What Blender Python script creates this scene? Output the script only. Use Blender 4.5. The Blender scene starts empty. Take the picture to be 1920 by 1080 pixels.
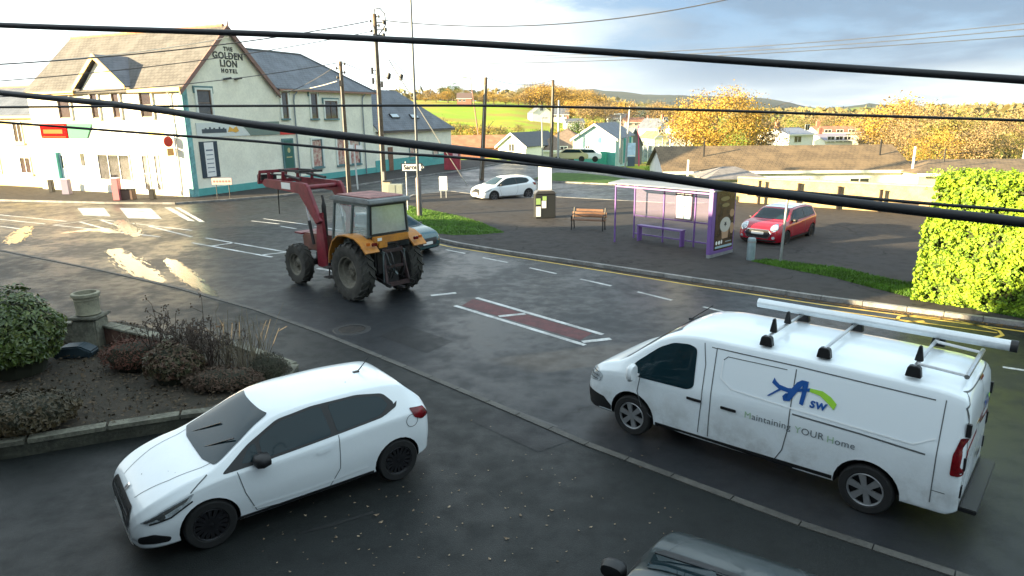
import bpy, bmesh, math, random
from mathutils import Vector, Matrix, noise
from mathutils.bvhtree import BVHTree
from mathutils.geometry import tessellate_polygon
sc = bpy.context.scene
R = math.radians
# ---------------------------------------------------------------- camera
F_PX, PITCH, HC, ROLL = 1277.0, R(14.28), 5.1, R(0.6)
cam_d = bpy.data.cameras.new('camera')
cam = bpy.data.objects.new('camera', cam_d)
sc.collection.objects.link(cam)
cp, sp, cr, sr = math.cos(PITCH), math.sin(PITCH), math.cos(ROLL), math.sin(ROLL)
FWD = Vector((0, cp, -sp)); _r0 = Vector((1, 0, 0)); _u0 = Vector((0, sp, cp))
RGT = _r0*cr - _u0*sr
UPV = _u0*cr + _r0*sr
m = Matrix.Identity(4)
for i in range(3):
    m[i][0] = RGT[i]; m[i][1] = UPV[i]; m[i][2] = -FWD[i]
m[2][3] = HC
cam.matrix_world = m
cam_d.sensor_width = 36.0
cam_d.lens = 36.0*F_PX/1920.0
cam_d.clip_start = 0.1
cam_d.clip_end = 12000
sc.camera = cam
# ---------------------------------------------------------------- exposure, sky, sun
vs = sc.view_settings
vs.view_transform = 'Standard'; vs.look = 'None'; vs.gamma = 1; vs.use_curve_mapping = False
vs.exposure = 2.68
SUN_EL, SUN_TX, SUN_TY = R(12.3), 0.954, 0.298     # elevation; direction the light travels on the ground
w = bpy.data.worlds.new('World'); sc.world = w; w.use_nodes = True
nt = w.node_tree; N = nt.nodes; Lk = nt.links
N.clear()
out = N.new('ShaderNodeOutputWorld'); bg = N.new('ShaderNodeBackground'); bg.inputs[1].default_value = 0.062
sky = N.new('ShaderNodeTexSky'); sky.sky_type = 'NISHITA'; sky.sun_disc = False
sky.sun_elevation = SUN_EL; sky.sun_rotation = math.atan2(-SUN_TX, -SUN_TY) % (2*math.pi)
sky.air_density = 1.0; sky.dust_density = 1.0; sky.ozone_density = 1.5
tc = N.new('ShaderNodeTexCoord'); sep = N.new('ShaderNodeSeparateXYZ'); Lk.new(tc.outputs['Generated'], sep.inputs[0])
def mth(op, a, b=None, c=None, clamp=False, nt=nt):
    n = nt.nodes.new('ShaderNodeMath'); n.operation = op; n.use_clamp = clamp
    for k, v in enumerate((a, b, c)):
        if v is None: continue
        if isinstance(v, (int, float)): n.inputs[k].default_value = v
        else: nt.links.new(v, n.inputs[k])
    return n.outputs[0]
zc = mth('MAXIMUM', sep.outputs['Z'], 0.0)
zz = mth('ADD', zc, 0.13)
cx = mth('DIVIDE', sep.outputs['X'], zz); cy = mth('DIVIDE', sep.outputs['Y'], zz)
cmb = N.new('ShaderNodeCombineXYZ'); Lk.new(cx, cmb.inputs[0]); Lk.new(cy, cmb.inputs[1]); cmb.inputs[2].default_value = 3.4
def noi(scale, detail, rough, vec, dist=0.0, nt=nt):
    n = nt.nodes.new('ShaderNodeTexNoise'); n.inputs['Scale'].default_value = scale; n.inputs['Detail'].default_value = detail
    n.inputs['Roughness'].default_value = rough; n.inputs['Distortion'].default_value = dist
    if vec is not None: nt.links.new(vec, n.inputs['Vector'])
    return n.outputs['Fac']
def rng(v, a, b, c=0.0, d=1.0, nt=nt):
    n = nt.nodes.new('ShaderNodeMapRange'); n.interpolation_type = 'SMOOTHSTEP'
    nt.links.new(v, n.inputs[0])
    for k, x in zip((1, 2, 3, 4), (a, b, c, d)): n.inputs[k].default_value = x
    return n.outputs[0]
def mixc(f, a, b, nt=nt, blend='MIX'):
    n = nt.nodes.new('ShaderNodeMix'); n.data_type = 'RGBA'; n.blend_type = blend
    for k, v in ((0, f), (6, a), (7, b)):
        if isinstance(v, (int, float)): n.inputs[k].default_value = v
        elif isinstance(v, tuple): n.inputs[k].default_value = (*v, 1)
        else: nt.links.new(v, n.inputs[k])
    return n.outputs[2]
n1 = noi(0.8, 9, 0.58, cmb.outputs[0], 0.35)
n2 = noi(0.34, 5, 0.5, cmb.outputs[0], 0.2)
cover = rng(n1, 0.36, 0.50)                     # how much cloud
thick = rng(n2, 0.36, 0.54)                     # thick grey cloud cores
leftb = rng(sep.outputs['X'], -0.22, 0.30, 1.0, 0.0)   # cloud on the sun's side is bright
greyc = (.58, .98, 1.48); whitec = (1.9, 2.25, 2.45)
cl = mixc(rng(sep.outputs['Z'], .16, .42), mixc(thick, whitec, greyc), (4.6, 5.4, 5.5))     # low banks are seen from their shaded side, high cloud is lit through
cl = mixc(leftb, cl, (5.0, 5.6, 5.7))
skyc = mixc(rng(sep.outputs['Z'], .2, .6, 0.88, 0.35), sky.outputs[0], mixc(rng(sep.outputs['Z'], .2, .6), (.50, 1.02, 1.78), (1.1, 2.1, 2.8)))
thin = rng(sep.outputs['Z'], .16, .50, 1.0, .58)     # the cloud banks lie low, the sky overhead is clearer
tot = mixc(mth('MULTIPLY', mth('MAXIMUM', cover, mth('MULTIPLY', leftb, 0.8)), thin), skyc, cl)
Lk.new(tot, bg.inputs[0]); Lk.new(bg.outputs[0], out.inputs[0])
sd = bpy.data.lights.new('sun', 'SUN'); sd.energy = 5.0; sd.angle = R(0.5); sd.color = (1.0, 0.79, 0.47)
sun = bpy.data.objects.new('sun', sd); sc.collection.objects.link(sun)
sun.rotation_euler = Vector((SUN_TX*math.cos(SUN_EL), SUN_TY*math.cos(SUN_EL), -math.sin(SUN_EL))).to_track_quat('-Z', 'Y').to_euler()
cy_ = sc.cycles
cy_.max_bounces = 6; cy_.diffuse_bounces = 3; cy_.glossy_bounces = 3; cy_.transmission_bounces = 6; cy_.transparent_max_bounces = 12
cy_.use_denoising = True; cy_.caustics_refractive = False; cy_.caustics_reflective = False
# ---------------------------------------------------------------- measuring helpers (a point of the place from where it shows in the photograph)
def ray(px, py): return FWD + RGT*((px-960)/F_PX) - UPV*((py-540)/F_PX)
def G(px, py, z=0.0):
    d = ray(px, py); t = (z-HC)/d.z
    return Vector((d.x*t, d.y*t, z))
def AT(px, py, y):
    d = ray(px, py); t = y/d.y
    return Vector((d.x*t, y, HC+d.z*t))
def onplane(px, py, p0, n):
    d = ray(px, py); o = Vector((0, 0, HC)); t = (Vector(p0)-o).dot(n)/d.dot(n)
    return o+d*t
# ---------------------------------------------------------------- materials
MC = {}
def mat(name, col, rough=0.6, metal=0.0, var=0.0, vscale=3.0, bump=0.0, bscale=20.0, spec=0.5, coat=0.0, col2=None, v3=None, rvar=0.0, emit=0, alpha=1.0):
    """procedural principled: colour varied by two scales of noise, optional bump and roughness variation"""
    if name in MC: return MC[name]
    m = bpy.data.materials.new(name); m.use_nodes = True; t = m.node_tree; b = t.nodes['Principled BSDF']
    b.inputs['Base Color'].default_value = (*col, 1); b.inputs['Roughness'].default_value = rough
    b.inputs['Metallic'].default_value = metal; b.inputs['Specular IOR Level'].default_value = spec
    b.inputs['Coat Weight'].default_value = coat; b.inputs['Coat Roughness'].default_value = 0.05
    co = t.nodes.new('ShaderNodeTexCoord')
    if var > 0 or col2:
        f = noi(vscale, 6, 0.6, co.outputs['Object'], nt=t)
        f2 = noi(vscale*9, 3, 0.6, co.outputs['Object'], nt=t)
        f = mth('ADD', mth('MULTIPLY', f, 0.65, nt=t), mth('MULTIPLY', f2, 0.35, nt=t), nt=t)
        c2 = col2 or tuple(c*(1-var) for c in col)
        c1 = col if col2 else tuple(min(1, c*(1+var)) for c in col)
        Lk2 = mixc(rng(f, 0.36, 0.64, nt=t), c2, c1, nt=t)
        t.links.new(Lk2, b.inputs['Base Color'])
    if rvar > 0:
        f = noi(vscale*1.7, 5, 0.6, co.outputs['Object'], nt=t)
        t.links.new(rng(f, 0.35, 0.65, max(0.02, rough-rvar), min(1, rough+rvar), nt=t), b.inputs['Roughness'])
    if bump > 0:
        bp = t.nodes.new('ShaderNodeBump'); bp.inputs['Strength'].default_value = bump; bp.inputs['Distance'].default_value = 0.02
        t.links.new(noi(bscale, 5, 0.65, co.outputs['Object'], nt=t), bp.inputs['Height']); t.links.new(bp.outputs[0], b.inputs['Normal'])
    MC[name] = m
    return m
# ---------------------------------------------------------------- mesh helpers
class MB:
    def __init__(s): s.v = []; s.f = []; s.mi = []; s.cur = 0
    def add(s, vs, fs):
        o = len(s.v); s.v += [tuple(p) for p in vs]; s.f += [tuple(i+o for i in f) for f in fs]; s.mi += [s.cur]*len(fs); return s
    def box(s, c, d, rz=0.0, M=None):
        hx, hy, hz = d[0]/2, d[1]/2, d[2]/2
        vs = [Vector((x, y, z)) for x in (-hx, hx) for y in (-hy, hy) for z in (-hz, hz)]
        Q = M or Matrix.Rotation(rz, 3, 'Z')
        vs = [Q @ v + Vector(c) for v in vs]
        return s.add(vs, [(0, 1, 3, 2), (4, 6, 7, 5), (0, 4, 5, 1), (2, 3, 7, 6), (0, 2, 6, 4), (1, 5, 7, 3)])
    def bar(s, a, b, wd, ht=None, up=(0, 0, 1)):
        a = Vector(a); b = Vector(b); d = (b-a); L = d.length; d.normalize()
        u = Vector(up)
        if abs(d.dot(u)) > 0.98: u = Vector((1, 0, 0))
        sx = d.cross(u).normalized(); u = sx.cross(d)
        return s.box((a+b)/2, (L, wd, ht or wd), M=Matrix((d, sx, u)).transposed())
    def tube(s, pts, r, n=8, cap=True):
        pts = [Vector(p) for p in pts]; rs = r if isinstance(r, (list, tuple)) else [r]*len(pts)
        vs = []; fs = []; pu = None
        for i, p in enumerate(pts):
            d = (pts[min(i+1, len(pts)-1)]-pts[max(i-1, 0)])
            d = d.normalized() if d.length > 1e-9 else Vector((0, 0, 1))
            u = pu if pu is not None and abs(d.dot(pu)) < 0.95 else (Vector((0, 0, 1)) if abs(d.z) < 0.9 else Vector((1, 0, 0)))
            u = (u-d*u.dot(d)).normalized(); pu = u; q = d.cross(u)
            vs += [p+(u*math.cos(2*math.pi*k/n)+q*math.sin(2*math.pi*k/n))*rs[i] for k in range(n)]
        for i in range(len(pts)-1):
            for k in range(n): fs.append((i*n+k, i*n+(k+1) % n, (i+1)*n+(k+1) % n, (i+1)*n+k))
        if cap: fs.append(tuple(range(n))[::-1]); fs.append(tuple((len(pts)-1)*n+k for k in range(n)))
        return s.add(vs, fs)
    def lathe(s, prof, n=24, c=(0, 0, 0), axis='Z', a0=0, a1=2*math.pi):
        """prof: (radius, height) list"""
        vs = []; fs = []; full = abs(a1-a0-2*math.pi) < 1e-6; m = n if full else n+1
        for r, h in prof:
            for k in range(m):
                a = a0+(a1-a0)*k/n; p = (r*math.cos(a), r*math.sin(a), h)
                if axis == 'Y': p = (p[0], p[2], p[1])
                if axis == 'X': p = (p[2], p[0], p[1])
                vs.append((p[0]+c[0], p[1]+c[1], p[2]+c[2]))
        for i in range(len(prof)-1):
            for k in range(n):
                k2 = (k+1) % m; fs.append((i*m+k, i*m+k2, (i+1)*m+k2, (i+1)*m+k))
        return s.add(vs, fs)
    def prism(s, poly, a, b, fn):
        """poly of 2D points extruded between a and b; fn(u,v,t)->xyz"""
        n = len(poly); vs = [fn(u, v, a) for u, v in poly]+[fn(u, v, b) for u, v in poly]
        fs = [(i, (i+1) % n, (i+1) % n+n, i+n) for i in range(n)]
        tr = tessellate_polygon([[Vector((u, v, 0)) for u, v in poly]])
        fs += [tuple(t) for t in tr]+[tuple(i+n for i in t)[::-1] for t in tr]
        return s.add(vs, fs)
    def sheet(s, poly, z):
        pts = [Vector((p[0], p[1], 0)) for p in poly]
        tr = tessellate_polygon([pts])
        zz = z if callable(z) else (lambda x, y: z)
        fs = []
        for t in tr:
            a, b, c = (pts[i] for i in t)
            fs.append(tuple(t) if (b-a).cross(c-a).z > 0 else tuple(t)[::-1])
        return s.add([(p.x, p.y, zz(p.x, p.y)) for p in pts], fs)
    def mesh(s, name, mats):
        me = bpy.data.meshes.new(name); me.from_pydata(s.v, [], s.f)
        for m_ in (mats if isinstance(mats, (list, tuple)) else [mats]): me.materials.append(m_)
        if any(s.mi): me.polygons.foreach_set('material_index', s.mi)
        me.update(); return me
def fixn(me):
    b = bmesh.new(); b.from_mesh(me); bmesh.ops.remove_doubles(b, verts=b.verts, dist=1e-5); bmesh.ops.recalc_face_normals(b, faces=b.faces); b.to_mesh(me); b.free()
def smooth(me, ang=35):
    me.shade_smooth(); me.set_sharp_from_angle(angle=R(ang))
def link(name, me, parent=None):
    o = bpy.data.objects.new(name, me); sc.collection.objects.link(o)
    if parent: o.parent = parent
    return o
def part(mb, name, mats, parent=None, sm=None, bev=0, fix=True):
    me = mb.mesh(name, mats)
    if fix: fixn(me)
    o = link(name, me, parent)
    if bev:
        b = bmesh.new(); b.from_mesh(me)
        ed = [e for e in b.edges if len(e.link_faces) == 2 and e.calc_face_angle(0) > 0.5]
        bmesh.ops.bevel(b, geom=ed, offset=bev, segments=2, affect='EDGES', clamp_overlap=True); b.to_mesh(me); b.free()
    if sm: smooth(me, sm)
    return o
def tag(o, label, cat, group=None):
    o['label'] = label; o['category'] = cat
    if group: o['group'] = group
    return o
def thing(name, label, cat, loc=(0, 0, 0), rz=0.0, group=None):
    o = bpy.data.objects.new(name, None); sc.collection.objects.link(o); o.empty_display_size = 0.2
    o.location = loc; o.rotation_euler = (0, 0, rz)
    return tag(o, label, cat, group)
def struct(mb, name, mats, fix=False):
    o = part(mb, name, mats, fix=fix); o['kind'] = 'structure'; return o
def copy_tree(o, parent=None):
    c = o.copy(); sc.collection.objects.link(c); c.parent = parent
    for ch in list(o.children): copy_tree(ch, c)
    return c
def text_tris(s, size, spacing=1.0, bold=0.0):
    cu = bpy.data.curves.new('t', 'FONT'); cu.body = s; cu.size = size; cu.align_x = 'CENTER'; cu.align_y = 'CENTER'; cu.space_character = spacing; cu.offset = bold; cu.resolution_u = 3
    o = bpy.data.objects.new('t', cu); sc.collection.objects.link(o)
    bpy.context.view_layer.update()
    me = o.to_mesh(); vs = [v.co.copy() for v in me.vertices]; fs = [tuple(p.vertices) for p in me.polygons]
    o.to_mesh_clear(); bpy.data.objects.remove(o); bpy.data.curves.remove(cu)
    return vs, fs
def strip(pts, wd, z):
    """flat strip of constant width along ground points"""
    mb = MB(); pts = [Vector((p[0], p[1], 0)) for p in pts]; L = []; Rr = []
    for i, p in enumerate(pts):
        d = (pts[min(i+1, len(pts)-1)]-pts[max(i-1, 0)]).normalized(); nrm = Vector((-d.y, d.x, 0))*wd/2
        L.append(p+nrm); Rr.append(p-nrm)
    n = len(pts); mb.add([(q.x, q.y, z) for q in Rr+L], [(i, i+1, n+i+1, n+i) for i in range(n-1)])
    return mb
def curve(pts):
    """monotone cubic through (x,y) points"""
    pts = sorted(pts); X = [p[0] for p in pts]; Y = [p[1] for p in pts]; n = len(pts)
    d = [(Y[i+1]-Y[i])/(X[i+1]-X[i]) for i in range(n-1)]
    t = [d[0]]+[0 if d[i-1]*d[i] <= 0 else 2*d[i-1]*d[i]/(d[i-1]+d[i]) for i in range(1, n-1)]+[d[-1]]
    def f(x):
        if x <= X[0]: return Y[0]
        if x >= X[-1]: return Y[-1]
        i = max(k for k in range(n-1) if X[k] <= x); h = X[i+1]-X[i]; u = (x-X[i])/h
        return (Y[i]*(1+2*u)*(1-u)**2+t[i]*h*u*(1-u)**2+Y[i+1]*u*u*(3-2*u)+t[i+1]*h*u*u*(u-1))
    return f
# ================================================================ materials
M_paint = mat('car paint white', (0.78, 0.82, 0.84), 0.25, coat=0.7, var=0.015, vscale=2)
M_glass = mat('dark car glass', (0.006, 0.020, 0.026), 0.03, spec=.32)
M_black = mat('black plastic', (0.009, 0.009, 0.010), 0.5, var=0.1)
M_rubber = mat('tyre rubber', (0.009, 0.009, 0.009), 0.8, var=0.2, vscale=8, bump=0.2, bscale=60)
M_alloy = mat('silver alloy', (0.5, 0.51, 0.52), 0.3, 0.8, var=0.1)
M_blackalloy = mat('black alloy', (0.016, 0.016, 0.018), 0.3, 0.3)
M_chrome = mat('chrome', (0.7, 0.7, 0.7), 0.12, 1.0)
M_seam = mat('panel gap', (0.09, 0.10, 0.105), 0.6)
M_lens = mat('clear lamp lens', (0.40, 0.44, 0.46), 0.12, 0.1, var=.5, vscale=9)
M_redlens = mat('red lamp lens', (0.13, 0.004, 0.007), 0.15, var=.5, vscale=8)
M_plate = mat('pale number plate', (0.75, 0.75, 0.72), 0.4)
M_white = mat('white paint', (0.78, 0.78, 0.76), 0.5, var=0.05)
def dirty_paint():
    """white van paint with road grime thrown up along the sills"""
    m = mat('van paint white', (0.76, 0.82, 0.85), 0.25, coat=0.6); t = m.node_tree; b = t.nodes['Principled BSDF']; co = t.nodes.new('ShaderNodeTexCoord').outputs['Object']
    sx = t.nodes.new('ShaderNodeSeparateXYZ'); t.links.new(co, sx.inputs[0]); h_ = rng(sx.outputs['Z'], .35, 1.15, 1.0, 0.0, nt=t)
    f = mth('MULTIPLY', h_, rng(noi(2.2, 7, .65, co, nt=t), .36, .66, nt=t), nt=t); t.links.new(mixc(mth('MULTIPLY', f, .55, nt=t), (0.76, 0.82, 0.85), (.30, .30, .28), nt=t), b.inputs['Base Color'])
    t.links.new(rng(f, 0, 1, .25, .7, nt=t), b.inputs['Roughness']); return m
M_vanpaint = dirty_paint()
# ================================================================ vehicles
def project_decal(bvh, polys, axis, name, matl, parent, off=0.005, step=0.05, flip=False, thick=0):
    """polys: list of 2D polygons laid on the body along an axis: side+ side- front rear top; cut finely and pressed on the skin"""
    bm = bmesh.new()
    for poly in polys:
        if isinstance(poly, tuple):
            vs = [bm.verts.new((p[0], p[1], 0)) for p in poly[0]]
            for f in poly[1]:
                try: bm.faces.new([vs[i] for i in f])
                except Exception: pass
        else:
            vs = [bm.verts.new((p[0], p[1], 0)) for p in poly]
            for t in tessellate_polygon([[Vector((p[0], p[1], 0)) for p in poly]]):
                try: bm.faces.new([vs[i] for i in t])
                except Exception: pass
    if not bm.verts: return None
    xs = [v.co.x for v in bm.verts]; ys = [v.co.y for v in bm.verts]
    for k, (lo, hi) in enumerate(((min(xs), max(xs)), (min(ys), max(ys)))):
        nst = int((hi-lo)/step)
        for i in range(1, nst+1):
            c = [0, 0, 0]; c[k] = lo+(hi-lo)*i/(nst+1); nn = [0, 0, 0]; nn[k] = 1
            bmesh.ops.bisect_plane(bm, geom=bm.verts[:]+bm.edges[:]+bm.faces[:], plane_co=c, plane_no=nn)
    D = {'L': (lambda u, v: (u, 5, v), (0, -1, 0)), 'R': (lambda u, v: (u, -5, v), (0, 1, 0)),
         'F': (lambda u, v: (6, u, v), (-1, 0, 0)), 'B': (lambda u, v: (-6, u, v), (1, 0, 0)), 'T': (lambda u, v: (u, v, 6), (0, 0, -1))}
    if isinstance(axis, str): fo, dr = D[axis]; dr = Vector(dr)
    else: fo, dr = axis; dr = Vector(dr)
    for v in bm.verts:
        o = Vector(fo(v.co.x, v.co.y)); h = bvh.ray_cast(o, dr)
        if h[0] is None: h = bvh.find_nearest(o+dr*5)
        nrm = h[1].normalized()
        if nrm.dot(dr) > 0: nrm = -nrm
        v.co = h[0]+nrm*off
    bmesh.ops.recalc_face_normals(bm, faces=bm.faces)
    me = bpy.data.meshes.new(name); bm.to_mesh(me); bm.free(); me.materials.append(matl); me.shade_smooth()
    # make normals face out
    if me.polygons and sum((p.normal.dot(dr)*p.area for p in me.polygons)) > 0:
        me.flip_normals()
    return link(name, me, parent)
def line_poly(pts, wd):
    P = [Vector((p[0], p[1])) for p in pts]; out = []
    for a, b in zip(P[:-1], P[1:]):
        d = (b-a)
        if d.length < 1e-6: continue
        d.normalize(); n = Vector((-d.y, d.x))*wd/2
        out.append([a-n-d*wd*.3, b-n+d*wd*.3, b+n+d*wd*.3, a+n-d*wd*.3])
    return out
def make_wheel(car, x, y, r, wdt, side, rimmat, spokes=5, style='five', rimr=None, tyremat=None):
    """wheel > tyre, rim ; side +1 = left"""
    rr = rimr or r*0.66; hw = wdt/2
    mb = MB(); mb.lathe([(0.0, hw*.2), (rr*.96, hw*.2), (rr*.99, hw*.8), (rr*.99, -hw*.9), (0, -hw*.9)], 28, axis='Y')
    if side < 0: mb.v = [(a, -b, c) for a, b, c in mb.v]
    wo = part(mb, 'wheel', M_black, car, sm=40); wo.location = (x, y, r)
    t = MB(); t.lathe([(rr, -hw*.9), (r*.93, -hw), (r*.985, -hw*.8), (r, -hw*.55), (r, hw*.55), (r*.985, hw*.8), (r*.93, hw), (rr*1.06, hw*.97), (rr, hw*.85)], 36, axis='Y')
    if side < 0: t.v = [(a, -b, c) for a, b, c in t.v]
    part(t, 'tyre', tyremat or M_rubber, wo, sm=40)
    q = MB(); q.lathe([(rr*1.0, hw*.86), (rr*.97, hw*.93), (rr*.9, hw*.86), (rr*.9, hw*.6)], 36, axis='Y')
    q.lathe([(rr*.2, hw*.5), (rr*.2, hw*.82), (rr*.12, hw*.88), (0.001, hw*.88)], 16, axis='Y')
    for k in range(spokes):
        a = 2*math.pi*(k+.25)/spokes
        offs = ((0.0, 1.0),) if style == 'five' else ((-.13, .55), (.13, .55))
        for da, sc_ in offs:
            w0, w1 = rr*.13*sc_, rr*.2*sc_
            c0 = Vector((math.cos(a+da*.6), 0, math.sin(a+da*.6))); c1 = Vector((math.cos(a+da*1.6), 0, math.sin(a+da*1.6)))
            tg = Vector((-math.sin(a), 0, math.cos(a)))
            A = c0*rr*.12; B = c1*rr*.93
            vs = [A-tg*w0, B-tg*w1, B+tg*w1, A+tg*w0]
            top = [(p.x, hw*(.86 if i in (0, 3) else .88), p.z) for i, p in enumerate(vs)]; bot = [(p.x, hw*.6, p.z) for p in vs]
            q.add(top+bot, [(0, 1, 2, 3), (4, 7, 6, 5), (0, 4, 5, 1), (1, 5, 6, 2), (2, 6, 7, 3), (3, 7, 4, 0)])
    if side < 0: q.v = [(a, -b, c) for a, b, c in q.v]
    part(q, 'rim', rimmat, wo, sm=30)
    return wo
def body_mesh(S, xs):
    """S: dict of curves zt zs zb ws wr wb over x. returns verts, faces of a closed loft"""
    rings = []
    for x in xs:
        zt, zs, zb, ws, wr, wb = (S[k](x) for k in ('zt', 'zs', 'zb', 'ws', 'wr', 'wb'))
        h = zt-zs; ze = S.get('edge', 0.86)
        zm = zb+(zs-zb)*.5
        prof = [(0, zb), (wb*.82, zb), (wb*.97, zb+.03), (wb, zb+.09), (ws*S.get('bulge', 1.012), zm), (ws*1.008, zs-(zs-zb)*.16), (ws, zs-.03), (ws-(ws-wr)*.10, zs+h*.06),
                (ws-(ws-wr)*.55, zs+h*.48), (wr, zs+h*ze), (wr*.93, zs+h*(ze+(1-ze)*.42)), (wr*.72, zs+h*(ze+(1-ze)*.78)), (wr*.4, zs+h*(ze+(1-ze)*.95)), (0, zt)]
        # catmull through the points for a fuller ring
        P = [Vector(p) for p in prof]; fine = []
        for i in range(len(P)-1):
            p0, p1, p2, p3 = P[max(i-1, 0)], P[i], P[i+1], P[min(i+2, len(P)-1)]
            for k in range(3):
                t = k/3
                fine.append(0.5*((2*p1)+(p2-p0)*t+(2*p0-5*p1+4*p2-p3)*t*t+(3*p1-p0-3*p2+p3)*t**3))
        fine.append(P[-1])
        fine[0].x = 0
        rings.append((x, fine))
    n = len(rings[0][1]); V = []; Fc = []
    for x, f in rings:
        V += [(x, p.x, p.y) for p in f]+[(x, -p.x, p.y) for p in f[1:-1][::-1]]
    m = n*2-2
    for i in range(len(rings)-1):
        for k in range(m):
            k2 = (k+1) % m; Fc.append((i*m+k, i*m+k2, (i+1)*m+k2, (i+1)*m+k))
    Fc.append(tuple(range(m))); Fc.append(tuple((len(rings)-1)*m+k for k in range(m))[::-1])
    return V, Fc
def make_body(car, S, L, paint, axles, wr_arch, halfw, arch_w=0.24, name='body'):
    hl = L/2; xs = []
    n = 64
    for i in range(n+1): xs.append(-hl+L*i/n)
    for e in (0.004, 0.015, 0.035, 0.07, 0.11): xs += [-hl+e, hl-e]
    xs = sorted(set(round(x, 4) for x in xs))
    V, Fc = body_mesh(S, xs)
    me = bpy.data.meshes.new(name); me.from_pydata(V, [], Fc); me.materials.append(paint); me.materials.append(M_black); fixn(me)
    bvh = BVHTree.FromPolygons([v.co.copy() for v in me.vertices], [tuple(p.vertices) for p in me.polygons])
    o = link(name, me, car); smooth(me, 50)
    c = MB(); c.cur = 1
    for ax in axles:
        for s in (-1, 1):
            y0 = s*(halfw-arch_w); y1 = s*(halfw+.2)
            a = []; k = 26
            ring = [(ax+wr_arch*math.cos(2*math.pi*i/k), wr_arch*math.sin(2*math.pi*i/k)+wr_arch-.045) for i in range(k)]
            vs = [(p[0], y0, p[1]) for p in ring]+[(p[0], y1, p[1]) for p in ring]
            c.add(vs, [(i, (i+1) % k, (i+1) % k+k, i+k) for i in range(k)]+[tuple(range(k))[::-1], tuple(range(k, 2*k))])
    cm = c.mesh('cut', [paint, M_black]); fixn(cm)
    co = link('cut', cm, car)
    md = o.modifiers.new('b', 'BOOLEAN'); md.operation = 'DIFFERENCE'; md.object = co; md.solver = 'EXACT'
    bpy.context.view_layer.update()
    dg = bpy.context.evaluated_depsgraph_get()
    nm = bpy.data.meshes.new_from_object(o.evaluated_get(dg)); o.modifiers.clear(); o.data = nm; nm.name = name
    bpy.data.objects.remove(co)
    smooth(nm, 38)
    return o, bvh
def mirror_part(car, x, y, z, matl, sgn, sz=(.12, .2, .14)):
    mb = MB()
    prof = [(-.5, 0.35), (-.45, .8), (0, 1), (.35, .85), (.5, .4)]
    vs = []; n = 12
    for u, s_ in prof:
        for k in range(n):
            a = 2*math.pi*k/n
            c_, s2 = math.cos(a), math.sin(a)
            vs.append((x+u*sz[0], y+sgn*sz[1]*.5+math.copysign(abs(c_)**.7, c_)*s_*sz[1]*.5, z+math.copysign(abs(s2)**.7, s2)*s_*sz[2]*.5))
    fs = [(i*n+k, i*n+(k+1) % n, (i+1)*n+(k+1) % n, (i+1)*n+k) for i in range(len(prof)-1) for k in range(n)]+[tuple(range(n)), tuple(range((len(prof)-1)*n, len(prof)*n))]
    mb.add(vs, fs)
    mb.box((x, y-sgn*.03, z-sz[2]*.3), (.05, .1, .03))
    return part(mb, 'wing_mirror', matl, car, sm=50)
def rounded(pts, r=0.04, n=4):
    """round the corners of a polygon"""
    out = []; N_ = len(pts)
    for i in range(N_):
        p = Vector(pts[i]); a = Vector(pts[i-1]); b = Vector(pts[(i+1) % N_])
        da = (a-p); db = (b-p); rr = min(r, da.length*.45, db.length*.45); A = p+da.normalized()*rr; B = p+db.normalized()*rr
        for k in range(n+1):
            t = k/n; out.append(A*(1-t)**2+p*2*t*(1-t)+B*t*t)
    return out
def arch_trim(car, bvh, ax, r, wd, matl, side, a0=-10, a1=190):
    pts = [(ax+r*math.cos(R(a)), r-.05+r*math.sin(R(a))) for a in range(a0, a1+1, 10)]
    inner = [(ax+(r-wd)*math.cos(R(a)), r-.05+(r-wd)*math.sin(R(a))) for a in range(a0, a1+1, 10)]
    project_decal(bvh, [[pts[i], pts[i+1], inner[i+1], inner[i]] for i in range(len(pts)-1)], side, 'wheel_arch', matl, car, off=.008)

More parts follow.
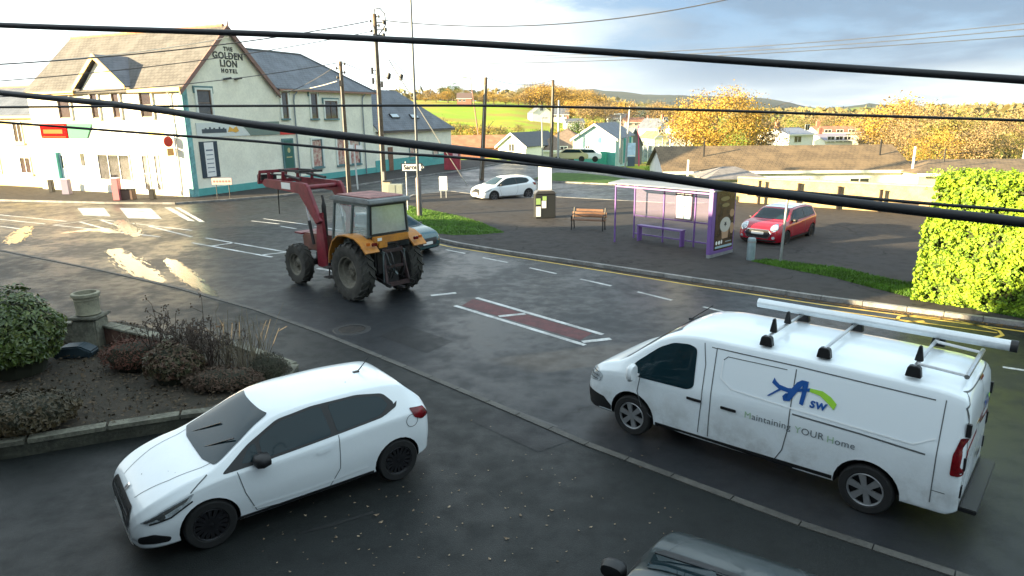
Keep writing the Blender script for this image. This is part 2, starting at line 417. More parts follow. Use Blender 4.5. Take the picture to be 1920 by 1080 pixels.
def small_car(name, label, loc, heading, paint, P, roofpaint=None, rim=M_alloy, group=None, plate=None, doors=2, z=0.0):
    """general hatchback from a parameter set P"""
    L, W, H, wb, fo, r = P['L'], P['W']/2, P['H'], P['wb'], P['fo'], P['r']
    car = thing(name, label, 'car', (loc[0], loc[1], z), math.atan2(heading[1], heading[0]), group)
    hl = L/2; fa = hl-fo; ra = fa-wb
    S = {k: curve(P[k]) for k in ('zt', 'zs', 'zb')}
    def wsf(x):
        e = hl-abs(x); rf = P.get('rf', .42) if x > 0 else P.get('rr', .32)
        base = W*(1-(.035 if x > 0 else .03)*(abs(x)/hl)**2)
        if e < rf: base *= P.get('nw', .70)+(1-P.get('nw', .70))*max(0, 1-(1-e/rf)**2.6)**.5
        return base
    tw = P.get('tw', .80)
    gh = curve(P['gh'])       # 0 hood..1 roof: tumblehome share
    S['ws'] = wsf; S['wb'] = lambda x: wsf(x)*.965
    S['wr'] = lambda x: wsf(x)*(.90-(.90-tw)*gh(x)) if False else wsf(x)*(0.9*(1-gh(x))+tw*gh(x))
    body, bvh = make_body(car, S, L, paint, (fa, ra), r*1.14, W)
    for k, (poly, nm) in enumerate(P['side']):
        for s in 'LR':
            if nm == 'side_glass': project_decal(bvh, [rounded(poly, .05)], s, 'side_window', M_glass, car, off=.006)
            elif nm == 'trim': project_decal(bvh, [rounded(poly, .06)], s, 'window_surround', M_black, car, off=.003)
            elif nm == 'pillar': project_decal(bvh, [poly], s, 'door_pillar', M_black, car, off=.009)
            elif nm == 'headlight': hd = project_decal(bvh, [rounded(poly, .03)], s, 'headlight', P.get('hm', M_lens), car, off=.008)
            elif nm == 'taillight': project_decal(bvh, [rounded(poly, .03)], s, 'tail_light', M_redlens, car, off=.008)
            elif nm == 'seam': project_decal(bvh, line_poly(poly, .010), s, 'door_seam', M_seam, car, off=.004)
            elif nm == 'sill': project_decal(bvh, [poly], s, 'sill_trim', M_black, car, off=.006)
            elif nm == 'handle': 
                for q in [poly]:
                    project_decal(bvh, [rounded(q, .02)], s, 'door_handle', P.get('handle', paint), car, off=.03)
    for poly, nm, ax in P['ends']:
        mm = {'windscreen': M_glass, 'rear_window': M_glass, 'grille': M_black, 'number_plate': M_plate, 'bumper_trim': M_black, 'lamp': P.get('hm', M_lens), 'chrome_trim': M_chrome, 'roof_panel': roofpaint or paint,
              'emblem': M_chrome, 'bonnet_stripe': M_white, 'bumper_lip': M_white, 'screen_surround': M_black}[nm]
        project_decal(bvh, poly if isinstance(poly[0], list) else [rounded(poly, .04)], ax, {'lamp': 'headlight'}.get(nm, nm), mm, car, off={'number_plate': .022, 'emblem': .02, 'windscreen': .008, 'rear_window': .008, 'screen_surround': .004, 'roof_panel': .010}.get(nm, .012))
    for s in (1, -1):
        mirror_part(car, P['mx'], s*(W*.93), P['mz'], P.get('mm', M_black), s, P.get('msz', (.12, .2, .14)))
        make_wheel(car, fa, s*(W-.105), r, .205, s, rim, P.get('spokes', 8), P.get('style', 'twin'))
        make_wheel(car, ra, s*(W-.105), r, .205, s, rim, P.get('spokes', 8), P.get('style', 'twin'))
    return car, bvh, S
# ================================================================ ground, roads, kerbs
def root_loc(o):
    v = Vector((0, 0, 0))
    while o is not None: v += Vector(o.location); o = o.parent
    return v
def wpart(mb, name, mats, parent, **k):
    """part whose mesh was written in world coordinates"""
    off = root_loc(parent); mb.v = [tuple(Vector(p)-off) for p in mb.v]
    return part(mb, name, mats, parent, **k)
AZ = [-180, -60, -20, -8, 0, 6, 12, 20, 24, 27, 31, 60, 180]
RN = [0, 46, 60, 80, 120, 200, 300, 400, 600, 1000, 1800, 2600, 4200]
HT = [[0, 0, 0, 0, 0, 0, 0, 0, 0, 0, 0, 0, 0], [0, 0, 0, 0, 0, 0, 4, 8, 10, 10, 20, 30, 20], [0, 0, 0, 0, 0, 0, 6, 11, 14, 10, 20, 30, 20],
      [0, 0, 0, 0, -1, -1, 6, 13, 16, 10, 20, 35, 20], [0, 0, 0, 0, -1.5, -2.5, 4, 11, 17, 12, 25, 60, 30], [0, 0, 0, -.5, -2.5, -3, 0, 6, 13, 12, 30, 92, 50],
      [0, 0, 0, -1.5, -3, -4, -3, -1, 2, 5, 25, 68, 40], [0, 0, -2.2, -2.6, -3, -4, -4, -3, -1, 2, 15, 52, 35], [0, 0, -2.3, -2.6, -3, -4, -4, -3, -1, 2, 8, 12, 10],
      [0, 0, -2.3, -2.6, -3, -4, -4, -3, -1, 2, 10, 28, 10], [0, 0, -2.3, -2.6, -3, -3, -3, -2, 0, 3, 6, 10, 5], [0, 0, -1, -2, -2, -2, -2, -2, 0, 3, 6, 10, 5], [0]*13]
def hgt(x, y):
    r = math.hypot(x, y); az = math.degrees(math.atan2(x, y))
    def loc(L_, v):
        v = max(L_[0], min(L_[-1]-1e-6, v)); i = max(k for k in range(len(L_)-1) if L_[k] <= v); t = (v-L_[i])/(L_[i+1]-L_[i]); return i, t*t*(3-2*t)*.5+t*.5
    i, t = loc(AZ, az); j, u = loc(RN, r)
    z = (HT[i][j]*(1-u)+HT[i][j+1]*u)*(1-t)+(HT[i+1][j]*(1-u)+HT[i+1][j+1]*u)*t
    if r > 250: z += noise.noise(Vector((x*.004, y*.004, 0)))*min(8, (r-250)*.008)
    if r > 1500: z += noise.noise(Vector((x*.02, y*.02, 3)))*5
    return z-.06
def build_terrain():
    mb = MB(); azs = [-45+.75*i for i in range(121)]+list(range(50, 315, 8)); rs = [0, 20, 40, 44, 46, 50, 54, 58, 62, 68, 75, 85, 100, 120, 140, 165, 190, 220, 250, 280, 310, 340, 370, 400, 450, 500, 550, 600, 700, 850, 1000, 1300, 1600, 1900, 2200, 2400, 2500, 2600, 2700, 2850, 3000, 3500, 4200]
    n = len(azs); vs = []
    for r in rs[1:]:
        for a in azs:
            x, y = r*math.sin(R(a)), r*math.cos(R(a)); vs.append((x, y, hgt(x, y)))
    vs.append((0, 0, -.06)); c = len(vs)-1; fs = [(c, (k+1) % n, k) for k in range(n)]
    for i in range(len(rs)-2):
        for k in range(n): fs.append((i*n+k, i*n+(k+1) % n, (i+1)*n+(k+1) % n, (i+1)*n+k))
    mb.add(vs, fs)
    m = bpy.data.materials.new('fields'); m.use_nodes = True; t = m.node_tree; b = t.nodes['Principled BSDF']; b.inputs['Roughness'].default_value = .9; b.inputs['Specular IOR Level'].default_value = .2
    co = t.nodes.new('ShaderNodeTexCoord'); P_ = co.outputs['Object']
    vo = t.nodes.new('ShaderNodeTexVoronoi'); vo.inputs['Scale'].default_value = .011; t.links.new(P_, vo.inputs['Vector'])
    sx = t.nodes.new('ShaderNodeSeparateColor'); t.links.new(vo.outputs['Color'], sx.inputs[0])
    c1 = mixc(sx.outputs[0], (.20, .32, .012), (.34, .42, .02), nt=t)
    c1 = mixc(rng(noi(.05, 6, .6, P_, nt=t), .42, .62, nt=t), c1, (.30, .25, .04), nt=t)
    # far ridge woodland
    ge = t.nodes.new('ShaderNodeVectorMath'); ge.operation = 'LENGTH'; t.links.new(P_, ge.inputs[0])
    far = rng(ge.outputs['Value'], 1200, 1900, nt=t)
    c1 = mixc(far, c1, mixc(rng(noi(.006, 5, .6, P_, nt=t), .4, .6, nt=t), (.018, .030, .026), (.035, .050, .032), nt=t), nt=t)
    t.links.new(c1, b.inputs['Base Color'])
    o = struct(mb, 'terrain', m); smooth(o.data, 60)
build_terrain()
def asphalt(name, c, c2, rough, rv, vs=.35, bump=.35):
    """worn bitumen: blotches, fine grain, wetter and drier patches"""
    m = bpy.data.materials.new(name); m.use_nodes = True; t = m.node_tree; b = t.nodes['Principled BSDF']; b.inputs['Specular IOR Level'].default_value = .22 if 'pavement' not in name else .10
    co = t.nodes.new('ShaderNodeTexCoord').outputs['Object']
    big = noi(vs, 7, .62, co, .4, nt=t); mid = noi(vs*7, 5, .6, co, nt=t); fine = noi(60, 2, .7, co, nt=t)
    col = mixc(rng(big, .38, .62, nt=t), c, c2, nt=t)
    col = mixc(mth('MULTIPLY', rng(fine, .40, .66, nt=t), .55, nt=t), col, tuple(x*2.0 for x in c2), nt=t)
    t.links.new(mixc(mth('MULTIPLY', rng(mid, .5, .7, nt=t), .3, nt=t), col, tuple(x*.55 for x in c), nt=t), b.inputs['Base Color'])
    vo = t.nodes.new('ShaderNodeTexVoronoi'); vo.feature = 'DISTANCE_TO_EDGE'; vo.inputs['Scale'].default_value = .45
    va = t.nodes.new('ShaderNodeVectorMath'); va.operation = 'ADD'; sc_ = t.nodes.new('ShaderNodeTexNoise'); sc_.inputs['Scale'].default_value = 1.6; sc_.inputs['Detail'].default_value = 6
    t.links.new(co, sc_.inputs['Vector']); t.links.new(co, va.inputs[0]); t.links.new(sc_.outputs['Color'], va.inputs[1]); t.links.new(va.outputs[0], vo.inputs['Vector'])
    crack = mth('MULTIPLY', rng(vo.outputs['Distance'], .004, .014, 1.0, 0.0, nt=t), rng(noi(.25, 2, .5, co, nt=t), .50, .60, nt=t), nt=t)
    bc = b.inputs['Base Color'].links[0].from_socket; t.links.new(mixc(mth('MULTIPLY', crack, .75, nt=t), bc, tuple(x*.3 for x in c), nt=t), b.inputs['Base Color'])
    t.links.new(rng(mth('ADD', mth('MULTIPLY', big, .6, nt=t), mth('MULTIPLY', mid, .4, nt=t), nt=t), .40, .60, rough-rv, rough+rv, nt=t), b.inputs['Roughness'])
    bp = t.nodes.new('ShaderNodeBump'); bp.inputs['Strength'].default_value = bump; bp.inputs['Distance'].default_value = .012
    t.links.new(fine, bp.inputs['Height']); t.links.new(bp.outputs[0], b.inputs['Normal'])
    return m
M_road = asphalt('carriageway asphalt', (.0135, .0148, .0172), (.0175, .0192, .0215), .42, .10)
M_fore = asphalt('forecourt asphalt', (.0075, .0090, .0088), (.0115, .0132, .0130), .50, .10, .35)
M_park = asphalt('pavement asphalt', (.033, .031, .031), (.046, .042, .040), .80, .08, .4)
M_kerb = mat('kerb concrete', (.20, .195, .185), .7, var=.35, vscale=2.5, bump=.4, bscale=40)
M_kerbdark = mat('flush kerb concrete', (.065, .062, .055), .65, var=.3, vscale=2.5, bump=.4)
M_line = mat('road paint white', (.60, .61, .60), .6, col2=(.26, .26, .25), vscale=1.6, bump=.3, bscale=50)
M_yel = mat('road paint yellow', (.52, .36, .07), .6, var=.25, vscale=3)
M_redroad = mat('red road surfacing', (.085, .018, .020), .65, var=.3, vscale=4, bump=.4, bscale=50)
M_grass = mat('short grass', (.045, .095, .012), .85, var=.35, vscale=2.2, bump=.8, bscale=30, spec=.2)
def poly_px(pts, z=0.0): return [tuple(G(x, y, z)[:2]) for x, y in pts]
mb = MB(); mb.sheet([(-75, -30), (45, -30), (45, 20), (26, 33), (21.5, 35.4), (13.5, 41), (12, 60), (4.5, 78), (-4, 80), (-20, 62), (-40, 66), (-75, 66)], 0.0)
struct(mb, 'road', M_road)
near = [(30, -14), (12.5, 1.0)]+poly_px([(1790, 1080), (1500, 985), (1260, 895), (1100, 835), (915, 755), (760, 690), (600, 625), (480, 582), (330, 540), (200, 510), (0, 470)])+[(-29, 31), (-45, 36.5), (-75, 45)]
mb = MB(); mb.sheet(near+[(-75, -28), (30, -28)], 0.02)
struct(mb, 'forecourt', M_fore)
def kerb_run(pts, name, w_, z0, z1, m, lab=None):
    """kerb as individual-looking stones: one mesh with joints"""
    mb = MB(); P_ = [Vector((p[0], p[1], 0)) for p in pts]
    for a, b in zip(P_[:-1], P_[1:]):
        L_ = (b-a).length; n = max(1, round(L_/.92)); d = (b-a)/L_
        for i in range(n):
            q0 = a+d*(L_*i/n+.008); q1 = a+d*(L_*(i+1)/n-.008)
            mb.bar((q0.x, q0.y, (z0+z1)/2), (q1.x, q1.y, (z0+z1)/2), w_, z1-z0)
    return struct(mb, name, m)
kerb_run(near, 'kerb', .13, -.05, .035, M_kerbdark)
isl = poly_px([(1920, 612), (1700, 583), (1540, 562), (1300, 527), (1100, 497), (960, 477), (860, 460), (800, 446), (762, 427), (742, 402), (748, 382), (775, 368), (845, 361), (900, 368), (1000, 374), (1043, 372), (1150, 378), (1260, 384), (1380, 384)])
iw = [(13.6, 40.4), (21.0, 35.2), (26, 32), (45, 18), (45, -8), (22, 9.2)]
mb = MB(); mb.sheet(isl+iw, 0.10); struct(mb, 'pavement', M_park)
kerb_run([(22, 9.2)]+isl, 'kerb', .15, -.05, .113, M_kerb)
ppub = poly_px([(0, 377), (200, 382), (330, 383), (420, 377), (520, 369), (640, 353), (740, 338), (850, 323), (905, 314)])
mb = MB(); mb.sheet([(-75, 58), (-60, 50)]+ppub+[(0, 80), (-20, 80), (-75, 75)], .10); struct(mb, 'pavement', M_park)
kerb_run([(-75, 58), (-60, 50)]+ppub+[(1.0, 80)], 'kerb', .15, -.05, .113, M_kerb)
gi = poly_px([(1000, 337), (1043, 326), (1100, 328), (1150, 334), (1200, 342), (1180, 348), (1150, 347), (1043, 342)])
mb = MB(); mb.sheet(gi, .12); struct(mb, 'grass', M_grass)
kerb_run(gi+gi[:1], 'kerb', .15, -.05, .105, M_kerb)
# ---- painted markings
def px_strip(pts, wd, z=.004): return strip([tuple(G(x, y, z)[:2]) for x, y in pts], wd, z)
marks = MB()
def addm(o): marks.add(o.v, o.f)
for a in ([(905, 483), (952, 492)], [(993, 502), (1043, 513)], [(1088, 523), (1146, 536)], [(1195, 547), (1260, 563)], [(1318, 575), (1372, 588)], [(1880, 688), (1960, 700)], [(836, 468), (872, 475)],
          [(471, 414), (524, 420)], [(494, 410), (576, 421)], [(526, 424), (556, 429)], [(590, 424), (640, 432)]): addm(px_strip(a, .11))
for a in ([(893, 558), (1130, 627)], [(853, 573), (1097, 647)], [(360, 455), (510, 482)], [(385, 446), (540, 473)]): addm(px_strip(a, .13))
for a in ([(808, 554), (855, 549)], [(935, 593), (985, 588)], [(1092, 641), (1145, 635)], [(398, 461), (440, 455)], [(490, 478), (535, 473)], [(595, 503), (625, 508)]): addm(px_strip(a, .16))
for a in ([(-40, 399), (125, 415)], [(-40, 407), (85, 420)], [(100, 422), (185, 411), (360, 432)], [(100, 422), (180, 430), (300, 444)], [(150, 416), (215, 434)], [(185, 411), (262, 438)], [(280, 424), (360, 444)], [(0, 424), (60, 432)]): addm(px_strip(a, .14))
struct(marks, 'road_marking', M_line)
zb = MB()
for q in ([(145, 390), (195, 390), (208, 406), (156, 404)], [(224, 390), (283, 391), (304, 411), (240, 409)], [(308, 389), (320, 389), (366, 415), (352, 414)], [(328, 389), (336, 389), (384, 416), (374, 416)]):
    zb.sheet([tuple(G(x, y)[:2]) for x, y in q], .004)
struct(zb, 'white_blocks', M_line)  # flat white four-sided blocks on the carriageway
rd = MB(); rd.sheet(poly_px([(886, 561), (905, 565), (1110, 625), (1088, 638), (866, 573)]), .002); struct(rd, 'red_surfacing', M_redroad)
ye = MB()
def addy(pts, wd=.09):
    q = px_strip(pts, wd, .004); ye.add(q.v, q.f)
addy([(800, 452), (840, 462), (1000, 487), (1100, 503), (1300, 535), (1540, 571), (1700, 592), (1960, 627)], .10)
addy([(1540, 579), (1700, 601), (1870, 624)], .07)
addy([(1733, 602), (1700, 603), (1682, 599), (1686, 593), (1715, 592), (1790, 600), (1873, 620), (1880, 628), (1843, 641)], .09)
addy([(1665, 604), (1760, 620), (1867, 635)], .08); addy([(1672, 611), (1760, 628), (1843, 641)], .06)
struct(ye, 'yellow_marking', M_yel)
# ---- manhole and tar seams
mh = thing('manhole_cover', 'dark worn manhole cover in the carriageway by the near kerb', 'manhole cover', G(660, 618))
mb = MB(); mb.lathe([(.001, .012), (.30, .012), (.31, .002)], 28); part(mb, 'cover', mat('cast iron', (.025, .023, .022), .5, .5, var=.3, vscale=12, bump=.8, bscale=70), mh)
mb = MB(); mb.lathe([(.33, .0), (.33, .010), (.44, .010), (.46, .0)], 28); part(mb, 'frame', mat('tar patch', (.018, .018, .018), .6, var=.2), mh)
mb = MB()
for a in ([(1030, 350), (880, 372), (900, 395), (915, 418)], ): pass
for a in ([(917, 752), (940, 760), (1045, 800)], [(560, 1000), (620, 985), (700, 960)]): q = px_strip(a, .05, .024); mb.add(q.v, q.f)
struct(mb, 'tar_seam', mat('tar', (.012, .012, .012), .35))
# ---- old reinstatement patches
for k, (q, z_) in enumerate((([(935, 770), (1070, 828), (1010, 850), (880, 790)], .023), ([(1010, 470), (1110, 484), (1085, 496), (985, 481)], .003), ([(760, 610), (850, 640), (800, 662), (712, 630)], .003))):
    mb = MB(); mb.sheet(poly_px(q), z_); struct(mb, 'asphalt_patch', asphalt('patch asphalt', (.008, .009, .010), (.012, .013, .014), .5, .08))
# ---- sunlight thrown down by the hotel windows, imitated by ragged glossy film streaks
M_streak = mat('sun streak film', (.014, .014, .014), .13, spec=.5, bump=.25, bscale=9)
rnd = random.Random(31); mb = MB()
def sun_streak(pts, wds, n):
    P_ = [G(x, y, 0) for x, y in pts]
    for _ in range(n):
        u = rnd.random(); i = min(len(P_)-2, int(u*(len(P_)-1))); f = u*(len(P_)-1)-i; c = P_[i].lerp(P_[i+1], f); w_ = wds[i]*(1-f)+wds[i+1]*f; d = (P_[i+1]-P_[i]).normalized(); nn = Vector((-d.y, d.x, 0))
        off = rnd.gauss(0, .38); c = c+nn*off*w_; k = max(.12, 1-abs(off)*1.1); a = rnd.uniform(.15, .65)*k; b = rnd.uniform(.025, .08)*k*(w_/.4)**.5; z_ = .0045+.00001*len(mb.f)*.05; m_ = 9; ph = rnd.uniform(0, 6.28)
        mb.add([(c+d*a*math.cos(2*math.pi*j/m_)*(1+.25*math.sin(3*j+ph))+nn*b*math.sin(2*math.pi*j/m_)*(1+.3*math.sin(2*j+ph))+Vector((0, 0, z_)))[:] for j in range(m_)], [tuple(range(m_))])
sun_streak([(212, 468), (240, 492), (270, 512), (300, 527)], [.5, .85, .7, .25], 520); sun_streak([(318, 488), (340, 508), (366, 530), (400, 552)], [.34, .5, .45, .2], 480)
sun_streak([(22, 456), (36, 440), (52, 426)], [.5, .8, .4], 300); sun_streak([(225, 414), (240, 428), (256, 442)], [.7, .9, .4], 260); sun_streak([(130, 436), (185, 430), (215, 436)], [.5, .9, .4], 200)
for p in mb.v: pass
struct(mb, 'sun_streaks', M_streak)
# ---- grass verges with real blades
def blades(area, n, h, name, m, label, cat, z=.1, seed=1, wd=.012):
    rnd = random.Random(seed); P_ = [Vector((p[0], p[1], 0)) for p in area]; tr = tessellate_polygon([P_]); T = []; A = []
    for t in tr:
        a, b, c = (P_[i] for i in t); T.append((a, b, c)); A.append((b-a).cross(c-a).length/2)
    mb = MB()
    for _ in range(n):
        a, b, c = rnd.choices(T, A)[0]; u, v = rnd.random(), rnd.random()
        if u+v > 1: u, v = 1-u, 1-v
        p = a+(b-a)*u+(c-a)*v; hh = h*rnd.uniform(.4, 1.2); an = rnd.uniform(0, 6.28); dx, dy = math.cos(an)*wd*rnd.uniform(.7, 1.6), math.sin(an)*wd
        lx, ly = rnd.gauss(0, hh*.4), rnd.gauss(0, hh*.4)
        mb.add([(p.x-dx, p.y-dy, z), (p.x+dx, p.y+dy, z), (p.x+lx, p.y+ly, z+hh)], [(0, 1, 2)])
    o = part(mb, name, m, fix=False); tag(o, label, cat); o['kind'] = 'stuff'; return o
M_blade = mat('grass blade', (.060, .140, .012), .6, var=.4, vscale=1.5, spec=.3)
gt = poly_px([(768, 386), (800, 393), (860, 405), (905, 418), (946, 436), (900, 440), (850, 441), (806, 436), (775, 420), (760, 400)], .1)
mb = MB(); mb.sheet(gt, .106); struct(mb, 'grass', M_grass)
blades(gt, 9000, .07, 'grass', M_blade, 'triangle of green grass around the foot of the lamp column', 'grass', .106, 1)
gv = poly_px([(1408, 490), (1440, 486), (1500, 494), (1580, 503), (1640, 518), (1700, 530), (1760, 528), (1960, 560), (1960, 606), (1880, 590), (1780, 571), (1700, 556), (1620, 536), (1560, 520), (1480, 505)], .1)
mb = MB(); mb.sheet(gv, .106); struct(mb, 'grass', M_grass)
blades(gv, 16000, .08, 'grass', M_blade, 'bright green verge at the foot of the hedge', 'grass', .106, 2)
# ================================================================ buildings
M_render = mat('pale green render', (.80, .79, .66), .95, var=.09, vscale=.7, bump=.3, bscale=30)
M_cream = mat('cream render', (.74, .70, .58), .85, var=.05, vscale=1.2, bump=.3, bscale=30)
M_tealp = mat('teal plinth paint', (.09, .36, .34), .7, var=.08)
M_trim = mat('dark teal trim', (.10, .20, .21), .6, var=.1)
M_slate = mat('roof slate', (.10, .11, .125), .45, var=.25, vscale=3)
def slate_mat(name, c1, c2, rough, rows=.28, wid=.35, rows_only=False):
    m = bpy.data.materials.new(name); m.use_nodes = True; t = m.node_tree; b = t.nodes['Principled BSDF']; b.inputs['Roughness'].default_value = rough
    uv = t.nodes.new('ShaderNodeTexCoord').outputs['UV']
    br = t.nodes.new('ShaderNodeTexBrick'); br.inputs['Scale'].default_value = 1; br.inputs['Brick Width'].default_value = wid if not rows_only else 8; br.inputs['Row Height'].default_value = rows
    br.inputs['Mortar Size'].default_value = .018; br.inputs['Mortar Smooth'].default_value = .2; br.inputs['Bias'].default_value = 0
    br.inputs['Color1'].default_value = (*c1, 1); br.inputs['Color2'].default_value = (*c2, 1); br.inputs['Mortar'].default_value = (*(x*.35 for x in c1), 1)
    t.links.new(uv, br.inputs['Vector'])
    f = noi(.8, 5, .6, uv, nt=t)
    t.links.new(mixc(mth('MULTIPLY', rng(f, .4, .65, nt=t), .5, nt=t), br.outputs['Color'], tuple(x*1.5 for x in c2), nt=t), b.inputs['Base Color'])
    bp = t.nodes.new('ShaderNodeBump'); bp.inputs['Strength'].default_value = .5; bp.inputs['Distance'].default_value = .02; bp.invert = True
    t.links.new(br.outputs['Fac'], bp.inputs['Height']); t.links.new(bp.outputs[0], b.inputs['Normal'])
    return m
M_slates = slate_mat('slate courses', (.085, .095, .115), (.11, .12, .14), .5)
M_browntile = slate_mat('brown concrete tiles', (.115, .080, .045), (.15, .105, .058), .8, .33, .33)
M_redtile = slate_mat('red brown tiles', (.30, .13, .07), (.36, .16, .09), .8, .33, .33)
M_soft = mat('old timber fascia', (.30, .17, .13), .7, var=.2)
M_verge = mat('brown bargeboard', (.22, .13, .11), .7, var=.15)
M_wglass = mat('window glass', (.05, .05, .05), .05, spec=1.0, var=.3, vscale=.8)
M_wframe = mat('white window frame', (.66, .67, .65), .5, var=.05)
M_bframe = mat('brown window frame', (.16, .10, .07), .6)
M_brick = mat('red brick', (.30, .13, .09), .8, var=.25, vscale=4, bump=.5)
def quv(me, fn):
    """planar uv in metres per face"""
    uv = me.uv_layers.new(name='uv')
    for p in me.polygons:
        n = p.normal; h = Vector((0, 0, 1)).cross(n)
        h = h.normalized() if h.length > 1e-4 else Vector((1, 0, 0)); v = n.cross(h)
        for li in p.loop_indices:
            c = me.vertices[me.loops[li].vertex_index].co; uv.data[li].uv = (c.dot(h), c.dot(v))
def roof(polys, th, name, m, parent, world=True):
    """roof slopes: polygons (top surface) with thickness"""
    mb = MB()
    for p in polys:
        P_ = [Vector(q) for q in p]; n = (P_[1]-P_[0]).cross(P_[2]-P_[0]).normalized()
        if n.z < 0: P_ = P_[::-1]; n = -n
        k = len(P_); lo = [q-n*th for q in P_]
        mb.add(P_+lo, [tuple(range(k)), tuple(range(k, 2*k))[::-1]]+[(i, i+k, (i+1) % k+k, (i+1) % k) for i in range(k)])
    if world:
        off = root_loc(parent); mb.v = [tuple(Vector(p)-off) for p in mb.v]
    me = mb.mesh(name, m); quv(me, None); return link(name, me, parent)
def wbox(mb, Pf, s0, s1, z0, z1, o0, o1):
    vs = [Pf(s, z, o) for s in (s0, s1) for z in (z0, z1) for o in (o0, o1)]
    return mb.add(vs, [(0, 1, 3, 2), (4, 6, 7, 5), (0, 4, 5, 1), (2, 3, 7, 6), (0, 2, 6, 4), (1, 5, 7, 3)])
def window(t, Pf, s0, s1, z0, z1, fm=None, bars=(1, 1), hood=None, sill=None, gm=None, name='window', fw=.07, label=None, sur=None):
    s0, s1 = min(s0, s1), max(s0, s1); mb = MB()
    for a in ((s0, s1, z1-fw, z1), (s0, s1, z0, z0+fw), (s0, s0+fw, z0+fw, z1-fw), (s1-fw, s1, z0+fw, z1-fw)): wbox(mb, Pf, *a, .0, .06)
    for i in range(1, bars[0]): c = s0+(s1-s0)*i/bars[0]; wbox(mb, Pf, c-.025, c+.025, z0+fw, z1-fw, .0, .052)
    for i in range(1, bars[1]): c = z0+(z1-z0)*i/bars[1]; wbox(mb, Pf, s0+fw, s1-fw, c-.025, c+.025, .0, .050)
    wo = wpart(mb, name, fm or M_wframe, t)
    if label: wo['label'] = label
    mb = MB(); wbox(mb, Pf, s0+fw*.5, s1-fw*.5, z0+fw*.5, z1-fw*.5, -.02, .012); wpart(mb, 'pane', gm or M_wglass, wo)
    if sill: mb = MB(); wbox(mb, Pf, s0-.12, s1+.12, z0-.13, z0-.005, 0, .14); wpart(mb, 'sill', sill, wo)
    if sur:
        mb = MB()
        for a in ((s0-.14, s1+.14, z1, z1+.13), (s0-.14, s0, z0, z1-.001), (s1, s1+.14, z0, z1-.001)): wbox(mb, Pf, *a, 0, .12)
        wpart(mb, 'surround', sur, wo)
    if hood:
        mb = MB(); wbox(mb, Pf, s0-.22, s1+.22, z1+.14, z1+.24, 0, .10); wbox(mb, Pf, s0-.22, s0-.13, z1-.22, z1+.139, 0, .10); wbox(mb, Pf, s1+.13, s1+.22, z1-.22, z1+.139, 0, .10)
        wpart(mb, 'hood_mould', hood, wo)
    return wo
C0 = Vector((-20.7, 44.7, 0)); aV = Vector((-.909, .416, 0)); bV = Vector((.416, .909, 0)); nA = Vector((-.416, -.909, 0)); nB = Vector((.909, -.416, 0))
FA = lambda s, z, o=0: C0+aV*s+nA*o+Vector((0, 0, z))
SB = lambda s, z, o=0: C0+bV*s+nB*o+Vector((0, 0, z))
def AB(a, b, z): return C0+aV*a+bV*b+Vector((0, 0, z))
def sp(px, py):
    p = onplane(px, py, C0, nB)-C0; return p.dot(bV), p.z
def fp(px, py):
    p = onplane(px, py, C0, nA)-C0; return p.dot(aV), p.z
def box_ab(mb, a0, a1, b0, b1, z0, z1):
    vs = [AB(a, b, z) for a in (a0, a1) for b in (b0, b1) for z in (z0, z1)]
    mb.add(vs, [(0, 1, 3, 2), (4, 6, 7, 5), (0, 4, 5, 1), (2, 3, 7, 6), (0, 2, 6, 4), (1, 5, 7, 3)])
M_sur = mat('off white window surround', (.70, .74, .68), .7, var=.05)
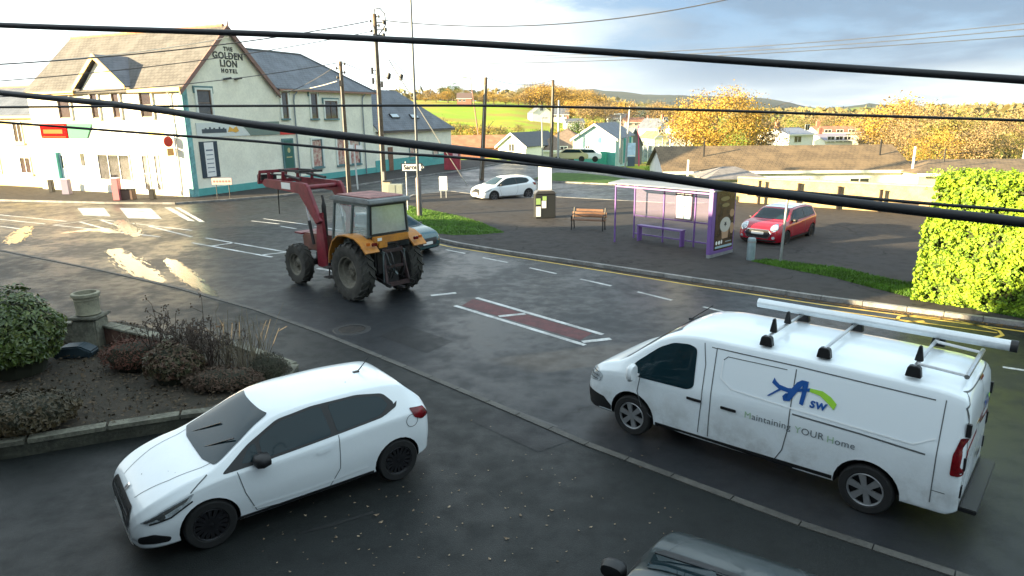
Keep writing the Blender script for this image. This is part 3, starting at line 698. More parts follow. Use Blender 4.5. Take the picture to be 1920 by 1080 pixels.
def pub():
    t = thing('hotel_building', 'large pale hotel with teal base, black gable lettering and slate roofs at the junction', 'building', C0)
    ZE, ZA, LA, DB = 7.15, 11.05, 15.6, 8.1
    # main block with gable wall
    mb = MB()
    mb.prism([(0, 0), (DB, 0), (DB, ZE), (DB/2, ZA-.15), (0, ZE)], 0, LA, lambda u, v, w_: AB(w_, u, v)); wpart(mb, 'wall', M_render, t)
    mb = MB(); box_ab(mb, .01, 7.2, DB+.005, 20.1, 0, 7.15); wpart(mb, 'wing_wall', M_render, t)
    mb = MB(); box_ab(mb, .02, 6.5, 20.105, 34.3, 0, 3.72); wpart(mb, 'rear_wall', M_render, t)
    o = .35
    rs = (ZA-ZE)/(DB/2); zo = ZE-rs*o
    roof([[AB(-.25, -o, zo), AB(LA+.2, -o, zo), AB(LA+.2, DB/2, ZA), AB(-.25, DB/2, ZA)], [AB(-.25, DB+o, zo), AB(LA+.2, DB+o, zo), AB(LA+.2, DB/2, ZA), AB(-.25, DB/2, ZA)]], .10, 'main_roof', slate_mat('warm slate courses', (.085, .080, .075), (.110, .103, .097), .8), t)
    # wing roof: hipped
    ae, zt_ = 3.6, 10.15; e2 = .3
    roof([[AB(-e2, DB+.1, 7.15), AB(-e2, 20.4, 7.15), AB(ae, 15.4, zt_), AB(ae, DB/2+1.0, zt_)], [AB(-e2, 20.4, 7.15), AB(7.5, 20.4, 7.15), AB(ae, 15.4, zt_)], [AB(7.5, 20.4, 7.15), AB(7.5, DB+.1, 7.15), AB(ae, DB/2+1, zt_), AB(ae, 15.4, zt_)]], .08, 'wing_roof', M_slates, t)
    # rear roof
    rp = (onplane(742, 170, AB(3.3, 0, 0), nB)-C0).dot(bV); rz_ = onplane(742, 170, AB(3.3, 0, 0), nB).z
    roof([[AB(-.3, 20.45, 3.78), AB(-.3, 34.6, 3.78), AB(3.3, rp, rz_), AB(3.3, 20.45, rz_)], [AB(-.3, 34.6, 3.78), AB(6.8, 34.6, 3.78), AB(3.3, rp, rz_)], [AB(6.8, 34.6, 3.78), AB(6.8, 20.45, 3.78), AB(3.3, 20.45, rz_), AB(3.3, rp, rz_)]], .08, 'rear_roof', M_slates, t)
    mb = MB(); mb.prism([(-.25, 3.72), (6.6, 3.72), (3.3, rz_-.12)], 20.44, 20.40, lambda u, v, w_: AB(u, w_, v)); wpart(mb, 'rear_gable', M_render, t)
    # bargeboards and ridge
    for s in (0, 1):
        mb = MB(); b0, b1 = (-o, DB/2) if s == 0 else (DB+o, DB/2)
        n = [AB(-.27, b0, zo-.34), AB(-.27, b0, zo-.02), AB(-.27, b1, ZA-.02+.06), AB(-.27, b1, ZA-.36)]
        m2 = [p-nB*.09 for p in n]
        mb.add([p+nB*.04 for p in n]+m2, [(0, 1, 2, 3), (4, 7, 6, 5), (0, 4, 5, 1), (1, 5, 6, 2), (2, 6, 7, 3), (3, 7, 4, 0)]); wpart(mb, 'bargeboard', M_verge, t)
    mb = MB(); mb.tube([AB(-.3, DB/2, ZA-.2), AB(-.3, DB/2, ZA+.35)], [.09, .03], 8); wpart(mb, 'finial', M_verge, t)
    mb = MB()
    for i in range(34): mb.tube([AB(.1+i*.46, DB/2, ZA+.02), AB(.1+i*.46+.44, DB/2, ZA+.02)], .11, 8)
    wpart(mb, 'ridge_tiles', mat('terracotta ridge', (.42, .19, .10), .7, var=.2), t)
    mb = MB(); mb.tube([AB(ae, DB/2+1.2, zt_+.02), AB(ae, 15.4, zt_+.02), AB(-e2, 20.4, 7.17)], .08, 6); wpart(mb, 'wing_ridge', M_slate, t)
    # front dormer gable in the wall plane
    sL, sR, sT = 9.7, 4.75, 7.3
    zg = 9.25; hw = (sL-sR)/2; zb_ = 7.05
    mb = MB(); mb.prism([(sR+.35, zb_), (sL-.35, zb_), (sT, zg-.3)], .0, .12, lambda u, v, w_: FA(u, v, w_)); wpart(mb, 'dormer_wall', M_cream, t)
    bd = (zg-ZE)/rs   # depth where the ridge meets the main slope
    roof([[FA(sR-.1, zb_+.1, .45), FA(sT, zg, .45), AB(sT, bd+.3, zg), AB(sR-.1, .05, zb_+.12)], [FA(sL+.1, zb_+.1, .45), FA(sT, zg, .45), AB(sT, bd+.3, zg), AB(sL+.1, .05, zb_+.12)]], .08, 'dormer_roof', M_slates, t)
    ylw = mat('ochre painted fascia', (.62, .40, .10), .6, var=.1)
    for e in (sR-.15, sL+.15):
        mb = MB(); n = [FA(e, zb_-.12, .47), FA(e, zb_+.16, .47), FA(sT, zg+.06, .47), FA(sT, zg-.28, .47)]; m2 = [p-nA*.05 for p in n]
        mb.add(n+m2, [(0, 1, 2, 3), (4, 7, 6, 5), (0, 4, 5, 1), (1, 5, 6, 2), (2, 6, 7, 3), (3, 7, 4, 0)]); wpart(mb, 'dormer_bargeboard', ylw, t)
    for s0, s1 in ((-.3, sR-.2), (sL+.2, LA+.2)):
        mb = MB(); wbox(mb, FA, s0, s1, ZE-.42, ZE-.16, .12, .40); wpart(mb, 'fascia', ylw, t)
    mb = MB(); wbox(mb, SB, DB+.3, 20.4, 6.98, 7.12, .05, .34); wpart(mb, 'gutter', M_soft, t)
    mb = MB(); wbox(mb, SB, 20.5, 34.6, 3.56, 3.74, .05, .34); wpart(mb, 'rear_gutter', mat('dark gutter', (.06, .05, .05), .5), t)
    # plinth, quoins
    mb = MB(); wbox(mb, SB, .35, 20.1, 0, .58, 0, .05); wpart(mb, 'plinth', M_tealp, t)
    mb = MB(); wbox(mb, SB, 20.15, 34.3, 0, 1.15, 0, .05); wpart(mb, 'rear_plinth', M_tealp, t)
    mb = MB(); wbox(mb, FA, .4, LA, 0, .45, 0, .04); wpart(mb, 'front_plinth', M_cream, t)
    mb = MB(); wbox(mb, SB, 0, .34, 0, 7.0, 0, .07); wbox(mb, FA, -.06, .36, 0, 7.0, 0, .07)
    wpart(mb, 'corner_quoins', mat('faded teal quoin', (.16, .38, .38), .7, var=.35, vscale=2.5), t)
    # front wall skin is cream
    mb = MB(); wbox(mb, FA, .37, LA, .46, 6.72, 0, .015); wpart(mb, 'front_render', M_cream, t)
    FA2 = lambda s, z, o=0: FA(s, z, o+.016)
    # side windows
    def sw(x0, y0, x1, y1, **k):
        a = sp(x0, y0); b = sp(x1, y1); return window(t, SB, a[0], b[0], b[1], a[1], **k)
    for q, bars in (((366, 168, 398, 217), (1, 2)), ((525, 172, 541, 222), (1, 2)), ((580, 175, 596, 222), (1, 2)), ((607, 189, 633, 222), (2, 1))):
        sw(*q, fm=M_bframe, bars=bars, hood=M_trim, sill=M_trim, sur=M_sur)
    poster = mat('food poster print', (.32, .05, .06), .35, var=.1, vscale=3, col2=(.62, .55, .45))
    for q in ((583, 262, 606, 312), (630, 260, 650, 308), (654, 260, 676, 306)):
        sw(*q, fm=M_trim, sill=M_trim, gm=poster, sur=M_sur, label='tall window covered by a red and cream food poster')
    sw(767, 274, 779, 300, fm=M_trim, gm=poster); sw(811, 276, 822, 297, fm=M_trim, gm=poster)
    a = sp(527, 260); b = sp(553, 318)
    d = MB(); wbox(d, SB, a[0], b[0], b[1], a[1], 0, .10); do = wpart(d, 'door_surround', M_trim, t)
    d = MB(); wbox(d, SB, a[0]+.14, b[0]-.14, b[1]+.1, a[1]-.14, .09, .12); wpart(d, 'door', mat('dark green door', (.02, .12, .10), .4), do)
    d = MB(); wbox(d, SB, a[0]+.3, b[0]-.3, 2.1, 2.18, .12, .13); d.add([SB((a[0]+b[0])/2+r_*math.cos(i*.9), 2.65+r_*1.3*math.sin(i*.9), .128) for r_ in (.16,) for i in range(7)], [tuple(range(7))]); wpart(d, 'door_panel', mat('gold emblem', (.45, .42, .2), .5), do)
    for px0, px1 in ((727, 738),):
        a = sp(px0, 276); b = sp(px1, 326); d = MB(); wbox(d, SB, a[0], b[0], .1, a[1], 0, .07); wpart(d, 'side_door', mat('brown boarded door', (.20, .10, .06), .7, var=.2), t)
    # shop banner on the gable
    a = sp(368, 230); b = sp(474, 260)
    d = MB(); wbox(d, SB, .75, 5.3, 3.86, 4.78, 0, .07); bo = wpart(d, 'shop_banner', mat('pale banner board', (.62, .66, .64), .5), t)
    d = MB(); d.prism([(4.35, 4.79), (8.25, 4.79), (8.25, 3.85), (5.35, 3.85), (4.95, 4.3)], .07, .085, SB_ := (lambda u, v, w_: SB(u, v, w_))); wpart(d, 'banner_end', mat('grey green banner', (.16, .22, .19), .5), bo)
    d = MB(); wbox(d, SB, 1.15, 3.2, 4.12, 4.38, .07, .085)
    for k, u in enumerate((1.4, 1.75, 2.1, 2.55, 2.9)): wbox(d, SB, u, u+.14, 4.38, 4.45+(.05 if k % 2 else 0), .07, .085)
    wpart(d, 'banner_lettering', mat('dark banner lettering', (.05, .07, .09), .5), bo)
    d = MB(); d.prism([(3.3, 4.15), (3.5, 4.5), (3.8, 4.35), (4.1, 4.52), (4.3, 4.2), (4.0, 4.1), (3.7, 4.18)], .07, .09, SB_); wpart(d, 'banner_emblem', mat('orange emblem', (.70, .38, .06), .5), bo)
    d = MB(); wbox(d, SB, 8.3, 9.95, 3.82, 4.25, 0, .06); wpart(d, 'red_sign', mat('bright red sign', (.65, .03, .03), .4), t)
    # white notice on the gable wall
    a = sp(372, 266); b = sp(413, 331)
    d = MB(); wbox(d, SB, a[0], b[0], b[1], a[1], 0, .06); bo = wpart(d, 'notice_board', mat('navy board', (.02, .04, .06), .5), t)
    d = MB(); wbox(d, SB, a[0]+.35, b[0]-.35, b[1]+.06, a[1]-.06, .06, .075); wpart(d, 'notice_sheet', M_white, bo)
    d = MB()
    for k in range(6): z = b[1]+.35+k*.28; wbox(d, SB, a[0]+.45, b[0]-.45, z, z+(.09 if k == 5 else .05), .075, .085)
    wpart(d, 'notice_text', mat('blue grey print', (.10, .14, .20), .5), bo)
    # lettering
    ink = mat('black lettering', (.025, .03, .03), .5)
    for txt, x, y, sz, sp_ in (('THE', 427, 92.5, .36, 1.3), ('GOLDEN', 427, 105.5, .60, 1.12), ('LION', 428.5, 120, .60, 1.12), ('HOTEL', 430, 133.5, .34, 1.5)):
        c = sp(x, y); vs, fs = text_tris(txt, sz, sp_, .018); d = MB()
        d.add([SB(c[0]+q.x, c[1]+q.y, .03) for q in vs], fs); lo = wpart(d, 'gable_lettering', ink, t, fix=False)
        md = lo.modifiers.new('s', 'SOLIDIFY'); md.thickness = .03
    for x in (423, 443):
        c = sp(x, 149); d = MB(); d.bar(SB(c[0]-.22, c[1], .06), SB(c[0]+.22, c[1]+.1, .30), .16, .12); d.bar(SB(c[0], c[1], 0), SB(c[0], c[1], .15), .04); wpart(d, 'floodlight', M_black, t)
    # drainpipes
    for x, y0, y1, zb2 in ((548, 175, 0, 0), (677, 180, 0, 0)):
        c = sp(x, y0); d = MB(); d.tube([SB(c[0]+.3, 7.0, .25), SB(c[0]+.1, 6.7, .1), SB(c[0], 6.3, .1), SB(c[0], .15, .1)], .055, 8); wpart(d, 'drainpipe', mat('grey pipe', (.20, .24, .26), .5), t)
    d = MB(); d.tube([FA(1.0, 6.9, .35), FA(1.0, 6.5, .1), FA(1.1, .15, .1)], .05, 8); wpart(d, 'front_drainpipe', M_wframe, t)
    # roof lights
    for px, py in ((739, 218), (776, 219)):
        nrm = (AB(-.3, 34.6, 3.78)-AB(-.3, 20.45, 3.78)).cross(AB(3.3, 20.45, rz_)-AB(-.3, 20.45, 3.78)).normalized()
        if nrm.z < 0: nrm = -nrm
        p = onplane(px, py, AB(-.3, 20.45, 3.78), nrm); ups = nrm.cross(bV).normalized(); d = MB()
        M3 = Matrix((bV, ups, nrm)).transposed(); d.box(p+nrm*.05, (1.35, .55, .1), M=M3); ro = wpart(d, 'roof_light', M_black, t)
        d = MB(); d.box(p+nrm*.11, (1.15, .40, .02), M=M3); wpart(d, 'pane', mat('pale roof glass', (.5, .56, .6), .08), ro)  # panes have an even pale blue grey colour
    # front windows
    def fw(x0, y0, x1, y1, **k):
        a = fp(x0, y0); b = fp(x1, y1); return window(t, FA2, b[0], a[0], b[1], a[1], **k)
    brn = mat('brown curtained glass', (.045, .028, .026), .10, spec=.5, var=.5, vscale=1.0)
    for q in ((108, 178, 137, 222), (170, 176, 190, 222), (210, 175, 230, 221), (262, 173, 290, 220)):
        fw(*q, fm=M_bframe, bars=(1, 2), gm=brn, sill=M_cream, sur=M_cream)
    # shop front
    a = fp(182, 288); b = fp(252, 352)
    shopg = mat('shop glass', (.035, .034, .038), .08, spec=.5, var=.7, vscale=1.4)
    window(t, FA2, b[0], a[0], .95, a[1], fm=M_wframe, bars=(3, 1), gm=shopg, name='shop_window')
    for (x0, x1) in ((265, 285), (288, 305)):
        a = fp(x0, 290); b = fp(x1, 350); window(t, FA2, b[0], a[0], .25, a[1], fm=M_wframe, bars=(1, 2), gm=shopg, name='shop_door')
    a = fp(112, 288); b = fp(130, 350)
    d = MB(); wbox(d, FA2, b[0], a[0], .2, a[1], 0, .05); do = wpart(d, 'front_door', mat('white door leaf', (.66, .72, .72), .5), t)
    d = MB(); wbox(d, FA2, b[0]+.12, a[0]-.12, 1.7, a[1]-.12, .05, .06); wpart(d, 'pane', M_wglass, do)
    d = MB(); wbox(d, FA2, a[0], a[0]+.12, .2, a[1]+.1, 0, .3); wpart(d, 'door_reveal', M_tealp, do)
    a = fp(152, 288); d = MB(); wbox(d, FA2, a[0]-.25, a[0]+.1, 1.9, a[1], 0, .04); wpart(d, 'side_light', M_wglass, t)
    # sign band on the front: red sign, green board, white fascia board
    a = fp(76, 232); b = fp(130, 261)
    d = MB(); wbox(d, FA2, b[0], a[0], 3.80, 4.80, 0, .10); ro = wpart(d, 'red_front_sign', mat('deep red sign', (.50, .004, .004), .95, spec=.05), t)
    d = MB(); wbox(d, FA2, b[0]+.45, a[0]-.35, 4.12, 4.40, .10, .115); wbox(d, FA2, b[0]+.15, a[0]-.15, 3.86, 3.91, .10, .115); wbox(d, FA2, b[0]+.15, a[0]-.15, 4.62, 4.69, .10, .115); wpart(d, 'sign_band', mat('pale orange print', (.60, .12, .04), .95, spec=.05), ro)
    d = MB(); d.prism([(11.55, 4.80), (8.9, 4.80), (9.6, 3.82), (11.55, 3.80)], .0, .09, lambda u, v, w_: FA2(u, v, w_)); wpart(d, 'green_board', mat('mint green board', (.10, .26, .18), .95, spec=.05), t)
    d = MB(); wbox(d, FA2, .9, 8.85, 3.80, 4.78, 0, .08); so = wpart(d, 'shop_sign', mat('white shop board', (.70, .72, .70), .5), t)
    d = MB()
    for k, (u, w_) in enumerate(((8.1, .12), (7.2, .1), (6.9, .1), (6.5, .1), (5.9, .16), (5.4, .1), (4.9, .1), (4.5, .1), (4.2, .1), (3.7, .12))): wbox(d, FA2, u, u+w_, 4.05, 4.22+(k % 3)*.05, .08, .09)
    wpart(d, 'sign_lettering', mat('grey lettering', (.35, .38, .38), .5), so)
    d = MB(); wbox(d, FA2, 1.9, 3.4, 3.98, 4.35, .08, .09); wpart(d, 'sign_emblem', mat('yellow print', (.75, .60, .15), .5), so)
    # hanging round sign at the corner
    c = fp(327, 265); d = MB(); d.bar(FA2(c[0], c[1]+.4, 0), FA2(c[0], c[1]+.4, .75), .04)
    ho = wpart(d, 'hanging_sign', M_black, t)
    d = MB(); p = FA2(c[0], c[1], .45); d.lathe([(.001, -.03), (.34, -.03), (.34, .03), (.001, .03)], 24, axis='Y'); d.v = [tuple(p+aV*0+nA*v[0]+aV*v[1]+Vector((0, 0, v[2]))) for v in d.v]; wpart(d, 'sign_disc', mat('red disc', (.40, .05, .04), .9, spec=.1), ho)
    d = MB(); wbox(d, FA2, c[0]-.04, c[0]+.04, c[1]-.9, c[1]-.42, .15, .65); wpart(d, 'lower_sign', mat('orange plate', (.55, .28, .10), .5), ho)
    c = fp(228, 232); d = MB(); wbox(d, FA2, 1.3, 2.6, 5.65, 5.8, .0, .5); wpart(d, 'awning_box', M_trim, t)
    return t
pub()
# neighbour at the far left
def left_house():
    p0 = AB(15.9, .6, 0); t = thing('terraced_house', 'yellow rendered low house adjoining the hotel at the left edge', 'house', p0)
    Pf = lambda s, z, o=0: p0+aV*s+nA*o+Vector((0, 0, z)); W_ = 14; H_ = 5.55
    mb = MB(); mb.prism([(0, 0), (7, 0), (7, H_), (3.5, 7.6), (0, H_)], 0, W_, lambda u, v, w_: p0+aV*w_-nA*u+Vector((0, 0, v))); wpart(mb, 'wall', mat('yellow render', (.62, .50, .26), .85, var=.06, vscale=1.5), t)
    q = lambda s, d_, z: p0+aV*s-nA*d_+Vector((0, 0, z))
    roof([[q(-.1, -.35, H_-.1), q(W_, -.35, H_-.1), q(W_, 3.5, 7.7), q(-.1, 3.5, 7.7)], [q(-.1, 7.35, H_-.1), q(W_, 7.35, H_-.1), q(W_, 3.5, 7.7), q(-.1, 3.5, 7.7)]], .1, 'roof', M_slates, t)
    mb = MB(); mb.tube([q(0, 3.5, 7.72), q(W_, 3.5, 7.72)], .11, 8); wpart(mb, 'ridge_tiles', MC['terracotta ridge'], t)
    mb = MB(); wbox(mb, Pf, 0, W_, H_-.35, H_-.12, .1, .33); wpart(mb, 'fascia', MC['ochre painted fascia'], t)
    def lp(px, py):
        a = onplane(px, py, p0, nA)-p0; return a.dot(aV), a.z
    for x0, y0, x1, y1 in ((22, 228, 46, 268), (36, 294, 62, 326)):
        a = lp(x0, y0); b = lp(x1, y1); window(t, Pf, b[0], a[0], b[1], a[1], fm=M_wframe, bars=(2, 1), gm=MC['brown curtained glass'], sill=M_cream)
    window(t, Pf, 5.5, 6.6, 3.3, 4.7); window(t, Pf, 5.5, 6.6, 1.0, 2.4)
left_house()
# off-frame terrace this side of the road (the camera looks out of one of its windows)
def near_row():
    u = Vector((-.8, .6, 0)); n = Vector((-.6, -.8, 0))     # n points away from the road
    for i, (s0, s1, he, hr) in enumerate(((-14, -4, 6.1, 9.0), (-3.9, 5.5, 6.3, 9.2), (5.6, 15.4, 6.1, 9.0), (15.6, 22.4, 3.0, 4.0), (22.6, 29.5, 6.1, 9.0), (29.6, 37.5, 6.1, 9.0), (37.6, 43.5, 5.6, 8.0))):  # the shortest entry is an added block that shades garden and road
        p0 = u*s0+n*.45; t = thing('near_house', ['grey', 'white', 'cream', 'low shade block added beside a', 'stone', 'buff', 'low'][i]+' terraced house on the camera side of the road, out of view', 'house', p0, group='houses on the near side of the road')
        W_ = s1-s0; q = lambda s, d_, z: p0+u*s+n*d_+Vector((0, 0, z))
        mb = MB(); mb.prism([(0, 0), (8, 0), (8, he), (4, hr), (0, he)], 0, W_, lambda a, b, w_: q(w_, a, b)); wpart(mb, 'wall', mat('dark grey house render', (.16, .17, .19), .9, var=.1), t)
        roof([[q(-.05, -.3, he-.1), q(W_+.05, -.3, he-.1), q(W_+.05, 4, hr+.1), q(-.05, 4, hr+.1)], [q(-.05, 8.3, he-.1), q(W_+.05, 8.3, he-.1), q(W_+.05, 4, hr+.1), q(-.05, 4, hr+.1)]], .1, 'roof', M_slates, t)
        Pf = lambda s, z, o=0: p0+u*s-n*o+Vector((0, 0, z))
        for k in range(3):
            for z0, z1 in ((.9, 2.2), (3.4, 4.7)):
                if (i == 1 or he < 4) and z0 > 3 or he < 4 and z0 < 3 and k == 2: continue
                window(t, Pf, .9+k*3.0, 2.2+k*3.0, z0, z1) if 2.3+k*3 < W_ else None
near_row()
# ---- a generic modern three-door hatchback profile, stretched per car
def hatch(L=3.97, W=1.74, H=1.46, wb=2.54, fo=.82, r=.31, **kw):
    hl = L/2; k = L/3.97; q = H/1.46
    X = lambda pts: [(a*k, b*q) for a, b in pts]
    P = dict(L=L, W=W, H=H, wb=wb, fo=fo, r=r,
        zt=X([(-1.985, .66), (-1.975, .80), (-1.94, .97), (-1.87, 1.10), (-1.70, 1.27), (-1.58, 1.375), (-1.3, 1.425), (-.7, 1.46), (-.2, 1.458), (.15, 1.425), (.42, 1.33), (.72, 1.16), (1.0, 1.0), (1.12, .955), (1.35, .915), (1.6, .84), (1.8, .745), (1.9, .67), (1.955, .60), (1.985, .50)]),
        zs=X([(-1.985, .60), (-1.96, .78), (-1.9, .93), (-1.6, .975), (-1.2, .965), (-.4, .92), (.3, .885), (.9, .86), (1.3, .80), (1.6, .72), (1.8, .63), (1.92, .55), (1.985, .44)]),
        zb=X([(-1.985, .36), (-1.9, .27), (-1.5, .22), (-1.0, .2), (1.0, .19), (1.6, .18), (1.9, .2), (1.985, .26)]),
        gh=[(-1.985*k, .2), (-1.7*k, .75), (-1.3*k, .95), (-.5*k, 1), (.2*k, 1), (.6*k, .75), (1.0*k, .1), (1.15*k, 0), (1.98*k, 0)],
        tw=.70, mx=.70*k, mz=.98*q)
    P['side'] = [
        (X([(.985, .895), (.60, 1.135), (.20, 1.325), (-.25, 1.375), (-.9, 1.365), (-1.28, 1.30), (-1.42, 1.14), (-1.20, 1.02), (-.25, .955), (.5, .91)]), 'trim'),
        (X([(.74, .945), (.60, 1.10), (.52, 1.135), (.52, .945)]), 'side_glass'),
        (X([(.47, .945), (.47, 1.16), (.18, 1.295), (-.25, 1.345), (-.38, 1.345), (-.44, .99)]), 'side_glass'),
        (X([(-.52, .995), (-.48, 1.345), (-.9, 1.335), (-1.22, 1.275), (-1.32, 1.15), (-1.16, 1.05)]), 'side_glass'),
        (X([(.80, .88), (.74, .6), (.62, .30), (.3, .27), (-.35, .27), (-.5, .5), (-.52, .96)]), 'seam'),
        (X([(1.0, .24), (-1.0, .24), (-1.0, .28), (1.0, .28)]), 'sill'),
        (X([(-.20, .80), (-.20, .845), (-.40, .86), (-.40, .82)]), 'handle'),
        (X([(1.30, .795), (1.66, .69), (1.90, .575), (1.80, .55), (1.60, .58), (1.38, .69)]), 'headlight'),
        (X([(-1.60, 1.04), (-1.84, 1.0), (-1.93, .86), (-1.78, .84), (-1.66, .90)]), 'taillight'),
    ]
    P['ends'] = [
        ([(-.50*q, 1.375*q), (.50*q, 1.375*q), (.70*W/1.74, .985*q), (.40, .965*q), (-.40, .965*q), (-.70*W/1.74, .985*q)], 'windscreen', 'F'),
        ([(-.50, 1.32*q), (.50, 1.32*q), (.58, 1.0*q), (-.58, 1.0*q)], 'rear_window', 'B'),
        ([(-.52, .62), (.52, .62), (.42, .36), (-.42, .36)], 'grille', 'F'),
        ([(-.26, .50), (.26, .50), (.26, .39), (-.26, .39)], 'number_plate', 'F'),
        ([(-.26, .72), (.26, .72), (.26, .61), (-.26, .61)], 'number_plate', 'B'),
        ([(-.7, .42), (.7, .42), (.6, .28), (-.6, .28)], 'bumper_trim', 'B'),
    ]
    P.update(kw); return P
# ---------------------------------------------------------------- white hatchback in front
ZF = 0.02
h208 = Vector((-2.0, -1.53)).normalized(); left208 = Vector((-h208.y, h208.x))
c208 = Vector((-2.71, 8.12))-left208*(.78)
P = hatch(L=3.97, W=1.76, rim=None, mx=.52, msz=(.2, .24, .17))
P['ends'][2] = ([(-.50, .66), (.50, .66), (.60, .50), (.40, .37), (-.40, .37), (-.60, .50)], 'grille', 'F')
P['ends'] += [([(-.55, .30), (.55, .30), (.62, .245), (-.62, .245)], 'bumper_lip', 'F'), ([(-.045, .715), (.045, .715), (.03, .665), (-.03, .665)], 'emblem', 'F'), ([[(-.46, .62-.05*k), (.46, .62-.05*k), (.46, .605-.05*k), (-.46, .605-.05*k)] for k in range(4)], 'chrome_trim', 'F')]
car, bvh, S = small_car('parked_car', 'white three-door hatchback with black alloy wheels parked on the dark forecourt', c208+h208*.10, h208, M_paint, P, rim=M_blackalloy, z=ZF)
for s in 'LR':
    project_decal(bvh, [rounded([(1.78, .43), (1.93, .40), (1.93, .30), (1.62, .27), (1.60, .33)], .04)], s, 'fog_lamp_recess', M_black, car, off=.008)
    project_decal(bvh, [rounded([(1.36, .765), (1.66, .675), (1.86, .585), (1.84, .570), (1.62, .64), (1.40, .72)], .01)], s, 'daytime_lamp', M_chrome, car, off=.014)
    project_decal(bvh, [[(1.68+.045*math.cos(a*.7), .615+.035*math.sin(a*.7)) for a in range(9)]], s, 'headlight_bulb', M_chrome, car, off=.016)
    project_decal(bvh, line_poly([(1.34, .70), (1.58, .585), (1.80, .555)], .02), s, 'headlight_rim', M_black, car, off=.012)
    project_decal(bvh, line_poly([(.66, .36), (-.1, .34), (-.9, .38)], .02), s, 'crease_highlight', MC.get('paint white ridge and highlight') or mat('paint white ridge and highlight', (.86, .89, .9), .2, coat=.7), car, off=.010)  # highlight along the door crease put in as a lighter paint strip
    project_decal(bvh, line_poly([(1.13, .93), (1.25, .86), (1.34, .80)], .012), s, 'bonnet_seam', M_seam, car, off=.004)
    project_decal(bvh, [rounded([(-1.46, 1.17), (-1.32, 1.10), (-1.20, 1.07), (-1.22, 1.03), (-1.42, 1.10)], .02)], s, 'pillar_trim', M_black, car, off=.006)
    project_decal(bvh, line_poly([(-1.62+.09*math.cos(a*math.pi/8), .86+.09*math.sin(a*math.pi/8)) for a in range(17)], .009), s, 'fuel_flap', M_seam, car, off=.004)
project_decal(bvh, line_poly([(.95, -.62), (1.5, -.52), (1.86, -.36)], .010)+line_poly([(.95, .62), (1.5, .52), (1.86, .36)], .010), 'T', 'bonnet_edge', M_seam, car, off=.003)
mb = MB(); mb.tube([(-1.22, .0, 1.43), (-1.42, 0, 1.62)], [.012, .004], 6); mb.box((-1.2, 0, 1.438), (.09, .05, .02)); part(mb, 'aerial', M_black, car)
mb = MB()
for y0 in (-.45, .12):
    mb.bar((1.02, y0, .985), (.72, y0+.42, 1.185), .018, .012)
part(mb, 'wiper', M_black, car)
mb = MB()
for x, y, rr in ((1.25, .1, .016), (1.45, .3, .02), (1.40, .42, .014), (1.7, -.02, .022), (-.9, .3, .015)):
    z = S['zt'](x)+.004
    mb.lathe([(0.001, z+.006), (rr*.7, z+.004), (rr, z-.03)], 8, c=(x, y, -.012))
o = part(mb, 'stuck_leaf', M_black, car)
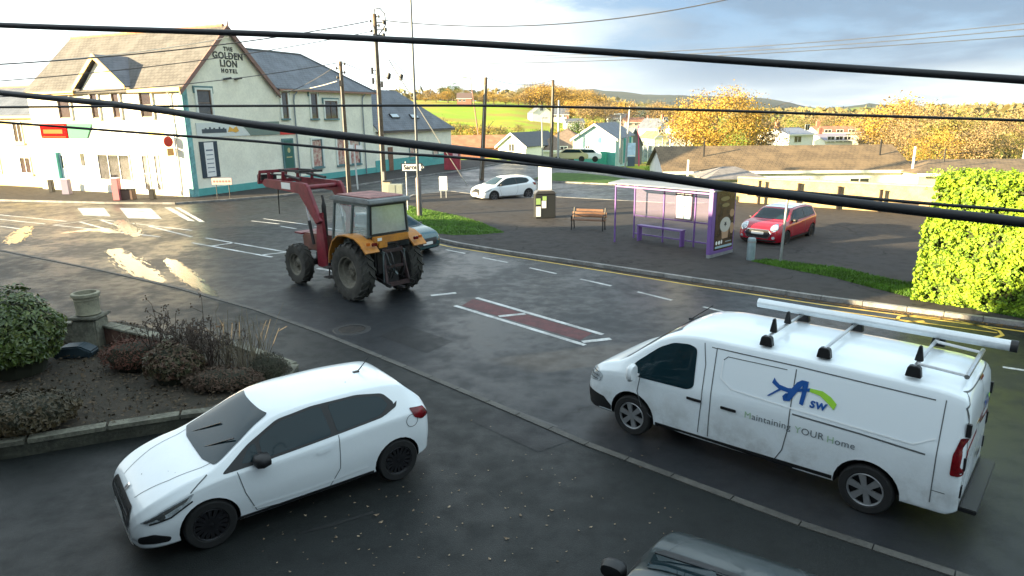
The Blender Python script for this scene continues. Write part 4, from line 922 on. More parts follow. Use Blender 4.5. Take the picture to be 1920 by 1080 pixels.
# ---------------------------------------------------------------- panel van
def make_van():
    h = Vector((-.751, .66)); lft = Vector((-h.y, h.x)); W = .978; L = 5.48
    c = Vector((3.265, 9.235))-lft*.80-h*.10
    v = thing('panel_van', 'white long panel van with roof bars and sign writing on its side', 'van', (c.x, c.y, 0), math.atan2(h.y, h.x))
    fa, ra, r = 1.76, -1.74, .335
    S = dict(zt=curve([(-2.74, .9), (-2.735, 1.55), (-2.70, 1.80), (-2.62, 1.90), (-2.3, 1.945), (-1, 1.97), (.6, 1.965), (.95, 1.93), (1.25, 1.83), (1.6, 1.58), (1.95, 1.29), (2.08, 1.205), (2.3, 1.13), (2.5, 1.03), (2.62, .93), (2.70, .80), (2.735, .66), (2.74, .5)]),
             zs=curve([(-2.74, .88), (-2.7, 1.13), (-2, 1.18), (0, 1.15), (1.2, 1.10), (2.0, 1.03), (2.4, .95), (2.6, .82), (2.7, .66), (2.74, .46)]),
             zb=curve([(-2.74, .36), (-2.6, .30), (2.3, .25), (2.6, .24), (2.74, .33)]))
    def ws(x):
        e = L/2-abs(x); rf = .55 if x > 0 else .14; b = W*(1-(.05 if x > 0 else .01)*(abs(x)/2.74)**2)
        if e < rf: b *= .70+.30*max(0, 1-(1-e/rf)**2.6)**.5 if x > 0 else .90+.10*max(0, 1-(1-e/rf)**2.4)**.5
        return b
    g = curve([(-2.74, 1), (-2.6, 1), (1.0, 1), (1.5, .8), (2.0, .15), (2.2, 0), (2.74, 0)])
    S['ws'] = ws; S['wb'] = lambda x: ws(x)*.975; S['wr'] = lambda x: ws(x)*(.90*(1-g(x))+.855*g(x)); S['edge'] = .84; S['bulge'] = 1.004
    body, bvh = make_body(v, S, L, M_vanpaint, (fa, ra), .40, W, .26)
    Ds = lambda poly, nm, m, off=.006, step=.06, side='L': project_decal(bvh, poly, side, nm, m, v, off=off, step=step)
    for s in 'LR':
        Ds([rounded([(1.90, 1.06), (1.72, 1.27), (1.35, 1.58), (1.12, 1.70), (.86, 1.735), (.72, 1.70), (.70, 1.12), (.80, 1.06), (1.6, 1.04)], .07)], 'cab_window', M_glass, .006, side=s)
        # door and panel seams
        Ds(line_poly([(1.62, 1.04), (1.66, .8), (1.58, .55), (1.40, .42)], .014), 'door_seam', M_seam, .004, side=s)
        Ds(line_poly([(.62, 1.80), (.56, 1.5), (.56, .9), (.60, .42)], .014), 'door_seam', M_seam, .004, side=s)
        Ds(line_poly([(.50, 1.765), (.42, 1.76), (.42, .9), (.44, .40)], .014)+line_poly([(-.72, 1.72), (-.72, .9), (-.66, .55), (-.56, .36)], .014)+line_poly([(.42, 1.765), (-.72, 1.765), (-2.35, 1.73)], .016), 'sliding_door_seam', M_seam, .004, side=s)
        Ds(line_poly([(-.76, 1.12), (-1.6, 1.10), (-2.34, 1.06)], .022), 'slide_rail', M_seam, .005, side=s)
        # pressed lines
        Ds(line_poly([(.30, 1.62), (.30, 1.36), (.12, 1.24), (-.6, 1.20), (-2.2, 1.15), (-2.42, 1.28)], .02), 'pressed_line', mat('paint white ridge and highlight', (.86, .89, .9), .2, coat=.7), .010, side=s)
        Ds(line_poly([(.30, 1.62), (.24, 1.68), (-.6, 1.69)], .012), 'pressed_line', M_seam, .003, side=s)
        Ds([[(1.33, .25), (-1.33, .30), (-1.33, .40), (1.33, .36)]], 'sill_trim', M_black, .008, side=s)
        for hx in (.68, .14):
            Ds([rounded([(hx+.11, .965), (hx+.11, .92), (hx-.13, .92), (hx-.13, .965)], .02)], 'door_handle', M_black, .03, .03, side=s)
        Ds([rounded([(2.66, .98), (2.46, .98), (2.32, .90), (2.38, .78), (2.66, .74)], .03)], 'headlight', M_lens, .008, .04, side=s)
        Ds(line_poly([(2.42, .93), (2.66, .93)], .012)+line_poly([(2.40, .87), (2.66, .87)], .012)+line_poly([(2.42, .81), (2.66, .81)], .012), 'headlight_bars', M_black, .014, side=s)
        Ds([[(2.74, .22), (2.16, .24), (2.16, .40), (2.3, .53), (2.5, .56), (2.74, .60)]], 'bumper_trim', M_black, .008, side=s)
        Ds([rounded([(-2.738, 1.34), (-2.738, .88), (-2.62, .88), (-2.62, 1.14), (-2.67, 1.36)], .03)], 'tail_light', M_redlens, .01, .04, side=s)
        Ds(line_poly([(-2.46, 1.75), (-2.46, .45)], .012)+line_poly([(-2.46, .62), (-2.60, .62)], .01), 'rear_seam', M_seam, .004, side=s)
    # windscreen, grille
    project_decal(bvh, [rounded([(-.66, 1.86), (.66, 1.86), (.84, 1.25), (-.84, 1.25)], .06)], 'F', 'windscreen', M_glass, v, off=.006)
    project_decal(bvh, [rounded([(-.6, .86), (.6, .86), (.5, .62), (-.5, .62)], .04)], 'F', 'grille', M_black, v, off=.01)
    project_decal(bvh, [rounded([(-.85, .56), (.85, .56), (.8, .28), (-.8, .28)], .04)], 'F', 'bumper_trim', M_black, v, off=.012)
    # back
    project_decal(bvh, line_poly([(0, .45), (0, 1.85)], .014)+line_poly([(-.83, .5), (-.83, 1.7), (-.7, 1.85), (.7, 1.85), (.83, 1.7), (.83, .5)], .014), 'B', 'rear_door_seam', M_seam, v, off=.004)
    project_decal(bvh, [rounded([(-.80, .48), (.80, .48), (.80, .37), (-.80, .37)], .02)], 'B', 'bumper_step', M_black, v, off=.02)
    project_decal(bvh, [rounded([(-.38, .78), (-.12, .78), (-.12, .70), (-.38, .70)], .02)], 'B', 'rear_handle', M_black, v, off=.02)
    project_decal(bvh, [rounded([(-.10, 1.86), (.10, 1.86), (.10, 1.83), (-.10, 1.83)], .01)], 'B', 'brake_light', M_redlens, v, off=.02)
    mb = MB(); mb.box((-2.83, 0, .40), (.20, 1.62, .06)); part(mb, 'rear_step', M_black, v, bev=.01)
    for y, zz in ((.93, 1.45), (.93, 1.02), (.93, .66)):
        for s in (1, -1):
            mb = MB(); mb.box((-2.73, s*y*.93, zz), (.05, .05, .16)); part(mb, 'rear_hinge', M_black, v)
    # logo and lettering on both sides and the back
    blue = mat('sign blue', (.01, .08, .30), .4); green = mat('sign green', (.32, .62, .05), .4); grey = mat('sign grey', (.10, .12, .13), .4); pale = mat('sign pale green', (.34, .50, .33), .4)
    def logo(side, mir, cx, cz, k, nm='logo'):
        T = lambda pts: [(cx+mir*a*k, cz+b*k) for a, b in pts]
        def swoosh(p):
            return p
        sw = [T([(-.50, .06), (-.47, .16), (-.42, .10), (-.36, .055), (-.44, .02)]), T([(-.44, .02), (-.36, .055), (-.2, .03), (-.05, .06), (-.05, .0), (-.2, -.05), (-.36, -.03)]), T([(-.56, -.20), (-.52, -.20), (-.30, -.02), (-.36, -.02)])]
        A = [T([(-.25, -.22), (-.14, -.20), (.08, .20), (.14, .23), (.02, .23), (-.06, .17), (-.22, -.10)]), T([(-.25, -.22), (-.28, -.14), (-.22, -.06), (-.18, -.10)]), T([(.04, .20), (.14, .23), (.13, .0), (.10, -.22), (.03, -.2), (.05, 0)])]
        gr = [T([(-.05, .0), (-.05, .06), (.18, .12), (.18, .06)])]
        g2 = [T([(.18, .06), (.18, .12), (.40, .12), (.55, .05), (.66, -.05), (.62, -.16), (.50, -.06), (.36, .03)])]
        pr_ = lambda p, n_, m_, o_: project_decal(bvh, p, side, n_, m_, v, off=o_, step=.05)
        pr_(sw+A+gr, nm, blue, .010); pr_(g2, nm, green, .011)
        vs, fs = text_tris('sw', .26*k, 1.0, .004)
        pr_([([(cx+mir*(.36*k+q.x+.10*q.y), cz-.13*k+q.y) for q in vs], fs)], nm, blue, .012)
    for s, mir in (('L', -1), ('R', 1)):
        logo(s, mir, -.80, 1.43, .74)
        for txt, tx, sz in (('Maintaining', -.43, .135), ('YOUR', -1.00, .135), ('Home', -1.40, .135)):
            vs, fs = text_tris(txt, sz, 1.06)
            w1 = text_tris(txt[0], sz, 1.06)[0]; x0 = min(q.x for q in vs); cut = x0+max(q.x for q in w1)-min(q.x for q in w1)+.008; z1 = {'M': .925, 'Y': .915, 'H': .905}[txt[0]]
            for nm_, ff, mm_ in (('first_letter', [f for f in fs if sum(vs[i].x for i in f)/len(f) < cut], pale), ('lettering', [f for f in fs if sum(vs[i].x for i in f)/len(f) >= cut], grey)):
                project_decal(bvh, [([(tx+mir*q.x, z1+q.y) for q in vs], ff)], s, nm_, mm_, v, off=.009, step=.08)
    logo('B', -1, -.42, 1.42, .42)
    for s in (1, -1):
        mirror_part(v, 1.66, s*1.04, 1.17, M_paint, s, (.12, .24, .30))
        for x in (fa, ra): make_wheel(v, x, s*(W-.125), r, .22, s, M_alloy, 6, 'five', rimr=.225)
    # roof bars
    for bx in (-.25, -1.02, -2.07):
        mb = MB(); mb.box((bx, 0, 2.055), (.045, 1.5, .03)); b = part(mb, 'roof_bar', M_alloy, v, bev=.006)
        for s in (1, -1):
            f = MB(); f.prism([(-.09, -.12), (.09, -.12), (.07, .0), (.05, .02), (-.05, .02), (-.07, 0)], s*.70, s*.80, lambda a, b_, t: (bx+a, t, 2.05+b_)); part(f, 'bar_foot', M_black, b, bev=.008)
        if bx != -1.02:
            f = MB(); f.prism([(-.05, 0), (.05, 0), (.015, .20), (-.015, .20)], .50, .56, lambda a, b_, t: (bx+a, t, 2.07+b_)); part(f, 'load_stop', M_black, b, bev=.008)
    f = MB(); f.prism([(-.05, 0), (.05, 0), (.015, .18), (-.015, .18)], -.05, .01, lambda a, b_, t: (-.25+a, t, 2.07+b_)); part(f, 'load_stop', M_black, v, bev=.008)
    mb = MB()
    mb.tube([(-2.07, .62, 2.06), (-2.60, .60, 2.02)], .02, 8); mb.tube([(-2.07, -.48, 2.06), (-2.60, -.48, 2.02)], .02, 8); mb.tube([(-2.60, .64, 2.02), (-2.60, -.60, 2.02)], .03, 8)
    part(mb, 'ladder_roller', M_alloy, v, sm=40)
    # pipe tube along the far side
    mb = MB(); mb.tube([(.43, -.62, 2.14), (-2.88, -.62, 2.14)], .072, 16); t_ = part(mb, 'pipe_carrier', mat('pale tube', (.62, .66, .68), .3, .3, var=.05), v, sm=40)
    mb = MB(); mb.tube([(-2.88, -.62, 2.14), (-2.96, -.62, 2.14)], .080, 16); part(mb, 'tube_cap', M_black, t_, sm=40)
    mb = MB()
    mb.tube([(1.55, -.5, 1.66), (1.15, -.52, 1.98)], .008, 6); mb.box((1.5, -.5, 1.69), (.10, .05, .03)); part(mb, 'aerial', M_black, v)
    return v
make_van()
# ---------------------------------------------------------------- dark car at the bottom edge
M_darkpaint = mat('dark green grey car paint', (0.02, 0.032, 0.034), 0.3, coat=.4, metal=.2)
P = hatch(L=4.1, W=1.76, H=1.48, wb=2.55, mm=M_black, mx=.62, msz=(.16, .26, .16))
hd = Vector((.54, .84)).normalized(); lf = Vector((-hd.y, hd.x)); cw = G(1243, 1034, 1.0)
car, bvh, S = small_car('parked_car', 'dark grey green car cut off by the bottom edge, nose towards the road', (cw.x-hd.x*1.12-lf.x*.66, cw.y-hd.y*1.12-lf.y*.66), hd, M_darkpaint, P, z=ZF)
project_decal(bvh, [[(1.16, -.66), (1.16, .66), (1.02, .70), (1.02, -.70)]], 'T', 'wiper_cowl', M_black, car, off=.012)
for y0 in (-.40, .16):
    mb = MB(); mb.bar((1.03, y0, 1.02), (.78, y0+.46, 1.19), .02, .014); part(mb, 'wiper', M_black, car)
for s_ in (1, -1):
    project_decal(bvh, line_poly([(1.16, s_*.64), (1.6, s_*.56), (1.95, s_*.42)], .012), 'T', 'bonnet_edge', M_seam, car, off=.003)
# ---------------------------------------------------------------- teal hatchback behind the tractor
M_teal = mat('teal car paint', (0.018, 0.070, 0.078), 0.22, coat=.8, metal=.3)
P = hatch(L=3.95, W=1.72, H=1.46)
hd = Vector((.79, -.61)); n0 = Vector((-3.15, 25.25))
car, bvh, S = small_car('moving_car', 'teal hatchback half hidden behind the tractor on the far lane', n0-hd*1.98, hd, M_teal, P)
# ---------------------------------------------------------------- white hatchback with dark roof line by the side road
P = hatch(L=3.97, W=1.76, H=1.42, wb=2.47, spokes=5, style='five')
P['ends'] += [([(-.36, .70), (.36, .70), (.30, .40), (-.30, .40)], 'grille', 'F')]
hd = Vector((-.86, -.51)).normalized(); lf = Vector((-hd.y, hd.x)); mid = (G(926, 376)+G(987, 373))/2
car, bvh, S = small_car('moving_car', 'white hatchback with black roof edge on the side road beyond the grass', (mid.x-lf.x*.8, mid.y-lf.y*.8), hd, M_paint, P, roofpaint=M_black, rim=mat('grey alloy', (.12, .12, .13), .4, .6))
# ---------------------------------------------------------------- small red car with white roof
M_red = mat('red car paint', (0.34, 0.003, 0.016), 0.25, coat=.5)
M_roofw = mat('white roof paint', (.75, .77, .78), .25, coat=.6)
def red_car():
    L = 3.83; q = 1.42/1.46
    P = hatch(L=L, W=1.73, H=1.42, wb=2.49, fo=.76, mm=M_black)
    P['zt'] = [(-1.915, .6), (-1.9, .85), (-1.84, 1.05), (-1.74, 1.24), (-1.62, 1.35), (-1.3, 1.385), (-.5, 1.415), (.05, 1.40), (.32, 1.34), (.62, 1.16), (.86, 1.01), (1.0, .965), (1.4, .925), (1.66, .86), (1.80, .78), (1.88, .66), (1.915, .52)]
    P['gh'] = [(-1.915, .3), (-1.6, .9), (-.5, 1), (.2, 1), (.55, .75), (.85, .15), (1.0, 0), (1.98, 0)]
    P['tw'] = .76; P['mx'] = .62; P['mz'] = .96; P['rf'] = .5
    P['side'] = [([(.78, .93), (.52, 1.16), (.26, 1.32), (-.3, 1.36), (-1.0, 1.345), (-1.5, 1.28), (-1.55, 1.0), (-.5, .95)], 'trim'),
        ([(.62, .97), (.42, 1.15), (.20, 1.27), (-.3, 1.31), (-.48, 1.31), (-.50, .98)], 'side_glass'),
        ([(-.56, .99), (-.54, 1.31), (-1.0, 1.30), (-1.38, 1.24), (-1.42, 1.03)], 'side_glass'),
        ([(.74, .9), (.70, .6), (.60, .30), (-.40, .27), (-.52, .5), (-.52, .96)], 'seam'),
        ([(1.0, .24), (-1.0, .24), (-1.0, .33), (1.0, .33)], 'sill'),
        ([(-.25, .80), (-.25, .84), (-.42, .84), (-.42, .80)], 'handle')]
    disc = lambda cx, cz, r_, n=18: [(cx+r_*math.cos(2*math.pi*i/n), cz+r_*math.sin(2*math.pi*i/n)) for i in range(n)]
    P['ends'] = [([(-.54, 1.33), (.54, 1.33), (.68, .985), (-.68, .985)], 'windscreen', 'F'), ([(-.5, 1.28), (.5, 1.28), (.58, 1.0), (-.58, 1.0)], 'rear_window', 'B'),
        ([(-.40, .66), (.40, .66), (.50, .54), (.40, .38), (-.40, .38), (-.50, .54)], 'grille', 'F'),
        (line_poly([(-.42, .67), (.42, .67), (.53, .54), (.43, .37), (-.43, .37), (-.53, .54), (-.42, .67)], .03), 'chrome_trim', 'F'),
        ([(-.25, .60), (.25, .60), (.25, .50), (-.25, .50)], 'number_plate', 'F'),
        ([(-.75, .31), (.75, .31), (.68, .24), (-.68, .24)], 'bumper_trim', 'F')]
    P['nosew'] = 1
    hd = Vector((-.70, -.714)).normalized(); ns = G(1424, 462)
    car, bvh, S = small_car('parked_car', 'small red car with white roof and round headlights in the car park', (ns.x-hd.x*1.9-.12, ns.y-hd.y*1.9), hd, M_red, P, rim=M_blackalloy)
    dz = Vector((-1, 0, -.35)).normalized()
    for s in (1, -1):
        project_decal(bvh, [disc(s*.60, .76, .135)], 'F', 'headlight', M_chrome, car, off=.012, step=.05)
        project_decal(bvh, [disc(s*.60, .76, .10)], 'F', 'headlight_lens', M_lens, car, off=.022, step=.05)
        project_decal(bvh, [disc(s*.63, .40, .055)], 'F', 'fog_lamp', M_lens, car, off=.014)
    project_decal(bvh, [rounded([(.22, -.54), (.22, .54), (-1.55, .52), (-1.55, -.52)], .12, 5)], 'T', 'roof_panel', M_roofw, car, off=.012, step=.1)
    for y in (.22, -.22):
        pass
    return car
red_car()
# ================================================================ tractor with front loader
def tractor():
    h = Vector((-.725, .689)).normalized(); O = (-3.92, 19.48)
    t = thing('tractor', 'orange and brown farm tractor with its dark red front loader raised, driving away', 'tractor', (O[0], O[1], 0), math.atan2(h.y, h.x))
    org = mat('worn orange paint', (.50, .20, .02), .45, var=.25, vscale=3, col2=(.32, .13, .03)); dred = mat('dark red loader paint', (.17, .018, .028), .42, var=.3, vscale=4)
    rust = mat('rusty red roof', (.25, .115, .105), .75, var=.35, vscale=3); steel = mat('weathered grey green metal', (.10, .125, .125), .5, .3, var=.2)
    grim = mat('black greasy metal', (.022, .02, .02), .6, .2, var=.4, vscale=6, bump=.4); mudt = mat('muddy tyre rubber', (.036, .034, .029), .9, var=.4, vscale=5, bump=.4, bscale=30)
    rimm = mat('muddy pale rim', (.13, .12, .095), .7, .1, var=.3, vscale=4)
    glass = mat('cab glass', (.05, .06, .06), .06, spec=1)
    def big_wheel(x, y, r, wd, side, nl, dish):
        rr = r*.56; hw = wd/2
        w_ = MB(); w_.lathe([(0.001, -hw*.3), (rr*.9, -hw*.3), (rr, -hw*.9), (rr*.98, -hw*.95)], 24, axis='Y'); w_.lathe([(0.001, dish), (rr*.28, dish), (rr*.34, dish-.05*1), (rr*.62, dish-.10), (rr*.72, hw*.35), (rr*.86, hw*.4), (rr*.9, hw*.8), (rr*1.0, hw*.86)], 32, axis='Y')
        for k in range(8):
            a = k*math.pi/4; w_.lathe([(.001, dish+.03), (.022, dish+.03), (.022, dish-.02)], 6, c=(rr*.22*math.cos(a), 0, rr*.22*math.sin(a)), axis='Y')
        sg = lambda V: [(p[0], p[1]*side, p[2]) for p in V]
        w_.v = sg(w_.v); o = part(w_, 'wheel', rimm, t, sm=35); o.location = (x, y, r)
        q = MB(); q.lathe([(rr*.98, -hw*.85), (r*.80, -hw*1.0), (r*.90, -hw*.97), (r*.945, -hw*.8), (r*.955, 0), (r*.945, hw*.8), (r*.90, hw*.97), (r*.80, hw*1.0), (rr*1.08, hw*.95), (rr*.98, hw*.85)], 44, axis='Y')
        for k in range(nl):
            for sd, ph in ((1, 0), (-1, .5)):
                a0 = 2*math.pi*(k+ph)/nl; a1 = a0-.30*sd*0-.26; vs = []
                for (aa, yy, rw) in ((a0, sd*hw*1.02, .93), (a0-.10, sd*hw*.55, 1), (a1, sd*hw*.02, 1)):
                    for da in (-.045, .045):
                        for rad in (.9, rw if yy != sd*hw*1.02 else .955):
                            vs.append((r*rad*math.cos(aa+da), yy, r*rad*math.sin(aa+da)))
                F_ = []
                for i in (0, 4):
                    b = i; F_ += [(b+1, b+3, b+7, b+5), (b, b+1, b+5, b+4), (b+3, b+2, b+6, b+7)]
                F_ += [(0, 2, 3, 1), (8, 9, 11, 10)]
                q.add(vs, F_)
        q.v = sg(q.v); part(q, 'tyre', mudt, o, sm=25, fix=False)
        return o
    for s in (1, -1):
        big_wheel(0, s*.85, .835, .46, s, 20, .06); big_wheel(2.98, s*.84, .64, .34, s, 17, .10)
    # chassis, gearbox, axles, engine
    m_ = MB(); m_.box((.55, 0, .78), (2.2, .46, .5)); m_.box((0, 0, .85), (.45, 1.3, .34)); m_.box((2.1, 0, .72), (2.0, .36, .42)); m_.box((2.98, 0, .62), (.22, 1.4, .18)); m_.box((2.98, 0, .62), (.35, .35, .3)); part(m_, 'chassis', grim, t, bev=.03)
    m_ = MB(); m_.prism([(1.35, 1.0), (3.35, .98), (3.55, 1.1), (3.6, 1.42), (3.45, 1.50), (1.35, 1.60)], -.33, .33, lambda u, v, w_: (u, w_, v)); part(m_, 'bonnet', mat('dark rusty bonnet', (.13, .045, .03), .5, var=.4, vscale=3), t, bev=.04)
    m_ = MB(); m_.box((3.62, 0, 1.1), (.10, .5, .45)); m_.box((3.75, 0, 1.47), (.45, .8, .05)); part(m_, 'front_weights', dred, t, bev=.02)
    # cab
    cab = MB(); p_ = .035
    ring0 = [(-.58, .66, 1.88), (-.64, .60, 2.74)]; 
    posts = [((1.30, .70, .80), (1.05, .62, 2.74)), ((1.30, -.70, .80), (1.05, -.62, 2.74)), ((.22, .70, 1.75), (.12, .62, 2.74)), ((.22, -.70, 1.75), (.12, -.62, 2.74)), ((-.60, .68, 1.85), (-.60, .62, 2.74)), ((-.60, -.68, 1.85), (-.60, -.62, 2.74))]
    for a, b in posts: cab.bar(a, b, .07, .07, up=(1, 0, 0))
    for s in (1, -1):
        cab.bar((-.6, s*.62, 2.72), (1.05, s*.62, 2.72), .07, .08); cab.bar((.25, s*.70, 1.75), (-.6, s*.68, 1.86), .06, .08); cab.bar((1.30, s*.70, .82), (.55, s*.70, .86), .06, .06); cab.bar((.55, s*.70, .86), (.22, s*.7, 1.75), .05, .05)
    cab.bar((-.6, .6, 2.72), (-.6, -.6, 2.72), .07, .08); cab.bar((1.05, .6, 2.72), (1.05, -.6, 2.72), .07, .08); cab.bar((-.6, .66, 1.88), (-.6, -.66, 1.88), .07, .07)
    co = part(cab, 'cab_frame', steel, t, bev=.008)
    m_ = MB(); m_.prism([(-.78, 2.76), (1.22, 2.76), (1.18, 2.86), (1.0, 2.90), (-.6, 2.90), (-.76, 2.86)], -.72, .72, lambda u, v, w_: (u, w_, v)); rf = part(m_, 'roof', mat('grey roof rim', (.15, .16, .16), .6, var=.2), co, bev=.025)
    m_ = MB(); m_.prism([(-.62, 2.905), (1.05, 2.905), (1.0, 2.935), (-.56, 2.935)], -.60, .60, lambda u, v, w_: (u, w_, v)); part(m_, 'roof_panel', rust, co, bev=.012)
    m_ = MB(); m_.add([(-.645, .60, 1.93), (-.645, -.60, 1.93), (-.64, -.56, 2.68), (-.64, .56, 2.68), (-.625, .60, 1.93), (-.625, -.60, 1.93), (-.62, -.56, 2.68), (-.62, .56, 2.68)], [(0, 1, 2, 3), (4, 7, 6, 5), (0, 4, 5, 1), (1, 5, 6, 2), (2, 6, 7, 3), (3, 7, 4, 0)])
    part(m_, 'rear_window', mat('milky rear glass', (.30, .33, .31), .12, spec=1, var=.12, vscale=1.2), co)
    m_ = MB()
    fr = [(-.66, .62, 1.90), (-.66, -.62, 1.90), (-.655, -.58, 2.71), (-.655, .58, 2.71)]
    for i in range(4): m_.bar(fr[i], fr[(i+1) % 4], .035, .035, up=(1, 0, 0))
    part(m_, 'window_frame', M_black, co)
    for s in (1, -1):
        for nm, q in (('door_glass', [(1.22, 1.0), (.56, .95), (.26, 1.72), (.16, 2.66), (1.0, 2.66)]), ('side_glass', [(.18, 1.80), (-.56, 1.90), (-.56, 2.66), (.10, 2.66)])):
            m_ = MB(); m_.prism([(a, b) for a, b in q], 0, .01, lambda u, v, w_: (u, s*((.70-(v-.8)*.041)-.01+w_), v))
            gl = bpy.data.materials.get('see through cab glass')
            if not gl:
                gl = mat('see through cab glass', (.6, .7, .68), .03); gl.node_tree.nodes['Principled BSDF'].inputs['Transmission Weight'].default_value = .0
                gl.node_tree.nodes['Principled BSDF'].inputs['Alpha'].default_value = .28
            part(m_, nm, gl, co)
    m_ = MB(); m_.prism([(.0, 1.35), (.5, 1.35), (.5, 1.5), (.08, 1.55), (-.05, 2.15), (-.18, 2.15), (-.12, 1.5)], -.24, .24, lambda u, v, w_: (u, w_, v)); part(m_, 'seat', M_black, co, bev=.03)
    m_ = MB(); m_.lathe([(.19, 0), (.205, .02), (.19, .04), (.175, .02), (.19, 0)], 20, c=(.78, 0, 1.85)); m_.tube([(.78, 0, 1.86), (.95, 0, 1.3)], .03, 8); part(m_, 'steering_wheel', M_black, co)
    m_ = MB(); m_.box((.95, 0, 1.5), (.25, .7, .55)); m_.box((.35, 0, 1.05), (1.3, 1.25, .08)); part(m_, 'dashboard', grim, co, bev=.03)
    # fenders
    for s in (1, -1):
        pts = [(.92, 1.02), (.86, 1.35), (.66, 1.68), (.36, 1.86), (0, 1.90), (-.45, 1.86), (-.72, 1.74), (-1.0, 1.50)]
        pt2 = [(a*.965, b-.03) for a, b in pts[::-1]]
        m_ = MB(); y0, y1 = s*.60, s*1.06
        m_.prism(pts+pt2, min(y0, y1), max(y0, y1), lambda u, v, w_: (u, w_, v)); fo = part(m_, 'mudguard', org, t, sm=40)
        m_ = MB(); m_.prism([(.86, .9), (.84, 1.36), (.64, 1.68), (.34, 1.85), (-.45, 1.85), (-.7, 1.74), (-.72, 1.5), (.3, 1.3)], min(s*.60, s*.64), max(s*.60, s*.64), lambda u, v, w_: (u, w_, v)); part(m_, 'inner_guard', steel, fo)
        m_ = MB(); m_.box((-.93, s*.72, 1.70), (.07, .16, .09)); part(m_, 'tail_lamp', M_redlens, fo, bev=.015)
        m_ = MB(); m_.box((-.90, s*.90, 1.72), (.06, .10, .08)); part(m_, 'indicator', mat('amber lens', (.5, .12, .01), .2), fo, bev=.01)
    m_ = MB(); m_.box((-.70, 0, 1.76), (.10, 1.22, .20)); m_.box((-.72, .3, 1.62), (.08, .3, .18)); part(m_, 'rear_panel', org, t, bev=.015)
    m_ = MB(); m_.box((-.76, .42, 1.78), (.02, .14, .08)); part(m_, 'rear_marker', M_plate, t)
    # rear linkage
    m_ = MB(); m_.box((-.35, 0, 1.15), (.45, .9, .85)); m_.box((-.5, 0, .62), (.4, .5, .35)); part(m_, 'rear_housing', grim, t, bev=.05)
    for s in (1, -1):
        m_ = MB(); m_.bar((-.2, s*.32, .62), (-1.15, s*.42, .50), .05, .09); part(m_, 'lower_link', grim, t)
        m_ = MB(); m_.bar((-.35, s*.25, 1.45), (-.85, s*.36, 1.38), .05, .08); m_.tube([(-.8, s*.36, 1.38), (-.85, s*.40, .55)], .025, 8); part(m_, 'lift_arm', steel, t)
    m_ = MB(); m_.bar((-.4, 0, 1.12), (-1.0, .05, .75), .05); part(m_, 'top_link', steel, t)
    m_ = MB(); m_.bar((-.3, 0, .42), (-1.2, 0, .42), .09, .05); part(m_, 'drawbar', grim, t)
    m_ = MB()
    for y_ in (-.38, .38): m_.bar((-.95, y_, .45), (-.72, y_*.8, 1.5), .07, .10)
    m_.bar((-.95, -.4, .5), (-.95, .4, .5), .10, .12); m_.bar((-.78, -.33, 1.42), (-.78, .33, 1.42), .08, .10); m_.bar((-.86, -.36, .98), (-.86, .36, .98), .07, .08)
    part(m_, 'hitch_frame', mat('dark brown steel', (.030, .014, .014), .6, var=.4, vscale=6), t, bev=.012)
    for y_ in (-.2, .1, .22):
        m_ = MB(); m_.tube([(-.62, y_, 1.55), (-.9, y_*1.3, 1.3), (-.98, y_*1.1, .9), (-.80, y_, .62)], .018, 7); part(m_, 'hydraulic_hose', M_black, t, sm=50)
    # steps on the left
    for z in (.45, .75):
        m_ = MB(); m_.box((1.35, .78, z), (.3, .26, .03)); m_.bar((1.22, .72, z), (1.22, .68, z+.4), .03); m_.bar((1.48, .72, z), (1.48, .68, z+.4), .03); part(m_, 'step', grim, t)
    # exhaust
    m_ = MB(); m_.tube([(2.2, .30, 1.5), (2.2, .30, 2.45), (2.2, .30, 2.6), (2.25, .30, 2.78)], [.07, .07, .04, .035], 10); part(m_, 'exhaust', grim, t, sm=40)
    # loader
    for s in (1, -1):
        y = s*.52
        m_ = MB(); m_.prism([(1.75, .6), (2.35, .6), (2.35, 1.3), (2.2, 2.25), (1.95, 2.3), (1.85, 1.4)], y-.05, y+.05, lambda u, v, w_: (u, w_, v)); part(m_, 'loader_tower', dred, t, bev=.015)
        m_ = MB(); pr_ = [(1.90, 2.05), (2.15, 1.93), (3.02, 2.80), (5.15, 2.88), (5.35, 3.0), (5.15, 3.14), (2.62, 3.14), (2.50, 3.05)]
        m_.prism(pr_, y+s*.07-.06, y+s*.07+.06, lambda u, v, w_: (u, w_, v)); ao = part(m_, 'loader_arm', dred, t, bev=.015)
        m_ = MB(); m_.tube([(2.45, y+s*.07, 1.28), (2.62, y+s*.07, 2.0)], .05, 10); part(m_, 'lift_ram', grim, ao, sm=40)
        m_ = MB(); m_.tube([(2.62, y+s*.07, 2.0), (2.80, y+s*.07, 2.75)], .03, 10); part(m_, 'ram_rod', M_chrome, ao, sm=40)
        m_ = MB(); m_.tube([(3.2, y-s*.08, 3.22), (4.3, y-s*.08, 3.30)], .045, 10); m_.tube([(4.3, y-s*.08, 3.30), (5.05, y-s*.08, 3.28)], .025, 8); part(m_, 'tilt_ram', grim, ao, sm=40)
        m_ = MB(); m_.bar((4.15, y, 3.12), (4.1, y, 3.42), .10, .05); m_.bar((5.05, y, 3.05), (5.05, y, 3.35), .10, .05); part(m_, 'linkage_plate', dred, ao, bev=.01)
        if s > 0:
            m_ = MB(); m_.box((3.75, y+.135, 3.0), (.55, .012, .20)); part(m_, 'decal_plate', M_plate, ao)
    m_ = MB(); m_.tube([(2.75, -.55, 3.0), (2.75, .55, 3.0)], .07, 10); part(m_, 'cross_tube', dred, t)
    m_ = MB()
    m_.box((5.45, 0, 3.02), (.10, 1.45, .12)); m_.box((5.30, 0, 3.36), (.10, 1.45, .10))
